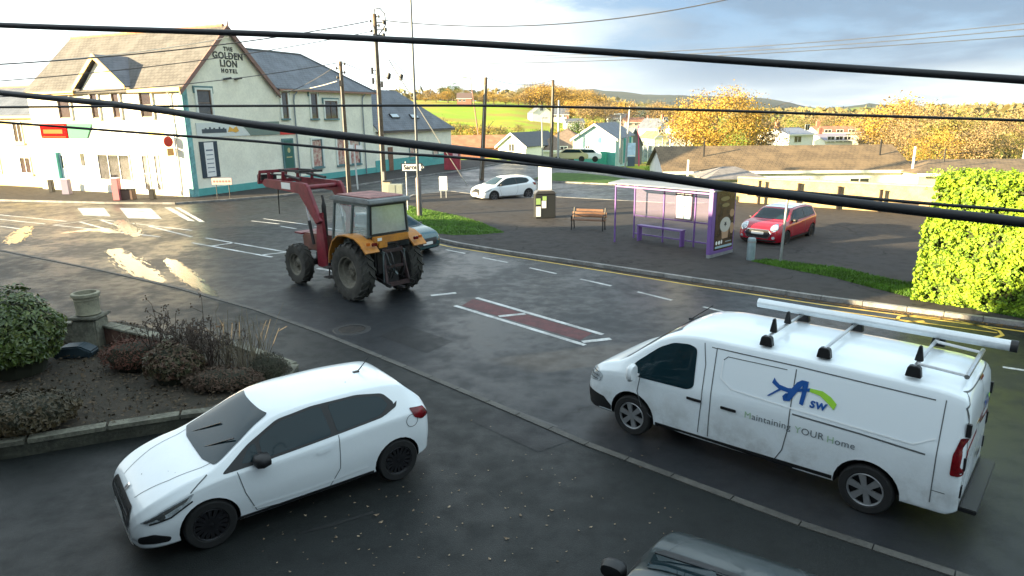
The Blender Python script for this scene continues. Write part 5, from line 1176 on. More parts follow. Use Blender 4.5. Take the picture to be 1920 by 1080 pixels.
    for y in (.70, .25, -.25, -.70): m_.bar((5.45, y, 3.02), (5.30, y, 3.36), .06, .10)
    part(m_, 'headstock', dred, t, bev=.015)
    m_ = MB(); m_.box((5.62, .3, 3.10), (.32, .55, .30)); part(m_, 'bracket_box', grim, t, bev=.02)
    m_ = MB(); m_.bar((3.9, -.75, 3.38), (5.3, -.70, 3.36), .07, .07); m_.bar((3.9, .0, 3.40), (5.3, .0, 3.38), .07, .07); m_.bar((3.9, -.75, 3.38), (3.9, .02, 3.40), .07, .07); part(m_, 'grab_frame', grim, t)
    m_ = MB(); m_.tube([(4.55, .50, 2.92), (4.62, .50, 2.02)], [.022, .016], 8); part(m_, 'bale_spike', M_black, t)
tractor()
# ================================================================ street furniture
M_galv = mat('galvanised steel', (.34, .36, .37), .45, .6, var=.15, vscale=5)
M_wood = mat('weathered pole timber', (.12, .085, .055), .85, var=.35, vscale=3, bump=.6, bscale=14)
M_wire = mat('black cable sheath', (.012, .012, .014), .55)
M_lead = mat('grey cable cover', (.30, .30, .28), .6)
def topz(px, py, base):
    d = ray(px, py); return HC+d.z*base.y/d.y
def tele_pole(px, py, tx, ty, label, r=.15, z=0.0, at=None, group=None, fittings=True, name='utility_pole', m=None, cable=True):
    b = at if at is not None else G(px, py, z); zt = topz(tx, ty, b); tt = AT(tx, ty, b.y); lean = Vector((max(-1.0, min(1.0, tt.x-b.x)), 0, 0))
    t = thing(name, label, 'pole', b, group=group); H_ = zt-b.z
    mb = MB(); mb.tube([(0, 0, 0), lean*.5+Vector((0, 0, H_*.5)), lean+Vector((0, 0, H_))], [r, r*.85, r*.68], 14); part(mb, 'shaft', m or M_wood, t, sm=40)
    top = lean+Vector((0, 0, H_))
    if cable:
        mb = MB(); mb.tube([(-r*.5, -r*1.0, .1), Vector((-r*.3, -r*1.05, H_*.3))+lean*.3, Vector((-r*.2, -r*.9, H_*.93))+lean*.93], .03, 6); part(mb, 'riser_cable', M_lead, t)
    if fittings:
        for k, (dx, dz) in enumerate(((.22, -.15), (-.22, -.4), (.2, -.65), (-.2, -.95))):
            mb = MB(); mb.bar(top+Vector((0, 0, dz)), top+Vector((dx, -.02, dz)), .05); mb.lathe([(.001, -.09), (.05, -.08), (.065, 0), (.05, .08), (.001, .09)], 10, c=tuple(top+Vector((dx*1.15, -.02, dz)))); part(mb, 'insulator', M_black, t)
        mb = MB(); mb.box(top+Vector((0, -r-.06, -1.3)), (.2, .14, .35)); part(mb, 'junction_box', M_black, t, bev=.015)
    return t, b, b+top
P1, b1, t1 = tele_pole(656, 372, 638, 115, 'shorter timber utility pole with grey pipe, in front of the hotel wing', .15)
P2, b2, t2 = tele_pole(722, 374, 702, 26, 'tallest timber utility pole, looped cable at its top, beside the road junction', .17)
mb = MB(); T2 = t2-b2
mb.tube([T2+Vector((-.05, 0, -.1)), T2+Vector((.05, -.1, .25)), T2+Vector((.35, -.1, .3)), T2+Vector((.62, -.1, 0)), T2+Vector((.66, -.1, -.6)), T2+Vector((.45, -.1, -.9)), T2+Vector((.1, -.1, -1.3))], .035, 8); part(mb, 'cable_loop', M_black, P2, sm=50)
for dx, dz in ((.55, -.5), (.62, -.9), (.5, -1.2)):
    mb = MB(); mb.bar(T2+Vector((.1, -.1, dz)), T2+Vector((dx, -.1, dz)), .06); mb.lathe([(.001, -.12), (.09, -.1), (.09, .1), (.001, .12)], 10, c=tuple(T2+Vector((dx, -.1, dz)))); part(mb, 'insulator', M_black, P2)
for dx, dz in ((-.30, -3.2), (-.28, -3.8), (.24, -4.0)):
    mb = MB(); mb.box(T2+Vector((dx, -.1, dz)), (.12, .12, .36)); mb.bar(T2+Vector((0, -.1, dz)), T2+Vector((dx, -.1, dz)), .04); part(mb, 'fuse_box', M_black, P2)
mb = MB(); mb.box((.02, -.24, .9), (.16, .12, 1.7)); part(mb, 'cable_guard', M_lead, P2, bev=.02)
P4, b4, t4 = tele_pole(903, 337, 911, 145, 'brown timber utility pole behind the white hatchback on the side road', .19, fittings=False)
b6 = AT(1033, 318, 70); P6, b6, t6 = tele_pole(0, 0, 1037, 150, 'far timber utility pole rising behind the small side junction', .20, at=b6, fittings=False)
b7 = AT(1046, 318, 74); P7, b7, t7 = tele_pole(0, 0, 1048, 188, 'pale far pole just right of the timber pole behind the junction', .13, at=b7, fittings=False, m=M_galv, cable=False)
b8 = AT(1172, 318, 66); P8, b8, t8 = tele_pole(0, 0, 1181, 200, 'slim grey pole in front of the teal gabled hall', .11, at=b8, fittings=False, m=M_galv, cable=False)
b9 = AT(1198, 312, 70); P9, b9, t9 = tele_pole(0, 0, 1197, 236, 'pink painted post beside the pale information board', .07, at=b9, fittings=False, m=mat('pink paint', (.55, .05, .16), .5), cable=False)
# ---- lamp columns
t = thing('lamp_column', 'tall slim grey lamp column standing on the grass triangle', 'street lamp', G(787, 405, .1))
b = G(787, 405, .1); lx = AT(770, 0, b.y).x-b.x; lz = AT(770, 0, b.y).z
mb = MB(); mb.tube([(0, 0, 0), (0, 0, 1.9), (-.02, 0, 2.0)], [.14, .14, .08], 14); part(mb, 'base_section', mat('dark column base', (.10, .09, .09), .5, .2, var=.2), t, sm=40)
mb = MB(); mb.tube([(0, 0, 1.95), (lx*.55, 0, 6.5), (lx, 0, lz), (lx*1.08, 0, lz+1.2)], [.075, .062, .05, .045], 12); part(mb, 'shaft', mat('dark column paint', (.09, .10, .11), .45, .3, var=.2), t, sm=40)
mb = MB(); mb.tube([(lx*1.08, 0, lz+1.2), (lx*1.08+.4, -.2, lz+1.5), (lx+1.1, -.5, lz+1.6)], .04, 8); mb.box((lx+1.3, -.58, lz+1.6), (.7, .25, .12), rz=-.3); part(mb, 'lantern', M_galv, t)
def far_lamp(bx, by, Y, tx, ty, ax, label, red=False, group='far street lamps'):
    b = AT(bx, by, Y); p = AT(tx, ty, Y)-b; q = AT(ax, ty-1, Y)-b
    t = thing('street_lamp', label, 'street lamp', b, group=None); m_ = mat('reddish steel', (.24, .12, .10), .6) if red else M_galv
    mb = MB(); mb.tube([(0, 0, 0), p*.5, p], [.11, .09, .06], 8); mb.tube([p, (p+q)/2+Vector((0, 0, .1)), q], .045, 6); part(mb, 'column', m_, t, sm=40)
    mb = MB(); mb.box(q, (.75, .35, .14)); part(mb, 'lantern', M_galv, t, bev=.04)
far_lamp(898, 262, 110, 882, 146, 872, 'leaning reddish street lamp against the sky left of the timber pole', True)
far_lamp(1162, 305, 74, 1164, 215, 1158, 'grey street lamp right in front of the teal gable')
far_lamp(1017, 300, 82, 1016, 222, 1021, 'slim street lamp before the dark gabled roof')
far_lamp(1241, 305, 76, 1243, 257, 1237, 'short dark street lamp by the steel framed yard')
# ---- direction sign "Saron"
b = G(765, 395, .1); t = thing('direction_sign', 'white arrow ended direction sign with black border on a grey post', 'sign', b)
H_ = topz(762, 303, b)-b.z
mb = MB(); mb.tube([(0, 0, 0), (0, 0, H_)], .04, 10); part(mb, 'post', M_galv, t, sm=40)
A = AT(752, 306, b.y-.06)-b; B = AT(797, 304, b.y-.06)-b; C_ = AT(752, 322, b.y-.06)-b
wd = B.x-A.x; zt = A.z; zb_ = C_.z; xm = A.x
pl = [(xm, zb_), (xm+wd-.18, zb_), (xm+wd, (zt+zb_)/2), (xm+wd-.18, zt), (xm, zt)]
mb = MB(); mb.prism(pl, -.06, -.075, lambda u, v, w_: (u, w_, v)); so = part(mb, 'sign_plate', mat('navy border', (.01, .025, .04), .5), t)
cx_, cz_ = xm+wd*.47, (zt+zb_)/2
sh = [(cx_+(u-cx_)*.90, cz_+(v-cz_)*.76) for u, v in pl]
mb = MB(); mb.prism(sh, -.076, -.080, lambda u, v, w_: (u, w_, v)); part(mb, 'sign_face', M_white, so)
vs, fs = text_tris('Saron', .34, 1.0, .012); mb = MB(); mb.add([(xm+wd*.40+q.x, -.084, cz_+q.y) for q in vs], fs); part(mb, 'sign_lettering', M_black, so, fix=False)
for s in (-1, 1):
    mb = MB(); mb.add([(xm+wd-.26, -.084, cz_+s*.15), (xm+wd-.19, -.084, cz_+s*.15), (xm+wd-.12, -.084, cz_), (xm+wd-.19, -.084, cz_)], [(0, 1, 2, 3)]); part(mb, 'chevron', M_black, so, fix=False)
# ---- small white notice on two legs, blank totem, street name plate, pale post with plates
def two_leg(name, label, cat, px0, px1, pyb, pyt, pyl, m, Y=None, th=.05, z=.1, legs=M_galv, rot=0):
    b = G((px0+px1)/2, pyl, z) if Y is None else AT((px0+px1)/2, pyl, Y)
    t = thing(name, label, cat, b, rot); A = AT(px0, pyt, b.y)-b; B = AT(px1, pyb, b.y)-b; wd = B.x-A.x
    mb = MB(); mb.box((0, 0, (A.z+B.z)/2), (wd, th, A.z-B.z)); po = part(mb, 'panel', m, t, bev=.01)
    for s in (-.32, .32):
        mb = MB(); mb.tube([(s*wd, .04, 0), (s*wd, .04, (A.z+B.z)/2)], .025, 8); part(mb, 'leg', legs, t)
    return t, po, A, B
two_leg('notice_board', 'small blank white notice board on two short legs by the side road', 'notice board', 824, 840, 357, 331, 371, M_white)
b = G(1022, 398, .1); t = thing('totem_sign', 'tall blank white upright panel standing behind the dark litter bins', 'sign', b)
zt = topz(1022, 295, b); wd = AT(1035, 340, b.y).x-AT(1010, 340, b.y).x
mb = MB(); mb.box((0, 0, .9+(zt-.1-.9)/2), (wd, .12, zt-.1-.9)); part(mb, 'panel', mat('sunlit white panel', (.80, .80, .76), .5), t, bev=.02)
for s in (-1, 1):
    mb = MB(); mb.box((s*wd*.42, 0, .45), (.07, .09, .95)); part(mb, 'leg', M_galv, t)
t, po, A, B = two_leg('street_name_plate', 'low pinkish street name plate on two black legs below the hotel gable', 'sign', 400, 439, 346, 334, 372, mat('pale pink plate', (.62, .42, .38), .5), legs=M_black)
mb = MB(); w2 = (B.x-A.x); zc_ = (A.z+B.z)/2
for k in range(6): mb.box((-w2*.38+k*w2*.15, -.03, zc_), (w2*.09, .01, .12))
part(mb, 'plate_lettering', mat('faded red print', (.45, .14, .12), .5), po)
b = G(671, 355, .1); t = thing('sign_post', 'pale post carrying small white plates before the hotel wing', 'sign', b); H_ = topz(668, 269, b)-.1
mb = MB(); mb.tube([(0, 0, 0), (-.1, 0, H_)], .06, 10); part(mb, 'post', mat('pale grey post', (.55, .56, .54), .5), t)
for k, (dx, dz, w_) in enumerate(((-.28, -.25, .5), (.40, -.3, .45))):
    mb = MB(); mb.box((dx-.1, -.05, H_+dz), (w_, .03, .35)); part(mb, 'plate', M_white, t)
# cabinets behind the tractor
b = G(728, 378, .1); t = thing('utility_cabinet', 'narrow beige utility cabinet by the tall timber pole', 'cabinet', b); mb = MB(); mb.box((0, 0, .6), (.42, .4, 1.2)); part(mb, 'cabinet_body', mat('beige cabinet', (.42, .38, .28), .6, var=.1), t, bev=.02); mb = MB(); mb.box((0, -.01, 1.22), (.48, .46, .05)); part(mb, 'lid', M_black, t)
b = G(742, 380, .1); t = thing('utility_cabinet', 'wide grey green utility cabinet between the tall timber pole and the arrow sign', 'cabinet', b); mb = MB(); mb.box((.05, 0, .55), (.85, .45, 1.1)); part(mb, 'cabinet_body', mat('grey green cabinet', (.22, .25, .22), .6, var=.1), t, bev=.02)
mb = MB(); mb.box((.05, -.23, .55), (.01, .01, 1.0)); part(mb, 'door_joint', M_black, t)
# ---- litter bins
b = G(1021, 408, .1)
t = thing('litter_bin', 'large black double litter bin with green and white notices', 'litter bin', b, .12)
mb = MB(); mb.box((0, 0, .6), (1.0, .62, 1.2)); bo = part(mb, 'bin_body', mat('black bin', (.02, .022, .022), .5), t, bev=.03)
mb = MB(); mb.prism([(-.53, 1.2), (.53, 1.2), (.40, 1.36), (-.40, 1.36)], -.34, .34, lambda u, v, w_: (u, w_, v)); part(mb, 'hood', mat('black bin lid', (.05, .05, .05), .35), t, bev=.02)
for x, z, w_, h_, m_ in ((-.36, .35, .24, .5, M_white), (-.36, .85, .22, .3, mat('green notice', (.30, .45, .15), .5)), (-.08, .7, .22, .36, M_plate), (-.05, 1.0, .2, .2, MC['green notice'])):
    mb = MB(); mb.box((x, -.318, z), (w_, .012, h_)); part(mb, 'notice', m_, bo)
# ---- bench
bL = G(1068, 431, .1); bR = G(1133, 434, .1); dv = (bR-bL); an = math.atan2(dv.y, dv.x)
t = thing('park_bench', 'brown slatted bench with curved arms on the pavement', 'bench', bL+dv*.5, an)
wd_ = mat('brown bench timber', (.16, .08, .045), .55, var=.3, vscale=4); L_ = dv.length
mb = MB()
for k in range(4): mb.box((0, .05+k*.12, .45), (L_, .09, .035))
part(mb, 'seat', wd_, t, bev=.006)
mb = MB()
for k in range(3): mb.box((0, .47+k*.03, .58+k*.13), (L_*(.78 if k == 2 else 1), .03, .10))
part(mb, 'backrest', wd_, t, bev=.006)
for s in (-1, 1):
    mb = MB(); x = s*(L_/2-.08)
    mb.tube([(x, .0, 0), (x, .04, .44), (x, -.02, .62), (x, .12, .68), (x, .42, .66)], .028, 8); mb.tube([(x, .52, 0), (x, .44, .44), (x, .54, .95)], .028, 8); mb.bar((x, 0, .42), (x, .5, .42), .04); part(mb, 'bench_end', M_black, t)
# ---- bus shelter
B0 = Vector((5.06, 27.85, .1)); u = Vector((.68, -.733, 0)); v = Vector((.733, .68, 0))
t = thing('bus_shelter', 'purple framed bus shelter with clear panels, perch seat and advert end panel', 'bus shelter', B0)
pur = mat('purple frame paint', (.17, .09, .30), .4, var=.05); pglass = mat('shelter glass', (.7, .6, .85), .04); pglass.node_tree.nodes['Principled BSDF'].inputs['Alpha'].default_value = .07
SP = lambda a, b_, z: B0+u*a+v*b_+Vector((0, 0, z))
posts = [(-.0, -1.25), (0, 0), (1.42, 0), (2.84, 0), (4.25, 0)]
for k, (a, b_) in enumerate(posts):
    mb = MB(); mb.tube([SP(a, b_, 0), SP(a, b_, 2.32)], .035, 10); wpart(mb, 'post', pur, t, sm=40)
for k in range(3):
    mb = MB(); a0, a1 = k*1.42+.05, (k+1)*1.42-.05
    vs = [SP(a, o, z) for a in (a0, a1) for o in (-.005, .005) for z in (.22, 2.2)]
    mb.add(vs, [(0, 1, 3, 2), (4, 6, 7, 5), (0, 4, 5, 1), (2, 3, 7, 6), (0, 2, 6, 4), (1, 5, 7, 3)]); wpart(mb, 'glass_panel', pglass, t)
for z in (.2, .95, 2.24):
    mb = MB(); mb.bar(SP(0, 0, z), SP(4.25, 0, z), .04, .045); wpart(mb, 'rail', pur, t)
mb = MB(); mb.bar(SP(0, -1.25, 2.24), SP(0, 0, 2.24), .04, .045); mb.bar(SP(0, -1.25, 2.24), SP(4.25, -1.3, 2.24), .05, .06); wpart(mb, 'roof_rail', pur, t)
mb = MB(); rp = [(-.15, 2.32), (-.1, 2.42), (.25, 2.50), (-1.5, 2.46)]
mb.prism([(-1.50, 2.34), (-1.48, 2.38), (-.7, 2.44), (.14, 2.38), (.16, 2.34)], -.2, 4.5, lambda b_, z, a: SP(a, b_, z)); wpart(mb, 'roof', mat('grey shelter roof', (.20, .21, .22), .35, .2, var=.1), t)
mb = MB(); mb.bar(SP(.45, -.28, .62), SP(2.55, -.28, .62), .28, .05); so = wpart(mb, 'perch_seat', pur, t)
for a in (.5, 2.5):
    mb = MB(); mb.bar(SP(a, -.28, 0), SP(a, -.28, .6), .06, .25, up=(v.x, v.y, 0)); wpart(mb, 'leg', pur, so)
# timetable case
mb = MB(); vs = [SP(a, o, z) for a in (2.0, 2.75) for o in (-.10, -.04) for z in (1.0, 2.1)]
mb.add(vs, [(0, 1, 3, 2), (4, 6, 7, 5), (0, 4, 5, 1), (2, 3, 7, 6), (0, 2, 6, 4), (1, 5, 7, 3)]); co = wpart(mb, 'timetable_case', mat('dark purple case', (.05, .03, .08), .4), t)
for k, (a0, a1, z0, z1, c) in enumerate(((2.07, 2.38, 1.06, 2.04, (.62, .72, .74)), (2.42, 2.70, 1.06, 1.5, (.35, .60, .66)), (2.42, 2.70, 1.55, 2.04, (.70, .72, .72)))):
    mb = MB(); vs = [SP(a, o, z) for a in (a0, a1) for o in (-.108, -.10) for z in (z0, z1)]; mb.add(vs, [(0, 1, 3, 2), (4, 6, 7, 5), (0, 4, 5, 1), (2, 3, 7, 6), (0, 2, 6, 4), (1, 5, 7, 3)]); wpart(mb, 'timetable_sheet', mat('timetable print %d' % k, c, .5, var=.25, vscale=9), co)
# advert end panel
def EP(b_, z, o): return SP(4.30, 0, 0)+v*b_*-1+u*o+Vector((0, 0, z))
def ebox(mb, b0, b1, z0, z1, o0, o1):
    vs = [EP(b_, z, o) for b_ in (b0, b1) for o in (o0, o1) for z in (z0, z1)]; mb.add(vs, [(0, 1, 3, 2), (4, 6, 7, 5), (0, 4, 5, 1), (2, 3, 7, 6), (0, 2, 6, 4), (1, 5, 7, 3)])
mb = MB(); ebox(mb, -.05, 1.5, .12, 2.42, -.0, .16); ao = wpart(mb, 'advert_case', pur, t, bev=.01)
mb = MB(); ebox(mb, -.1, 1.52, 0, .12, .02, .14); wpart(mb, 'plinth', M_galv, ao)
mb = MB(); ebox(mb, .03, 1.28, .24, 2.36, .16, .172); wpart(mb, 'advert_poster', mat('dark brown advert print', (.035, .022, .012), .25, var=.5, vscale=3, col2=(.10, .06, .03)), ao)
def edisc(cb, cz, rb, rz_, o, n=20): return [EP(cb+rb*math.cos(2*math.pi*i/n), cz+rz_*math.sin(2*math.pi*i/n), o) for i in range(n)]
cb = .60
for nm, pts, m_ in (('cup_print', [EP(cb-.26, 1.05, .176), EP(cb-.20, .62, .176), EP(cb+.20, .62, .176), EP(cb+.26, 1.05, .176)], mat('tan paper cup print', (.42, .26, .16), .5)),
                    ('cup_lid_print', edisc(cb+.02, 1.12, .36, .27, .179), mat('pale lid print', (.48, .46, .42), .4)),
                    ('cup_mark_print', [EP(cb+.02+(.11 if k % 2 else .05)*math.cos(k*math.pi/5+.3), 1.14+(.11 if k % 2 else .05)*math.sin(k*math.pi/5+.3), .183) for k in range(10)], M_black),
                    ('pastry_print', edisc(.20, 1.5, .16, .14, .177), mat('pastry print', (.36, .22, .12), .5)), ('pastry_print', edisc(.15, .95, .14, .2, .177), MC['pastry print']),
                    ('leaf_print', edisc(.72, 2.05, .30, .08, .177), mat('olive print', (.20, .16, .06), .5)), ('leaf_print', edisc(.66, 1.82, .26, .07, .177), MC['olive print']),
                    ('band_print', [EP(.08, .30, .176), EP(1.22, .30, .176), EP(1.22, .38, .176), EP(.08, .38, .176)], mat('blue grey strip print', (.30, .42, .46), .5)),
                    ('round_print', edisc(1.14, .50, .06, .07, .177), M_white), ('round_print', edisc(.96, .50, .08, .07, .177), M_white), ('round_print', edisc(.80, .51, .05, .08, .177), M_white),
                    ('line_print', [EP(.15, .47, .177), EP(.55, .47, .177), EP(.55, .51, .177), EP(.15, .51, .177)], mat('grey print', (.25, .28, .28), .5))):
    mb = MB(); mb.add(pts, [tuple(range(len(pts)))]); wpart(mb, nm, m_, ao, fix=False)
# bus stop flag post in front of the shelter's far end (pink lit)
b = G(1171, 452, .1)
# ---- bollard and post
b = G(1407, 487, .1); t = thing('bollard', 'short grey steel bollard on the pavement by the red car', 'bollard', b)
H_ = topz(1407, 446, b)-.1; mb = MB(); mb.lathe([(.14, 0), (.14, H_-.04), (.12, H_), (.001, H_+.01)], 20); part(mb, 'body', mat('blue grey bollard', (.22, .29, .31), .5, .3, var=.15), t, sm=40); mb = MB(); mb.lathe([(.145, H_-.16), (.145, H_-.10)], 20); part(mb, 'band', M_galv, t)
b = G(1463, 490, .1); t = thing('metal_post', 'slim grey post on the verge in front of the red car', 'post', b)
mb = MB(); mb.tube([(0, 0, 0), (.06, 0, topz(1472, 372, b)-.1)], .045, 10); part(mb, 'post', M_galv, t, sm=40); mb = MB(); mb.lathe([(.001, .05), (.07, .05), (.07, 0)], 12); part(mb, 'base_plate', M_galv, t)
# ---- boundary wall of the car park, with low posts before it
wl = mat('pale boundary wall', (.36, .27, .14), .9, var=.22, vscale=2.0, bump=.8, bscale=9)
wpts = [G(1382, 378, .1), G(1500, 385, .1), G(1620, 393, .1), G(1740, 402, .1)]; wpts = [Vector((p.x, p.y, 0)) for p in wpts]
wpts = [wpts[0]]+[wpts[0]+(wpts[3]-wpts[0])*k/6 for k in range(1, 7)]+[wpts[3]+(wpts[3]-wpts[0])*.5]
t = thing('boundary_wall', 'pale sunlit boundary wall along the far side of the car park', 'wall', wpts[0])
zt0 = 1.45
mb = MB()
for a, b in zip(wpts[:-1], wpts[1:]): mb.bar((a.x, a.y, zt0/2-.4), (b.x, b.y, zt0/2-.4), .3, zt0+.8)
wpart(mb, 'wall', wl, t)
mb = MB()
for a, b in zip(wpts[:-1], wpts[1:]): mb.bar((a.x, a.y, zt0+.045), (b.x, b.y, zt0+.045), .38, .09)
wpart(mb, 'coping', mat('pale coping', (.40, .33, .20), .85, var=.15), t)
for k, (px, y0, y1) in enumerate(((1422, 340, 379), (1495, 345, 383), (1570, 351, 388), (1648, 357, 394))):
    b = G(px, y1+4, .1); t = thing('fence_post', ['first', 'second', 'third', 'fourth'][k]+' dark wooden post from the left before the sunlit wall', 'post', b, group='dark posts along the car park wall')
    H_ = topz(px, y0, b)-.1; mb = MB(); mb.box((0, 0, H_/2), (.13, .13, H_)); part(mb, 'post', mat('dark creosoted timber', (.03, .022, .018), .8), t, bev=.01); mb = MB(); mb.box((0, 0, H_+.02), (.16, .16, .04)); part(mb, 'cap', MC['dark creosoted timber'], t)
t = thing('rail_fence', 'low dark rail running between the wooden posts by the wall', 'fence', G(1422, 383, .1))
a = G(1400, 382, .1); b = G(1720, 404, .1); mb = MB(); mb.bar((a.x, a.y, .62), (b.x, b.y, .62), .05, .07); wpart(mb, 'rail', MC['dark creosoted timber'], t)
# ---- things outside the shop
def small_box(px, py, w_, d_, h_, m_, name, label, cat, lid=None):
    b = G(px, py, .1); t = thing(name, label, cat, b); mb = MB(); mb.box((0, 0, h_/2), (w_, d_, h_)); part(mb, 'body', m_, t, bev=.02); mb = MB(); mb.box((0, 0, h_+.03), (w_*1.06, d_*1.06, .06)); part(mb, 'top', lid or m_, t, bev=.01)
small_box(222, 375, .42, .4, 1.35, mat('faded red pink stand', (.50, .16, .18), .5), 'display_stand', 'narrow red and pink stand outside the shop window', 'stand', M_white)
small_box(241, 374, .85, .5, .62, mat('brown crate', (.12, .07, .05), .7), 'storage_bin', 'low dark brown bin below the shop window', 'bin', M_black)
small_box(287, 374, .32, .3, .6, M_black, 'litter_bin', 'small black bin beside the shop doors', 'litter bin')
small_box(127, 364, .5, .4, 1.0, mat('grey mauve bag', (.25, .22, .30), .7), 'litter_bin', 'grey mauve bin near the white door at the left of the shop', 'litter bin', M_white)
small_box(98, 360, .3, .3, .8, M_black, 'bollard', 'short black bollard at the corner beside the yellow house', 'bollard')
# red kiosk at the far end of the hotel
b = AT(849, 318, 66); t = thing('skip_container', 'dark red container with a pale notice at the far end of the hotel', 'container', b)
mb = MB(); mb.box((0, 0, 1.0), (1.5, 1.4, 2.0)); part(mb, 'body', mat('dark red steel', (.33, .03, .05), .5, var=.2), t, bev=.03); mb = MB(); mb.box((.35, -.71, 1.4), (.5, .02, .5)); part(mb, 'notice', mat('pink notice', (.7, .45, .45), .5), t)
# ================================================================ houses beyond
M_wwall = mat('white house render', (.74, .73, .70), .85, var=.06, vscale=.8)
M_pink = mat('pink house render', (.60, .42, .36), .85, var=.06)
M_darkwin = mat('far window glass', (.03, .035, .04), .1, spec=1)
M_fasc = mat('white fascia board', (.72, .72, .70), .5)
def lhouse(name, label, Y, L_, Rr, pyb, pye, pyr, dep, ang=0.0, mode='side', wall=None, rf=None, wins=(), hip=0.0, chim=(), down=2.0, group=None, cat='house', over=.3, fascia=True, door=None):
    if Y is None:      # stand where the sight line meets the hillside
        Y = 120
        while Y < 900 and AT((L_+Rr)/2, pyb, Y).z > hgt(AT((L_+Rr)/2, pyb, Y).x, Y)+1.6: Y += 4
    A = AT(L_, pyb, Y); B = AT(Rr, pyb, Y); w_ = (B.x-A.x)/max(.3, math.cos(ang)); he = topz(L_, pye, A)-A.z; mid = AT((L_+Rr)/2, pyr, Y+dep/2*(mode == 'side')); hr = mid.z-A.z
    hr = max(hr, he+.4)
    t = thing(name, label, cat, A, ang, group)
    mb = MB(); wm = wall or M_wwall; o = over
    if mode == 'side':
        if hip:
            mb.box((w_/2, dep/2, (he-down)/2), (w_, dep, he+down))
        else: mb.prism([(0, -down), (dep, -down), (dep, he), (dep/2, hr-.12), (0, he)], 0, w_, lambda u, v, t_: (t_, u, v))
        part(mb, 'wall', wm, t)
        k = (hr-he)/(dep/2); ze = he-k*o; h0 = hip
        P_ = lambda x, y, z: (x, y, z)
        if hip:
            roof([[(-o, -o, ze), (w_+o, -o, ze), (w_-h0, dep/2, hr), (h0, dep/2, hr)], [(-o, dep+o, ze), (w_+o, dep+o, ze), (w_-h0, dep/2, hr), (h0, dep/2, hr)], [(-o, -o, ze), (-o, dep+o, ze), (h0, dep/2, hr)], [(w_+o, -o, ze), (w_+o, dep+o, ze), (w_-h0, dep/2, hr)]], .08, 'roof', rf or M_slates, t, world=False)
        else:
            roof([[(-o, -o, ze), (w_+o, -o, ze), (w_+o, dep/2, hr), (-o, dep/2, hr)], [(-o, dep+o, ze), (w_+o, dep+o, ze), (w_+o, dep/2, hr), (-o, dep/2, hr)]], .08, 'roof', rf or M_slates, t, world=False)
        if fascia: mb = MB(); mb.box((w_/2, -o-.02, ze-.12), (w_+2*o, .04, .22)); part(mb, 'fascia', M_fasc, t)
        for c in chim:
            mb = MB(); mb.box((c*w_, dep/2, hr+.35), (.7, .6, 1.3)); mb.tube([(c*w_, dep/2, hr+1.0), (c*w_, dep/2, hr+1.35)], .14, 8); part(mb, 'chimney', M_brick, t)
    else:
        mb.prism([(0, -down), (w_, -down), (w_, he), (w_/2, hr-.12), (0, he)], 0, dep, lambda u, v, t_: (u, t_, v)); part(mb, 'wall', wm, t)
        k = (hr-he)/(w_/2); ze = he-k*o
        roof([[(-o, -o, ze), (-o, dep+o, ze), (w_/2, dep+o, hr), (w_/2, -o, hr)], [(w_+o, -o, ze), (w_+o, dep+o, ze), (w_/2, dep+o, hr), (w_/2, -o, hr)]], .08, 'roof', rf or M_slates, t, world=False)
        for s in (0, 1):
            x0 = -o if s == 0 else w_+o; mb = MB(); mb.bar((x0, -o-.02, ze-.1), (w_/2, -o-.02, hr-.1), .05, .24, up=(0, 1, 0)) if False else mb.add([(x0, -o-.03, ze-.26), (x0, -o-.03, ze), (w_/2, -o-.03, hr), (w_/2, -o-.03, hr-.26), (x0, -o, ze-.26), (x0, -o, ze), (w_/2, -o, hr), (w_/2, -o, hr-.26)], [(0, 1, 2, 3), (4, 7, 6, 5), (0, 4, 5, 1), (1, 5, 6, 2), (2, 6, 7, 3), (3, 7, 4, 0)])
            part(mb, 'bargeboard', M_fasc, t)
        for c in chim:
            mb = MB(); mb.box((w_/2, c*dep, hr+.3), (.6, .7, 1.2)); part(mb, 'chimney', M_brick, t)
    for (fx, z0, ww, hh) in wins:
        mb = MB(); x = fx*w_
        for a in ((x-ww/2, x+ww/2, z0, z0+.07), (x-ww/2, x+ww/2, z0+hh-.07, z0+hh), (x-ww/2, x-ww/2+.07, z0+.07, z0+hh-.07), (x+ww/2-.07, x+ww/2, z0+.07, z0+hh-.07), (x-.03, x+.03, z0+.07, z0+hh-.07)):
            mb.box(((a[0]+a[1])/2, -.025, (a[2]+a[3])/2), (a[1]-a[0], .05, a[3]-a[2]))
        wo = part(mb, 'window', M_fasc, t); mb = MB(); mb.box((x, -.005, z0+hh/2), (ww-.06, .03, hh-.06)); part(mb, 'pane', M_darkwin, wo)
    if door:
        mb = MB(); mb.box((door*w_, -.02, 1.0), (.95, .06, 2.0)); part(mb, 'door', MC['dark green door'], t)
    return t
W4 = ((.2, .9, 1.4, 1.1), (.5, .9, 1.4, 1.1), (.8, .9, 1.4, 1.1))
W8 = W4+tuple((a, b+2.6, c, d) for a, b, c, d in W4)
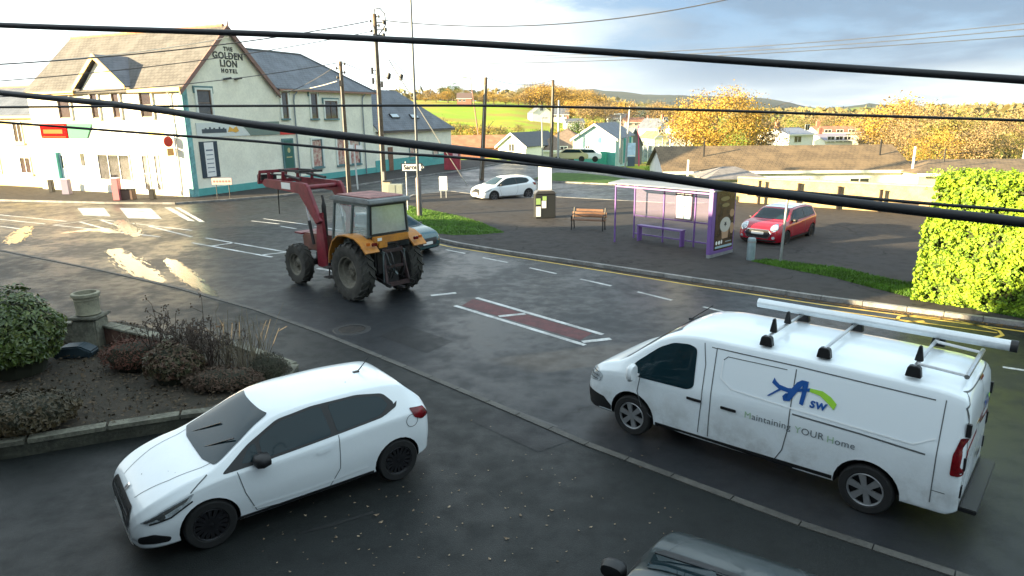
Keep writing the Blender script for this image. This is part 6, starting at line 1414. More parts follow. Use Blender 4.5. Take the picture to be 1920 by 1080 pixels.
# near bungalow range right of the hall, with brown tiles
lhouse('bungalow', 'long bungalow with a sunlit brown tiled roof behind the pale wall', 55, 1246, 1690, 378, 318, 272, 7.5, -.03, rf=M_browntile, wins=((.1, .8, 1.6, 1.0), (.3, .8, 1.2, 1.0), (.55, .8, 1.6, 1.0), (.8, .8, 1.6, 1.0)), chim=(), wall=M_wwall, down=3)
t = sc.objects['bungalow']
mb = MB(); bw = (AT(1690, 340, 55)-AT(1246, 340, 55)).x
mb.tube([(bw+.15, -.4, 1.2), (bw+.15, -.4, 4.2)], .09, 8); part(mb, 'downpipe', M_fasc, t)
mb = MB(); mb.box((1.6, -.6, 2.4), (.12, .12, 1.9)); part(mb, 'porch_post', M_fasc, t)
for fx in (.18, .93):
    mb = MB(); mb.tube([(bw*fx, 2.0, 3.2), (bw*fx, 2.0, 4.7)], .07, 8); part(mb, 'flue', M_black, t)
lhouse('garage', 'small grey hipped porch building in the shade before the brown tiled bungalow', 50, 1330, 1432, 345, 333, 312, 4, 0, hip=1.5, wall=mat('grey pebbledash', (.30, .29, .28), .9, var=.2), rf=mat('dull grey felt roof', (.16, .15, .15), .8, var=.2), cat='garage', fascia=False)
lhouse('bungalow', 'brown roofed bungalow whose hip rises behind the bright hedge at the right', 52, 1715, 2050, 385, 323, 297, 8, -.04, rf=M_browntile, hip=3.0, wins=((.2, .8, 1.2, 1.0),), wall=mat('beige render', (.52, .46, .36), .85, var=.05), down=3)
t = [o for o in sc.objects if o.name.startswith('bungalow')][-1]
mb = MB(); mb.tube([(8.2, 1.0, 3.4), (8.3, 1.0, 5.5)], .11, 8); part(mb, 'chimney_flue', mat('pale flue', (.6, .58, .5), .5), t)
mb = MB(); mb.tube([(2.4, 1.2, 3.2), (2.4, 1.2, 4.2)], .06, 6); mb.bar((2.4, 1.2, 3.7), (4.4, 1.2, 3.9), .05); part(mb, 'aerial', M_black, t)
# hall
t = lhouse('village_hall', 'pale teal gabled hall with a dark slate roof beyond the side road', 84, 1074, 1150, 304, 258, 231, 16, -.30, mode='gable', wall=mat('pale teal render', (.36, .62, .64), .8, var=.25, vscale=.6, col2=(.62, .70, .70)), rf=M_slates, wins=((.35, 1.0, .6, 1.0),), cat='hall')
w_ = (AT(1150, 304, 84).x-AT(1074, 304, 84).x)/math.cos(.3)
mb = MB(); mb.box((w_/2, -.06, .4), (w_, .10, 1.6)); part(mb, 'base_band', M_tealp, t)
mb = MB(); mb.box((w_*.72, -.5, .55), (1.0, .8, 1.5)); part(mb, 'meter_box', mat('green box', (.03, .28, .22), .5), t)
for k in range(4):
    mb = MB(); mb.box((w_+.5+.0, 1.5+k*2.6, 1.2), (.25, .3, 3.0)); part(mb, 'pillar', M_tealp if k % 2 else M_galv, t)
mb = MB(); mb.prism([(-.02, 3.0), (-.3, 3.1)], 0, 1, lambda u, v, w2: (w_/2, u, v)) if False else mb.box((w_*.62, -.03, 2.6), (.35, .05, .6)); part(mb, 'vent', M_tealp, t)
# brown and dark low roofs left of the hall
lhouse('low_building', 'low building with an orange brown roof at the end of the hotel', 92, 846, 948, 292, 275, 253, 6, 0, rf=M_redtile, wall=M_brick, cat='building', fascia=False)
t = lhouse('bungalow', 'white gabled bungalow with black roof, left of the timber pole', 86, 934, 985, 290, 271, 248, 9, -.55, mode='gable', rf=mat('black slate', (.045, .048, .055), .5, var=.2), wins=((.5, .4, .9, 1.0),))
lhouse('bungalow', 'pyramid roofed bungalow, tan slope in the sun and brown slope in shade', 88, 992, 1108, 292, 279, 240, 10, -.25, rf=mat('tan brown tiles', (.17, .125, .09), .8, var=.2), hip=4.2, wins=((.55, .3, 1.0, .9), (.8, .3, 1.3, .9)), wall=M_wwall)
# houses on the slope
far = [('farmhouse', 'white farmhouse with a purple grey roof above the green field', 235, 998, 1034, 222, 211, 197, 8, .2, 'gable', None, None, ((.5, 3, 1.4, 1.2),)),
 ('farmhouse', 'long low wing with dark roof right of the white farmhouse', 240, 1034, 1066, 224, 214, 203, 7, -.1, 'side', None, None, W4),
 ('cottage', 'small brick cottage half hidden in the golden trees on the hill', 330, 857, 884, 194, 184, 174, 8, 0, 'side', M_brick, mat('brown slate', (.12, .08, .07), .7), W4[:2]),
 ('house', 'white house with dark roof in the valley above the teal hall', 210, 1134, 1172, 222, 212, 203, 8, -.15, 'side', None, None, W4),
 ('house', 'pale house with a grey front right of the valley white house', 230, 1180, 1222, 216, 208, 199, 8, .0, 'side', mat('grey front', (.40, .45, .45), .8), None, W4),
 ('house', 'salmon roofed house behind the grey posts', 190, 1174, 1212, 240, 229, 220, 8, .1, 'side', M_pink, M_redtile, W4),
 ('house', 'pink rendered gabled house between the hall and the yellow tree', 165, 1199, 1226, 248, 234, 221, 9, -.2, 'gable', M_pink, M_redtile, ((.5, 3.0, 1.2, 1.2),)),
 ('house', 'white gabled house with slate slope just left of the yellow tree', 160, 1234, 1262, 252, 238, 222, 9, .35, 'gable', None, None, ((.5, 2.6, 1.2, 1.2),)),
 ('house', 'white house at the left foot of the yellow tree', 150, 1262, 1300, 256, 244, 232, 8, 0, 'side', None, None, W4),
 ('shed', 'dark roofed grey shed behind the pink post', 104, 1172, 1206, 300, 270, 238, 10, .4, 'gable', mat('grey boards', (.16, .17, .18), .8), M_slate, ()),
 ('house', 'white two storey house with blue grey roof right of the yellow tree', 118, 1478, 1532, 279, 251, 239, 8, .35, 'side', None, mat('blue grey roof', (.18, .20, .26), .6, var=.1), ((.35, 1.0, 1.6, 1.1), (.7, 3.0, 1.0, 1.0))),
 ('house', 'long cream house with orange roof among the brown trees', 140, 1536, 1610, 262, 248, 236, 8, 0, 'side', M_cream, M_redtile, W4),
 ('house', 'far terrace with a red roof at the wood edge right of the cream house', 150, 1618, 1690, 256, 246, 236, 8, 0, 'side', M_pink, M_redtile, W4),
 ('house', 'white bungalow with pale slate roof below the cream house', 126, 1546, 1600, 277, 262, 250, 7, .1, 'side', None, mat('lilac slate', (.24, .22, .27), .6), W4),
 ('house', 'tiny pale house on the distant slope left of the yellow tree', 300, 1232, 1256, 212, 206, 199, 7, 0, 'side', None, None, ()),
 ('house', 'tiny white house highest on the slope above the salmon roof', 320, 1206, 1226, 209, 203, 197, 7, .2, 'side', None, None, ())]
far += [('house', 'long pink terrace low in the valley right of the teal hall', 200, 1182, 1240, 262, 250, 242, 8, .05, 'side', M_pink, M_slate, W4), ('house', 'cream gabled house just above the steel framed glasshouse', 150, 1226, 1252, 272, 258, 246, 8, .2, 'gable', M_cream, M_redtile, ((.5, 2.2, 1.2, 1.1),)),
 ('house', 'white house with brown roof high between the pink gable and yellow tree', 260, 1216, 1250, 228, 219, 211, 8, -.1, 'side', None, M_browntile, W4), ('house', 'grey house with slate roof right above the hall ridge', 240, 1146, 1180, 232, 222, 213, 8, .1, 'side', mat('grey front', (.40, .45, .45), .8), M_slate, W4),
 ('house', 'white chalet bungalow at the foot of the field behind the pyramid roof', 170, 1062, 1096, 238, 230, 222, 7, .1, 'side', None, M_slate, W4)]
for (nm, lb, Y, l_, r_, yb, ye, yr, dp, an, md, wl_, rf_, wn) in far:
    lhouse(nm, lb, None if Y > 160 else Y, l_, r_, yb, ye, yr, dp, an, md, wl_, rf_, wn, down=5, chim=(.15,) if nm != 'shed' and Y < 200 else (), cat=nm if nm != 'farmhouse' else 'house')
# glazed steel framed yard building
b = AT(1206, 306, 78); t = thing('glasshouse', 'pale steel framed glasshouse with tall posts left of the brown tiled bungalow', 'glasshouse', b); sx_ = (AT(1268, 306, 78)-b).x; hz = topz(1206, 262, b)-b.z
for k in range(7):
    mb = MB(); x = sx_*k/6; mb.tube([(x, (k % 2)*.8, 0), (x, (k % 2)*.8, hz*(.8+.2*(k % 3)/2))], .06, 8); part(mb, 'post', M_fasc if k % 2 else M_galv, t)
for z in (.5, .95):
    mb = MB(); mb.bar((0, 0, hz*z*.9), (sx_, 0, hz*z*.9), .08); part(mb, 'rail', M_galv, t)
mb = MB(); mb.box((sx_/2, .9, hz*.38), (sx_, .04, hz*.7)); part(mb, 'glazing', mat('blue grey glazing', (.28, .34, .38), .25, spec=1, var=.5, vscale=2), t)
# information board
b = AT(1183, 312, 66); t = thing('information_board', 'tall pale blue information board on the verge before the grey shed', 'sign', b)
A = AT(1176, 268, 66)-b; B = AT(1190, 294, 66)-b; mb = MB(); mb.box((0, 0, (A.z+B.z)/2), (B.x-A.x, .1, A.z-B.z)); po = part(mb, 'panel', mat('pale blue board', (.50, .66, .80), .5, var=.15, vscale=4), t)
mb = MB(); mb.box((0, 0, B.z*.5), ((B.x-A.x)*.9, .09, B.z)); part(mb, 'base', mat('navy base', (.06, .09, .13), .5), t); mb = MB(); mb.box((0, -.06, B.z+.12), ((B.x-A.x)*.8, .02, .1)); part(mb, 'strip', M_white, po)
# two distant parked cars by the hall
for px, lb, m_ in ((1068, 'pale yellow car parked before the pyramid roofed bungalow', mat('pale yellow car paint', (.55, .50, .28), .3, coat=.6)), (1093, 'low white car parked in the yard before the teal hall', M_paint)):
    b = AT(px, 303, 76); t = thing('parked_car', lb, 'car', b, math.pi*.97)
    mb = MB(); mb.prism([(-2, .35), (-2, .9), (-1.5, .98), (-1.1, 1.38), (.5, 1.42), (1.1, .98), (1.9, .85), (2.05, .5), (2, .3)], -.85, .85, lambda u, v, w_: (u, w_, v)); part(mb, 'body', m_, t, bev=.08, sm=50)
    mb = MB(); mb.prism([(-1.35, 1.0), (-1.05, 1.32), (.45, 1.35), (.95, 1.0)], -.86, .86, lambda u, v, w_: (u, w_, v)); part(mb, 'side_window', M_glass, t)
    for x in (-1.3, 1.3):
        for s in (1, -1):
            mb = MB(); mb.lathe([(.001, -.1), (.32, -.1), (.32, .1), (.001, .1)], 16, c=(x, s*.80, .32), axis='Y'); part(mb, 'wheel', M_rubber, t)
# ================================================================ trees, hedge, garden
def leafmat(name, c1, c2, vs=1.2):
    m = mat(name, c1, .65, col2=c2, vscale=vs, spec=.3, var=.2)
    return m
M_bark = mat('bark', (.09, .065, .045), .9, var=.3, vscale=6, bump=.6)
M_gold = leafmat('golden leaves', (.44, .28, .04), (.24, .15, .035)); M_olive = leafmat('olive leaves', (.24, .20, .05), (.15, .14, .035)); M_tan = leafmat('tan autumn leaves', (.32, .225, .10), (.17, .12, .06)); M_green = leafmat('green leaves', (.06, .12, .02), (.035, .07, .015)); M_lime = leafmat('lime leaves', (.22, .32, .03), (.12, .22, .02))
def crown_mesh(rnd, W_, H_, n, leaf, clusters, z0, squash=1.0, hollow=.35, clump=.20):
    """leaf faces gathered in many clumps spread through the crown volume"""
    mb = MB(); C_ = []
    for _ in range(clusters):
        a = rnd.uniform(0, 6.283); u = rnd.uniform(-1, 1); rr = rnd.uniform(hollow, 1)**.6; s = math.sqrt(1-u*u); k = rnd.uniform(.82, 1.12)
        C_.append(Vector((math.cos(a)*s*rr*W_/2*k, math.sin(a)*s*rr*W_/2*k, z0+H_/2+u*rr*H_/2*k)))
    sz = [rnd.uniform(.6, 1.35) for _ in C_]
    for _ in range(n):
        i = rnd.randrange(clusters); c = C_[i]; sg = W_*clump*.5*sz[i]
        p = c+Vector((rnd.gauss(0, sg), rnd.gauss(0, sg), rnd.gauss(0, sg*.62)))
        q = Matrix.Rotation(rnd.uniform(0, 6.28), 3, Vector((rnd.gauss(0, 1), rnd.gauss(0, 1), rnd.gauss(0, 1))).normalized()); l = leaf*rnd.uniform(.6, 1.4)
        a = q @ Vector((l*.5, 0, 0)); b = q @ Vector((0, l*.36, l*.08))
        mb.add([p-a, p-b, p+a, p+b], [(0, 1, 2, 3)])
    return mb
def trunk_mesh(rnd, H_, W_, r, nb=7):
    mb = MB(); top = Vector((rnd.uniform(-.3, .3), 0, H_*.72)); mb.tube([(0, 0, -.8), (0, 0, H_*.2), top*.6+Vector((0, 0, .0)), top], [r*1.2, r*.9, r*.55, r*.15], 9)
    for k in range(nb):
        f = .25+.55*k/nb; s = Vector((top.x*f, 0, H_*.72*f)); a = k*2.4+rnd.random(); L_ = W_*.42*rnd.uniform(.7, 1.1)
        e = s+Vector((math.cos(a)*L_, math.sin(a)*L_, H_*.26*rnd.uniform(.6, 1.2))); mdp = s.lerp(e, .5)+Vector((0, 0, H_*.03))
        mb.tube([s, mdp, e], [r*.42, r*.26, r*.07], 6)
        for j in range(3):
            e2 = e.lerp(s, .35*j)+Vector((rnd.gauss(0, W_*.12), rnd.gauss(0, W_*.12), H_*.12*rnd.random()+.2)); mb.tube([mdp.lerp(e, .3+.2*j), e2], [r*.16, r*.04], 5, cap=False)
    return mb
TREE = {}
def tree_proto(kind, seed):
    if (kind, seed) in TREE: return TREE[(kind, seed)]
    rnd = random.Random(hash(kind) % 1000 if False else seed*7+len(kind)); H_ = 10.0
    par = dict(round=(8.5, 7.8, 5200, .30, 70, 1.9, .20), big=(12, 9.0, 17000, .21, 150, 1.4, .13), sparse=(9, 8.5, 5600, .20, 90, 1.3, .17), tall=(4.2, 9.0, 1800, .34, 44, .8, .3), bush=(8, 6, 1700, .42, 30, .2, .3))[kind]
    cm = crown_mesh(rnd, par[0], par[1], par[2], par[3], par[4], par[5], clump=par[6]).mesh('crown', [M_gold]); tm = trunk_mesh(rnd, H_, par[0], .28 if kind != 'big' else .4, 9).mesh('trunk', [M_bark]); smooth(tm, 60)
    TREE[(kind, seed)] = (cm, tm); return cm, tm
MEV = {}
def tree(kind, seed, pos, H_, label, m_, rz=0.0, group=None, wx=1.0, name='tree', cat='tree'):
    cm, tm = tree_proto(kind, seed)
    key = (kind, seed, m_.name)
    if key not in MEV:
        c2 = cm.copy(); c2.materials.clear(); c2.materials.append(m_); MEV[key] = c2
    t = thing(name, label, cat, pos, rz, group); s = H_/10.0; t.scale = (s*wx, s*wx, s)
    link('crown', MEV[key], t); link('trunk', tm, t); return t
def tree_px(kind, seed, px, pyt, Y, label, m_, hmin=None, wx=1.0, group=None, name='tree', cat='tree', zb=None):
    b = AT(px, 200, Y); gz = hgt(b.x, Y) if zb is None else zb; pos = Vector((b.x, Y, gz)); zt = AT(px, pyt, Y).z
    return tree(kind, seed, pos, (zt-gz)*(1.0), label, m_, (px*1.7+seed) % 6.28, group, wx, name, cat)
tree_px('big', 1, 1345, 172, 108, 'broad bright yellow autumn tree behind the long bungalow', M_gold, wx=1.12)
tree_px('sparse', 5, 1290, 206, 118, 'smaller golden tree at the left shoulder of the big yellow tree', M_gold)
tree_px('round', 2, 1432, 216, 112, 'tan autumn tree just right of the big yellow tree', M_tan)
tree_px('bush', 3, 1652, 262, 74, 'bright green bush above the right end of the bungalow roof', M_lime, wx=1.2, name='bush', cat='bush')
tree_px('bush', 4, 1592, 268, 80, 'yellow green bush between the white houses and the green bush', leafmat('yellow bush leaves', (.42, .32, .05), (.25, .24, .04)), wx=1.5, name='bush', cat='bush')
kinds = ['round', 'sparse', 'round', 'tall', 'sparse']
word = ['first', 'second', 'third', 'fourth', 'fifth', 'sixth', 'seventh', 'eighth', 'ninth', 'tenth', 'eleventh', 'twelfth', 'thirteenth', 'fourteenth', 'fifteenth', 'sixteenth', 'seventeenth', 'eighteenth', 'nineteenth', 'twentieth']
skyl = [(768, 184, 'olive'), (788, 176, 'gold'), (808, 168, 'tan'), (830, 160, 'tan'), (850, 157, 'green'), (872, 168, 'tan'), (896, 172, 'olive'), (916, 168, 'gold'), (938, 174, 'gold'), (962, 170, 'tan'), (984, 160, 'olive'), (1006, 151, 'tan'), (1028, 154, 'gold'), (1052, 158, 'tan'), (1076, 160, 'gold'), (1100, 168, 'tan'), (1122, 178, 'olive')]
MM = dict(gold=M_gold, tan=M_tan, olive=M_olive, green=M_green, lime=M_lime)
for i, (px, py, c) in enumerate(skyl):
    tree_px(kinds[i % 5] if c != 'green' else 'round', 1+i % 3, px, py, 395+(i*37) % 40, f'{word[i]} tree from the left on the golden hill skyline, {c} crown', MM[c], wx=1.75, group='trees on the hill skyline')
for i, (px, py, c) in enumerate(skyl):
    c = {'green': 'olive', 'olive': 'tan'}.get(c, 'gold')
    tree_px(kinds[(i+2) % 5] if i % 5 != 1 else 'round', 1+(i+1) % 3, px+10, py+7, 350+(i*29) % 30, f'{word[i]} tree from the left in the nearer row below the hill skyline, {c} crown', MM[c], wx=1.7, group='nearer trees below the skyline')
r2 = [(782, 200, 250, 'olive'), (806, 206, 240, 'tan'), (835, 214, 215, 'gold'), (862, 218, 205, 'olive'), (888, 220, 200, 'gold'), (914, 218, 205, 'gold'), (938, 224, 195, 'olive'), (1070, 184, 310, 'gold'), (1092, 180, 300, 'gold'), (1112, 186, 290, 'tan'), (1136, 188, 300, 'tan'), (1160, 190, 320, 'gold'), (1186, 188, 340, 'tan'), (1210, 190, 350, 'olive'), (1236, 190, 340, 'tan'), (1262, 192, 330, 'gold')]
for i, (px, py, Y, c) in enumerate(r2):
    tree_px(kinds[(i+1) % 5] if i > 6 else 'bush', 1+i % 3, px, py, Y, f'{word[i]} tree from the left along the lower field edge, {c} crown', MM[c], wx=1.3, group='trees along the lower field edge')
for i, (px, py, Y, c) in enumerate(((972, 226, 230, 'olive'), (1010, 232, 215, 'green'), (1048, 230, 205, 'gold'), (1084, 214, 230, 'green'), (1118, 210, 235, 'gold'), (1150, 226, 190, 'olive'), (1206, 252, 140, 'green'), (1270, 262, 120, 'lime'))):
    tree_px('bush', 1+i % 3, px, py, Y, f'{word[i]} round bush from the left between the distant houses, {c} leaves', MM[c], wx=1.2, group='bushes between the distant houses', name='bush', cat='bush')
r3 = [(1452, 222, 150, 'tan'), (1490, 212, 165, 'olive'), (1532, 210, 170, 'tan'), (1566, 212, 175, 'tan'), (1606, 214, 150, 'gold'), (1646, 206, 130, 'tan'), (1684, 184, 120, 'gold'), (1722, 186, 112, 'tan'), (1756, 204, 100, 'tan'), (1792, 212, 96, 'olive'), (1826, 208, 104, 'tan'), (1860, 214, 92, 'tan'), (1900, 204, 100, 'tan'), (1700, 232, 84, 'tan'), (1772, 238, 80, 'gold'), (1840, 240, 78, 'tan'), (1905, 238, 80, 'olive'), (1950, 215, 90, 'tan')]
for i, (px, py, Y, c) in enumerate(r3):
    tree_px('sparse' if i % 3 else 'round', 1+i % 4, px, py, Y, f'{word[i]} tree of the brown wood at the right, {c} crown', MM[c], wx=1.2, group='trees of the brown wood')
tree_px('bush', 6, 1226, 290, 72, 'small yellow green shrub by the glasshouse posts', M_lime, name='shrub', cat='shrub')
# distant belt of woodland: one uncountable mass
rnd = random.Random(5); mb = MB()
for k in range(900):
    az = rnd.uniform(-14, 38); r = rnd.choice((520, 620, 760, 900))+rnd.uniform(-60, 60); x, y = r*math.sin(R(az)), r*math.cos(R(az)); z = hgt(x, y); h_ = rnd.uniform(5, 9)
    for j in range(16):
        p = Vector((x+rnd.gauss(0, 3), y+rnd.gauss(0, 3), z+rnd.uniform(.2, 1)*h_)); a = Vector((rnd.gauss(0, 1), rnd.gauss(0, 1), rnd.gauss(0, .6)))*1.2; b = Vector((rnd.gauss(0, 1), rnd.gauss(0, 1), rnd.gauss(0, 1)))*1.1; mb.add([p-a, p-b, p+a, p+b], [(0, 1, 2, 3)])
o = part(mb, 'woodland', leafmat('distant wood', (.20, .15, .05), (.09, .09, .04), .01), fix=False); tag(o, 'distant belt of brown and olive woodland below the far ridge', 'woodland'); o['kind'] = 'stuff'
# ---- hedge
def hedge():
    A = G(1706, 566, .1); B = G(1990, 608, .1); A = Vector((A.x+.15, A.y+.25, 0)); d = (B-A); d.z = 0; L_ = d.length+1.5; d.normalize(); nb = Vector((-d.y, d.x, 0)); zt = topz(1735, 328, A+nb*.4)
    t = thing('hedge', 'tall clipped hedge, bright yellow green, at the right of the verge', 'hedge', A)
    D_ = 2.6; rnd = random.Random(3); mb = MB()
    # core
    co = MB(); co.add([A+d*x+nb*y+Vector((0, 0, z)) for x in (.25, L_-.2) for y in (.25, D_-.2) for z in (.05, zt-.25)], [(0, 1, 3, 2), (4, 6, 7, 5), (0, 4, 5, 1), (2, 3, 7, 6), (0, 2, 6, 4), (1, 5, 7, 3)])
    wpart(co, 'inner_twigs', mat('hedge inner twigs', (.03, .04, .01), .9), t)
    N_ = 46000
    for i in range(N_):
        f = rnd.random(); dz = 0
        bul = lambda x, z: .16*noise.noise(Vector((x*1.1, z*1.3, 1)))+.09*noise.noise(Vector((x*4, z*4, 4)))+.05*noise.noise(Vector((x*11, z*11, 8)))
        if f < .62: x = rnd.uniform(0, L_); z = rnd.uniform(.05, zt); y = -bul(x, z)*1.5+abs(rnd.gauss(0, .10)); n = -nb
        elif f < .86: x = rnd.uniform(0, L_); y = rnd.uniform(0, D_); z = zt+bul(x, y)*1.6-abs(rnd.gauss(0, .10)); n = Vector((0, 0, 1))
        else: y = rnd.uniform(0, D_); z = rnd.uniform(.05, zt); x = -bul(y, z)*1.5+abs(rnd.gauss(0, .10)); n = -d
        x += .22*(z/zt)**2*(1-min(1, x/1.0)) if x < 1 else 0
        gap = noise.noise(Vector((x*2.6+y, z*2.9, 12)))+.5*noise.noise(Vector((x*7, z*7+y*5, 5)))
        if gap > .24 and rnd.random() < .85: continue
        mb.cur = 0 if gap < -.12 else (1 if rnd.random() < .7 else 2)
        p = A+d*x+nb*y+Vector((0, 0, z)); nn = (n+Vector((rnd.gauss(0, .6), rnd.gauss(0, .6), rnd.gauss(0, .6)))).normalized(); u_ = nn.orthogonal().normalized(); u_ = Matrix.Rotation(rnd.uniform(0, 6.28), 3, nn) @ u_; v_ = nn.cross(u_); l = rnd.uniform(.03, .065)
        mb.add([p-u_*l, p-v_*l*.6, p+u_*l, p+v_*l*.6], [(0, 1, 2, 3)])
    for _ in range(520):      # shoots that stand proud of the clipped faces
        f = rnd.random(); x = rnd.uniform(0, L_)
        if f < .55: p = A+d*x+nb*rnd.uniform(0, D_*.6)+Vector((0, 0, zt-.03)); gdir = Vector((rnd.gauss(0, .3), rnd.gauss(0, .3), 1))
        else: p = A+d*x+Vector((0, 0, rnd.uniform(.1, zt))); gdir = -nb+Vector((rnd.gauss(0, .3), rnd.gauss(0, .3), .6))
        gdir.normalize(); L2 = rnd.uniform(.06, .22)
        for j in range(6):
            q = p+gdir*L2*j/5; sd_ = gdir.orthogonal().normalized(); sd_ = Matrix.Rotation(j*2.4+_, 3, gdir) @ sd_; l = .035; mb.cur = rnd.choice((0, 1, 1)); e = q+sd_*l*1.6+gdir*l*.6
            mb.add([q, q.lerp(e, .5)+gdir*.014, e, q.lerp(e, .5)-gdir*.014], [(0, 1, 2, 3)])
    wpart(mb, 'foliage', [leafmat('hedge leaves', (.28, .40, .022), (.16, .28, .018), 3.0), leafmat('hedge leaves mid', (.22, .34, .02), (.13, .24, .015), 4.0), leafmat('hedge leaves dark', (.09, .15, .015), (.05, .09, .012), 4.0)], t, fix=False)
hedge()
# ---- front garden at the left
ZG = .23
gar = [(-8.9, 9.25), (-7.6, 9.75), (-6.6, 10.2), (-5.6, 10.6), (-4.75, 10.85), (-4.3, 11.5), (-4.4, 12.9), (-6.2, 14.3), (-8.3, 15.4), (-9.7, 16.2), (-13, 16.2), (-20, 14), (-20, 6), (-12, 8)]
mb = MB(); n0 = len(gar)
M_soil = mat('garden soil and litter', (.048, .036, .024), .95, var=.5, vscale=2.2, bump=1.0, bscale=16, col2=(.025, .022, .014))
mb.sheet(gar, ZG); struct(mb, 'garden_soil', M_soil)
t = thing('garden_kerb', 'low stained concrete edging in front of the raised garden', 'garden edging', (gar[1][0], gar[1][1], 0))
M_old = mat('mossy old concrete', (.15, .145, .11), .85, var=.45, vscale=2, bump=.8, bscale=20)
mb = MB()
for a, b in zip(gar[:7], gar[1:8]): mb.bar((a[0], a[1], ZG/2), (b[0], b[1], ZG/2), .16, ZG+.02)
wpart(mb, 'face', mat('dark mossy wall', (.055, .055, .040), .9, var=.4, vscale=2, bump=.8), t)
mb = MB()
for a, b in zip(gar[:7], gar[1:8]):
    A = Vector((a[0], a[1], ZG+.03)); B = Vector((b[0], b[1], ZG+.03)); mb.bar(A.lerp(B, .02), A.lerp(B, .98), .20, .07)
wpart(mb, 'coping', M_old, t)
# pillar with pot
b = Vector((-9.75, 15.25, ZG)); b = G(176, 645, ZG)
t = thing('garden_pillar', 'squat stone pillar where the low garden walls meet', 'pillar', b); Z1 = topz(176, 594, b)-ZG; wd = .52
mb = MB(); mb.box((0, 0, Z1/2-.1), (wd, wd, Z1+.2)); part(mb, 'shaft', M_old, t, bev=.03); mb = MB(); mb.box((0, 0, Z1+.03), (wd+.1, wd+.1, .06)); part(mb, 'cap', M_old, t, bev=.015)
Z2 = topz(172, 548, b)-ZG; pb = Vector((b.x, b.y, ZG+Z1+.06)); hh = Z2-Z1-.06
t = thing('chimney_pot', 'pale ribbed chimney pot planter standing on the garden pillar', 'planter', pb)
mb = MB(); mb.lathe([(.001, 0), (.22, 0), (.25, .03), (.235, .08), (.245, hh*.6), (.25, hh*.82), (.285, hh*.86), (.285, hh*.97), (.27, hh), (.22, hh), (.21, hh*.6), (.001, hh*.6)], 28); part(mb, 'pot', mat('weathered buff clay', (.24, .225, .16), .8, var=.25, vscale=5, bump=.4), t, sm=40)
mb = MB(); mb.lathe([(.252, hh*.70), (.262, hh*.72), (.252, hh*.74)], 28); part(mb, 'collar', MC['weathered buff clay'], t)
def gwall(px0, py0, px1, py1, h_, label, m_):
    a = G(px0, py0, ZG); c = G(px1, py1, ZG); t = thing('garden_wall', label, 'wall', a); d = (c-a); L_ = d.length; d.normalize()
    mb = MB(); mb.bar(a+Vector((0, 0, h_/2-.15)), c+Vector((0, 0, h_/2-.15)), .22, h_+.3); wpart(mb, 'wall', m_, t)
    n = max(2, int(L_/.45)); mb = MB()
    for k in range(n): p = a+d*(L_*(k+.04)/n); q = a+d*(L_*(k+.96)/n); mb.bar(p+Vector((0, 0, h_+.025)), q+Vector((0, 0, h_+.025)), .28, .05)
    wpart(mb, 'coping', M_old, t, bev=.01)
gwall(202, 640, 330, 672, .38, 'low reddish garden wall running right from the pillar behind the shrubs', mat('old red wall', (.10, .05, .035), .9, var=.4, vscale=4, bump=.8))
gwall(150, 640, -60, 640, .42, 'low garden wall with pale coping running left from the pillar', M_old)
b = G(140, 668, ZG); t = thing('garden_box', 'dark blue grey covered box with a white pipe end, between bush and pillar', 'box', b, .1)
mb = MB(); mb.prism([(-.34, 0), (.40, 0), (.44, .14), (.20, .27), (-.18, .25), (-.34, .12)], -.18, .18, lambda u, v, w_: (u, w_, v)); part(mb, 'cover', mat('dark blue sheet', (.02, .035, .045), .5, var=.3), t, bev=.03)
mb = MB(); mb.tube([(-.66, -.20, .22), (-.32, -.20, .20)], .055, 12); part(mb, 'pipe', M_white, t, sm=40)
# laurel bush
def bush(name, label, cat, c, rx, ry, rz_, n, leaf, m_, seed, flat=.5, core=True):
    t = thing(name, label, cat, c); rnd = random.Random(seed); mb = MB()
    for _ in range(n):
        a = rnd.uniform(0, 6.283); u = rnd.uniform(-.35, 1); s = math.sqrt(max(0, 1-u*u)); k = (1+.16*noise.noise(Vector((math.cos(a)*s*2.3, math.sin(a)*s*2.3, u*2.3+seed))))*(1-abs(rnd.gauss(0, .10)))
        nn = Vector((math.cos(a)*s, math.sin(a)*s, u)); p = Vector((nn.x*rx, nn.y*ry, rz_*.45+nn.z*rz_*.6))*k
        nv = (nn+Vector((rnd.gauss(0, flat), rnd.gauss(0, flat), rnd.gauss(0, flat)+.25))).normalized(); u_ = Matrix.Rotation(rnd.uniform(0, 6.28), 3, nv) @ nv.orthogonal().normalized(); v_ = nv.cross(u_); l = leaf*rnd.uniform(.6, 1.25)
        mb.cur = rnd.choice((0, 0, 1)) if isinstance(m_, list) else 0
        mb.add([p-u_*l, p-v_*l*.38+nv*l*.08, p+u_*l, p+v_*l*.38+nv*l*.08], [(0, 1, 2, 3)])
    part(mb, 'foliage', m_, t, fix=False)
    if core:
        q = MB(); q.lathe([(.001, 0), (rx*.6, .02), (rx*.78, rz_*.4), (rx*.6, rz_*.78), (.001, rz_*.9)], 14); q.v = [(x, y*ry/rx, z) for x, y, z in q.v]; part(q, 'inner_twigs', mat('bush inner twigs', (.02, .022, .010), .9), t)
    return t
bush('laurel_bush', 'glossy green laurel bush at the left edge of the garden', 'bush', G(22, 700, ZG), 1.02, .85, 1.62, 6500, .066, [mat('laurel leaf', (.085, .13, .02), .35, col2=(.035, .06, .012), vscale=3, spec=.6), mat('laurel leaf old', (.16, .19, .04), .4, col2=(.02, .04, .01), vscale=8, spec=.5)], 2)
bush('round_conifer', 'small round dark shrub beside the white hatchback', 'shrub', G(506, 722, ZG-.2), .42, .42, .62, 4200, .022, mat('dark shrub leaf', (.030, .034, .016), .8, col2=(.05, .04, .025), vscale=6), 3)
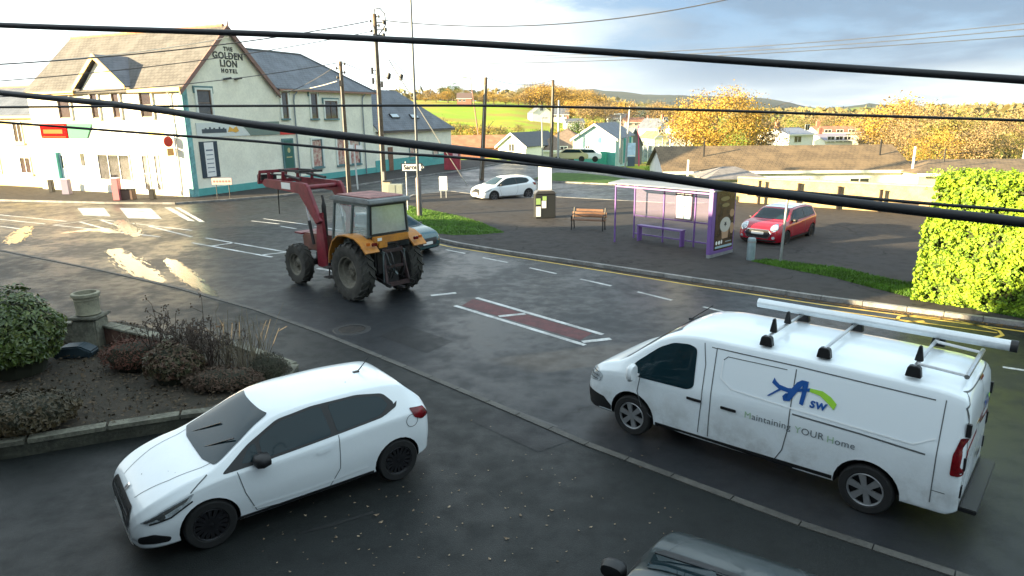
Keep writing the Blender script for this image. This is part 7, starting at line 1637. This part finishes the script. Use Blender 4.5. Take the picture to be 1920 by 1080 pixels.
bush('heather', 'red brown heather clump by the low reddish wall', 'shrub', G(262, 690, ZG), .75, .5, .6, 3000, .03, mat('red brown sprigs', (.13, .040, .022), .8, col2=(.06, .03, .018), vscale=5), 4)
bush('bronze_shrub', 'dark bronze leaved shrub at the lower left of the garden', 'shrub', G(50, 800, ZG), .85, .7, .55, 3000, .045, mat('bronze leaves', (.07, .045, .015), .6, col2=(.03, .028, .012), vscale=4), 5)
bush('leafy_shrub', 'mottled green and red shrub in the middle of the garden bed', 'shrub', G(330, 715, ZG), .55, .45, .75, 2600, .04, mat('mottled leaves', (.05, .06, .02), .6, col2=(.10, .04, .025), vscale=9), 6)
bush('low_ground_plant', 'low rusty ground plant close behind the white hatchback roof', 'shrub', G(420, 728, ZG), .75, .4, .38, 2600, .03, mat('rusty sprigs', (.10, .055, .035), .8, col2=(.05, .035, .02), vscale=6), 7)
def twigs(name, label, c, n, h, spread, m_, seed, r=.007, heads=False, lean=.22):
    t = thing(name, label, 'shrub', c); rnd = random.Random(seed); mb = MB(); hd_ = MB()
    for _ in range(n):
        a = rnd.uniform(0, 6.28); b0 = Vector((rnd.gauss(0, spread*.35), rnd.gauss(0, spread*.25), 0)); L_ = h*rnd.uniform(.55, 1.1); tip = b0+Vector((rnd.gauss(0, lean)*L_, rnd.gauss(0, lean)*L_, L_)); md = b0.lerp(tip, .5)+Vector((rnd.gauss(0, .03), rnd.gauss(0, .03), .03))
        mb.tube([b0, md, tip], [r, r*.8, r*.4], 5, cap=False)
        for j in range(3 if heads else 1):
            s = md.lerp(tip, rnd.random()); e = s+Vector((rnd.gauss(0, .09), rnd.gauss(0, .09), rnd.uniform(.05, .16))); mb.tube([s, e], [r*.5, r*.3], 4, cap=False)
            if heads:
                for q in range(5):
                    p = e+Vector((rnd.gauss(0, .02), rnd.gauss(0, .02), rnd.gauss(0, .03))); hd_.add([p+Vector((.018, 0, 0)), p+Vector((0, .018, .01)), p-Vector((.018, 0, 0)), p-Vector((0, .012, .02))], [(0, 1, 2, 3)])
    mb.cur = 1; mb.add(hd_.v, hd_.f); part(mb, 'stems', [m_, mat('dark seed heads', (.05, .035, .025), .9)], t, fix=False)
dk = mat('dark bare stems', (.045, .030, .022), .85); pl_ = mat('pale dry stems', (.17, .14, .095), .8)
twigs('bare_shrub', 'dark bare shrub with seed heads, tallest in the garden', G(350, 690, ZG), 46, 1.15, .9, dk, 1, heads=True, r=.011)
twigs('bare_shrub', 'dark twiggy shrub between the tall seed heads and the pale stems', G(395, 700, ZG), 34, 1.0, .7, dk, 2, heads=True, r=.010)
twigs('dry_stems', 'clump of pale dry arching stems behind the white hatchback', G(462, 705, ZG-.15), 60, 1.3, .9, pl_, 3, r=.008, lean=.3)
twigs('dry_stems', 'sparse pale stems at the foot of the stone pillar', G(240, 668, ZG), 16, .6, .6, pl_, 4, r=.005)
# leaf litter and rough ground plants on the bed: nobody could count these
rnd = random.Random(9); mb = MB(); P_ = [Vector((p[0], p[1], 0)) for p in gar]; tr = tessellate_polygon([P_]); T = [tuple(P_[i] for i in q) for q in tr]; A_ = [(b-a).cross(c-a).length for a, b, c in T]
for _ in range(15000):
    a, b, c = rnd.choices(T, A_)[0]; u, v = rnd.random(), rnd.random()
    if u+v > 1: u, v = 1-u, 1-v
    p = a+(b-a)*u+(c-a)*v
    if p.x < -13: continue
    hgt_ = max(0, noise.noise(Vector((p.x*1.1, p.y*1.1, 7)))+.15)*.22; p.z = ZG+rnd.uniform(.005, .03+hgt_); l = rnd.uniform(.015, .045); q = Matrix.Rotation(rnd.uniform(0, 6.28), 3, Vector((rnd.gauss(0, 1), rnd.gauss(0, 1), 2)).normalized())
    mb.add([p+q @ Vector((l, 0, 0)), p+q @ Vector((0, l*.6, .008)), p-q @ Vector((l, 0, 0)), p-q @ Vector((0, l*.6, 0))], [(0, 1, 2, 3)])
o = part(mb, 'leaf_litter', mat('brown leaf litter', (.11, .075, .045), .9, col2=(.04, .032, .018), vscale=6), fix=False); tag(o, 'brown leaf litter and low creeping plants covering the garden soil', 'leaf litter'); o['kind'] = 'stuff'
# fallen leaves on the forecourt
mb = MB(); rnd = random.Random(12)
spots = [(706, 966, 1), (714, 979, 1), (950, 1010, 1), (842, 950, .8), (822, 970, .7), (775, 957, .7), (976, 966, .8), (1035, 957, .8), (918, 1048, .7), (1108, 988, .7), (630, 1008, .8), (672, 1005, .6), (1172, 1012, .6), (545, 960, .5), (724, 932, .5), (920, 800, .4), (884, 788, .5), (860, 920, .6), (978, 925, .5), (690, 950, .6)]
for _ in range(150): spots.append((rnd.uniform(470, 1280), rnd.uniform(840, 1075), rnd.uniform(.2, .55)))
for _ in range(60): spots.append((rnd.uniform(280, 700), rnd.uniform(640, 900), rnd.uniform(.2, .4)))
for px, py, k in spots:
    p = G(px, py, ZF+.006); l = .042*k; q = Matrix.Rotation(rnd.uniform(0, 6.28), 3, 'Z'); cu = rnd.uniform(.1, .5)*l
    mb.add([p+q @ Vector((l, 0, cu)), p+q @ Vector((0, l*.6, 0)), p-q @ Vector((l, 0, -cu)), p-q @ Vector((0, l*.6, 0))], [(0, 1, 2, 3)])
o = part(mb, 'fallen_leaves', mat('fallen pale leaf', (.34, .26, .17), .6, col2=(.10, .06, .03), vscale=3), fix=False); tag(o, 'small fallen leaves scattered over the dark forecourt', 'fallen leaves'); o['kind'] = 'stuff'
# fallen leaves in the gutter of the far kerb
mb = MB(); kp = poly_px([(1960, 622), (1700, 588), (1540, 567), (1300, 532), (1100, 501), (1000, 486)])
for _ in range(900):
    i = rnd.choices(range(5), (3, 4, 4, 2, 1))[0]; a, b = Vector((*kp[i], 0)), Vector((*kp[i+1], 0)); p = a.lerp(b, rnd.random())+Vector((rnd.gauss(0, .05), rnd.gauss(0, .05), .012)); l = rnd.uniform(.02, .05); q = Matrix.Rotation(rnd.uniform(0, 6.28), 3, 'Z')
    mb.add([p+q @ Vector((l, 0, .01)), p+q @ Vector((0, l*.6, 0)), p-q @ Vector((l, 0, 0)), p-q @ Vector((0, l*.6, 0))], [(0, 1, 2, 3)])
o = part(mb, 'gutter_leaves', mat('orange gutter leaves', (.20, .11, .035), .8, col2=(.07, .045, .02), vscale=4), fix=False); tag(o, 'brown and orange leaves drifted along the far kerb', 'fallen leaves'); o['kind'] = 'stuff'
# ================================================================ overhead cables
def cable(pts, r, label, m=M_wire, name='overhead_cable', n=60, cat='cable', group=None):
    """pts: (px, py, distance in metres) read off the photograph; monotone curve through them in space"""
    P_ = [AT(a, b, c) for a, b, c in pts]; s = [0]
    for i in range(1, len(P_)): s.append(s[-1]+(P_[i]-P_[i-1]).length)
    if len(P_) > 2:
        out = []
        for k in range(n+1):
            q = s[-1]*k/n; i = max(j for j in range(len(s)-1) if s[j] <= q+1e-9); t = (q-s[i])/(s[i+1]-s[i]); p0, p1, p2, p3 = P_[max(i-1, 0)], P_[i], P_[i+1], P_[min(i+2, len(P_)-1)]
            out.append(0.5*((2*p1)+(p2-p0)*t+(2*p0-5*p1+4*p2-p3)*t*t+(3*p1-p0-3*p2+p3)*t**3))
    else: out = [P_[0].lerp(P_[1], k/12)-Vector((0, 0, .25*(1-(2*k/12-1)**2))) for k in range(13)]
    mb = MB(); mb.tube(out, r, 8); c0 = out[0].copy(); mb.v = [tuple(Vector(v)-c0) for v in mb.v]
    o = part(mb, name, m, sm=60, fix=False); o.location = c0; tag(o, label, cat, group); return o
cable([(-260, 32, 5.6), (0, 47, 4.9), (480, 63, 4.4), (770, 76, 4.1), (960, 86, 3.9), (1440, 118, 3.5), (1920, 150, 3.1), (2200, 172, 2.9)], .018, 'topmost thick black cable sweeping across the whole sky to the right', n=90)
cable([(-260, 146, 5.5), (0, 174, 4.9), (250, 200, 4.2), (480, 234, 3.6), (770, 270, 3.3), (960, 293, 3.15), (1200, 326, 3.0), (1440, 361, 2.8), (1700, 393, 2.6), (1920, 417, 2.45), (2200, 452, 2.3)], .0195, 'lower thick black cable slanting across the middle of the view', n=110)
cable([(-200, 204, 4.6), (0, 201, 4.4), (352, 199, 4.2), (770, 198, 4.0), (960, 199, 3.9), (1300, 206, 3.7), (1600, 216, 3.5), (1920, 226, 3.3), (2200, 238, 3.1)], .0068, 'thin black cable lying nearly level just above the rooftops', n=80)
cable([(-200, 214, 4.6), (0, 229, 4.4), (317, 253, 4.2), (480, 265, 4.1), (692, 284, 4.0), (880, 297, 3.8), (1130, 322, 3.5), (1340, 346, 3.3), (1516, 362, 3.2), (1720, 380, 3.1), (1920, 396, 3.0), (2200, 420, 2.9)], .0078, 'thin black cable running just beside the lower thick cable', n=90)
wr = mat('thin far wire', (.05, .05, .055), .6); wl2 = mat('pale wire', (.50, .48, .42), .6)
def wirepp(a, b, r, label, m=None, sag=.4, name='overhead_wire'):
    """wire hung between two real points"""
    out = [a.lerp(b, k/20)-Vector((0, 0, sag*(1-(2*k/20-1)**2))) for k in range(21)]
    mb = MB(); mb.tube(out, r, 6); c0 = out[0].copy(); mb.v = [tuple(Vector(v)-c0) for v in mb.v]; o = part(mb, name, m or wr, sm=60, fix=False); o.location = c0; tag(o, label, 'wire'); return o
wirepp(AT(690, 40, t2.y), AT(-150, 128, 30), .03, 'wire from the tallest pole top sloping left over the hotel ridge')
wirepp(AT(700, 58, t2.y), AT(-150, 162, 30), .022, 'second wire from the tallest pole running left across the hotel roof')
wirepp(AT(632, 118, t1.y), AT(-150, 186, 30), .022, 'wire from the shorter pole running left over the front slope')
wirepp(AT(632, 122, t1.y), SB(8.2, 6.6, .1), .022, 'short wire from the shorter pole to the hotel gable foot', sag=.2)
wirepp(AT(632, 152, t1.y), SB(8.8, 7.0, .2), .025, 'pale wire from the shorter pole to the hotel eaves', wl2, sag=.15)
wirepp(AT(430, 70, 42), AT(-150, 126, 30), .020, 'pale wire crossing the warm slate slope below the ridge', wl2, sag=.3)
wirepp(AT(716, 38, t2.y), AT(1420, -14, 40), .03, 'wire from the tallest pole rising right to the top edge', sag=.9)
wirepp(AT(641, 116, t1.y), AT(772, 150, 46), .02, 'slack twin wire with two black beads right of the tallest pole', sag=.25)
for k, (px, lb) in enumerate(((729, 'left'), (752, 'right'))):
    p = AT(px, 143+k*2, 45.4); mb = MB(); mb.lathe([(.001, -.22), (.11, -.18), (.13, 0), (.11, .18), (.001, .22)], 12); o = part(mb, 'wire_bead', M_black, sm=50); o.location = p; o.rotation_euler = (0, .3, 0); tag(o, f'{lb} one of two black beads hanging on the slack wire', 'insulator')
wirepp(AT(722, 98, t2.y), AT(776, 152, 46), .02, 'short grey wire slanting down right from the tallest pole', sag=.05)
wirepp(AT(728, 110, t2.y), G(876, 347, .1), .03, 'pale stay wire slanting from the tallest pole to the side road', wl2, sag=.05, name='stay_wire')
for k, (a, b, lb) in enumerate((((1000, 104, 90), (2000, 36, 60), 'uppermost of three faint parallel wires in the right sky'), ((1000, 109, 90), (2000, 47, 60), 'middle of three faint parallel wires in the right sky'), ((800, 120, 90), (2000, 61, 60), 'lowest of three faint parallel wires in the right sky'))):
    wirepp(AT(*a), AT(*b), .035, lb, sag=.6)
wirepp(t4, t6, .02, 'thin wire between the timber pole by the white hatchback and the far timber pole', sag=.5)
# ================================================================ air
def haze():
    mb = MB(); mb.box((0, 1750, 95), (9200, 9000, 213)); o = part(mb, 'haze', bpy.data.materials.new('haze air')); o['kind'] = 'stuff'; o['label'] = 'thin pale haze in the air'
    m_ = o.data.materials[0]; m_.use_nodes = True; t = m_.node_tree; t.nodes.clear(); ou = t.nodes.new('ShaderNodeOutputMaterial'); v = t.nodes.new('ShaderNodeVolumePrincipled')
    v.inputs['Density'].default_value = 0.00006; v.inputs['Color'].default_value = (.80, .88, 1.0, 1); v.inputs['Anisotropy'].default_value = .2
    t.links.new(v.outputs[0], ou.inputs['Volume'])
haze()
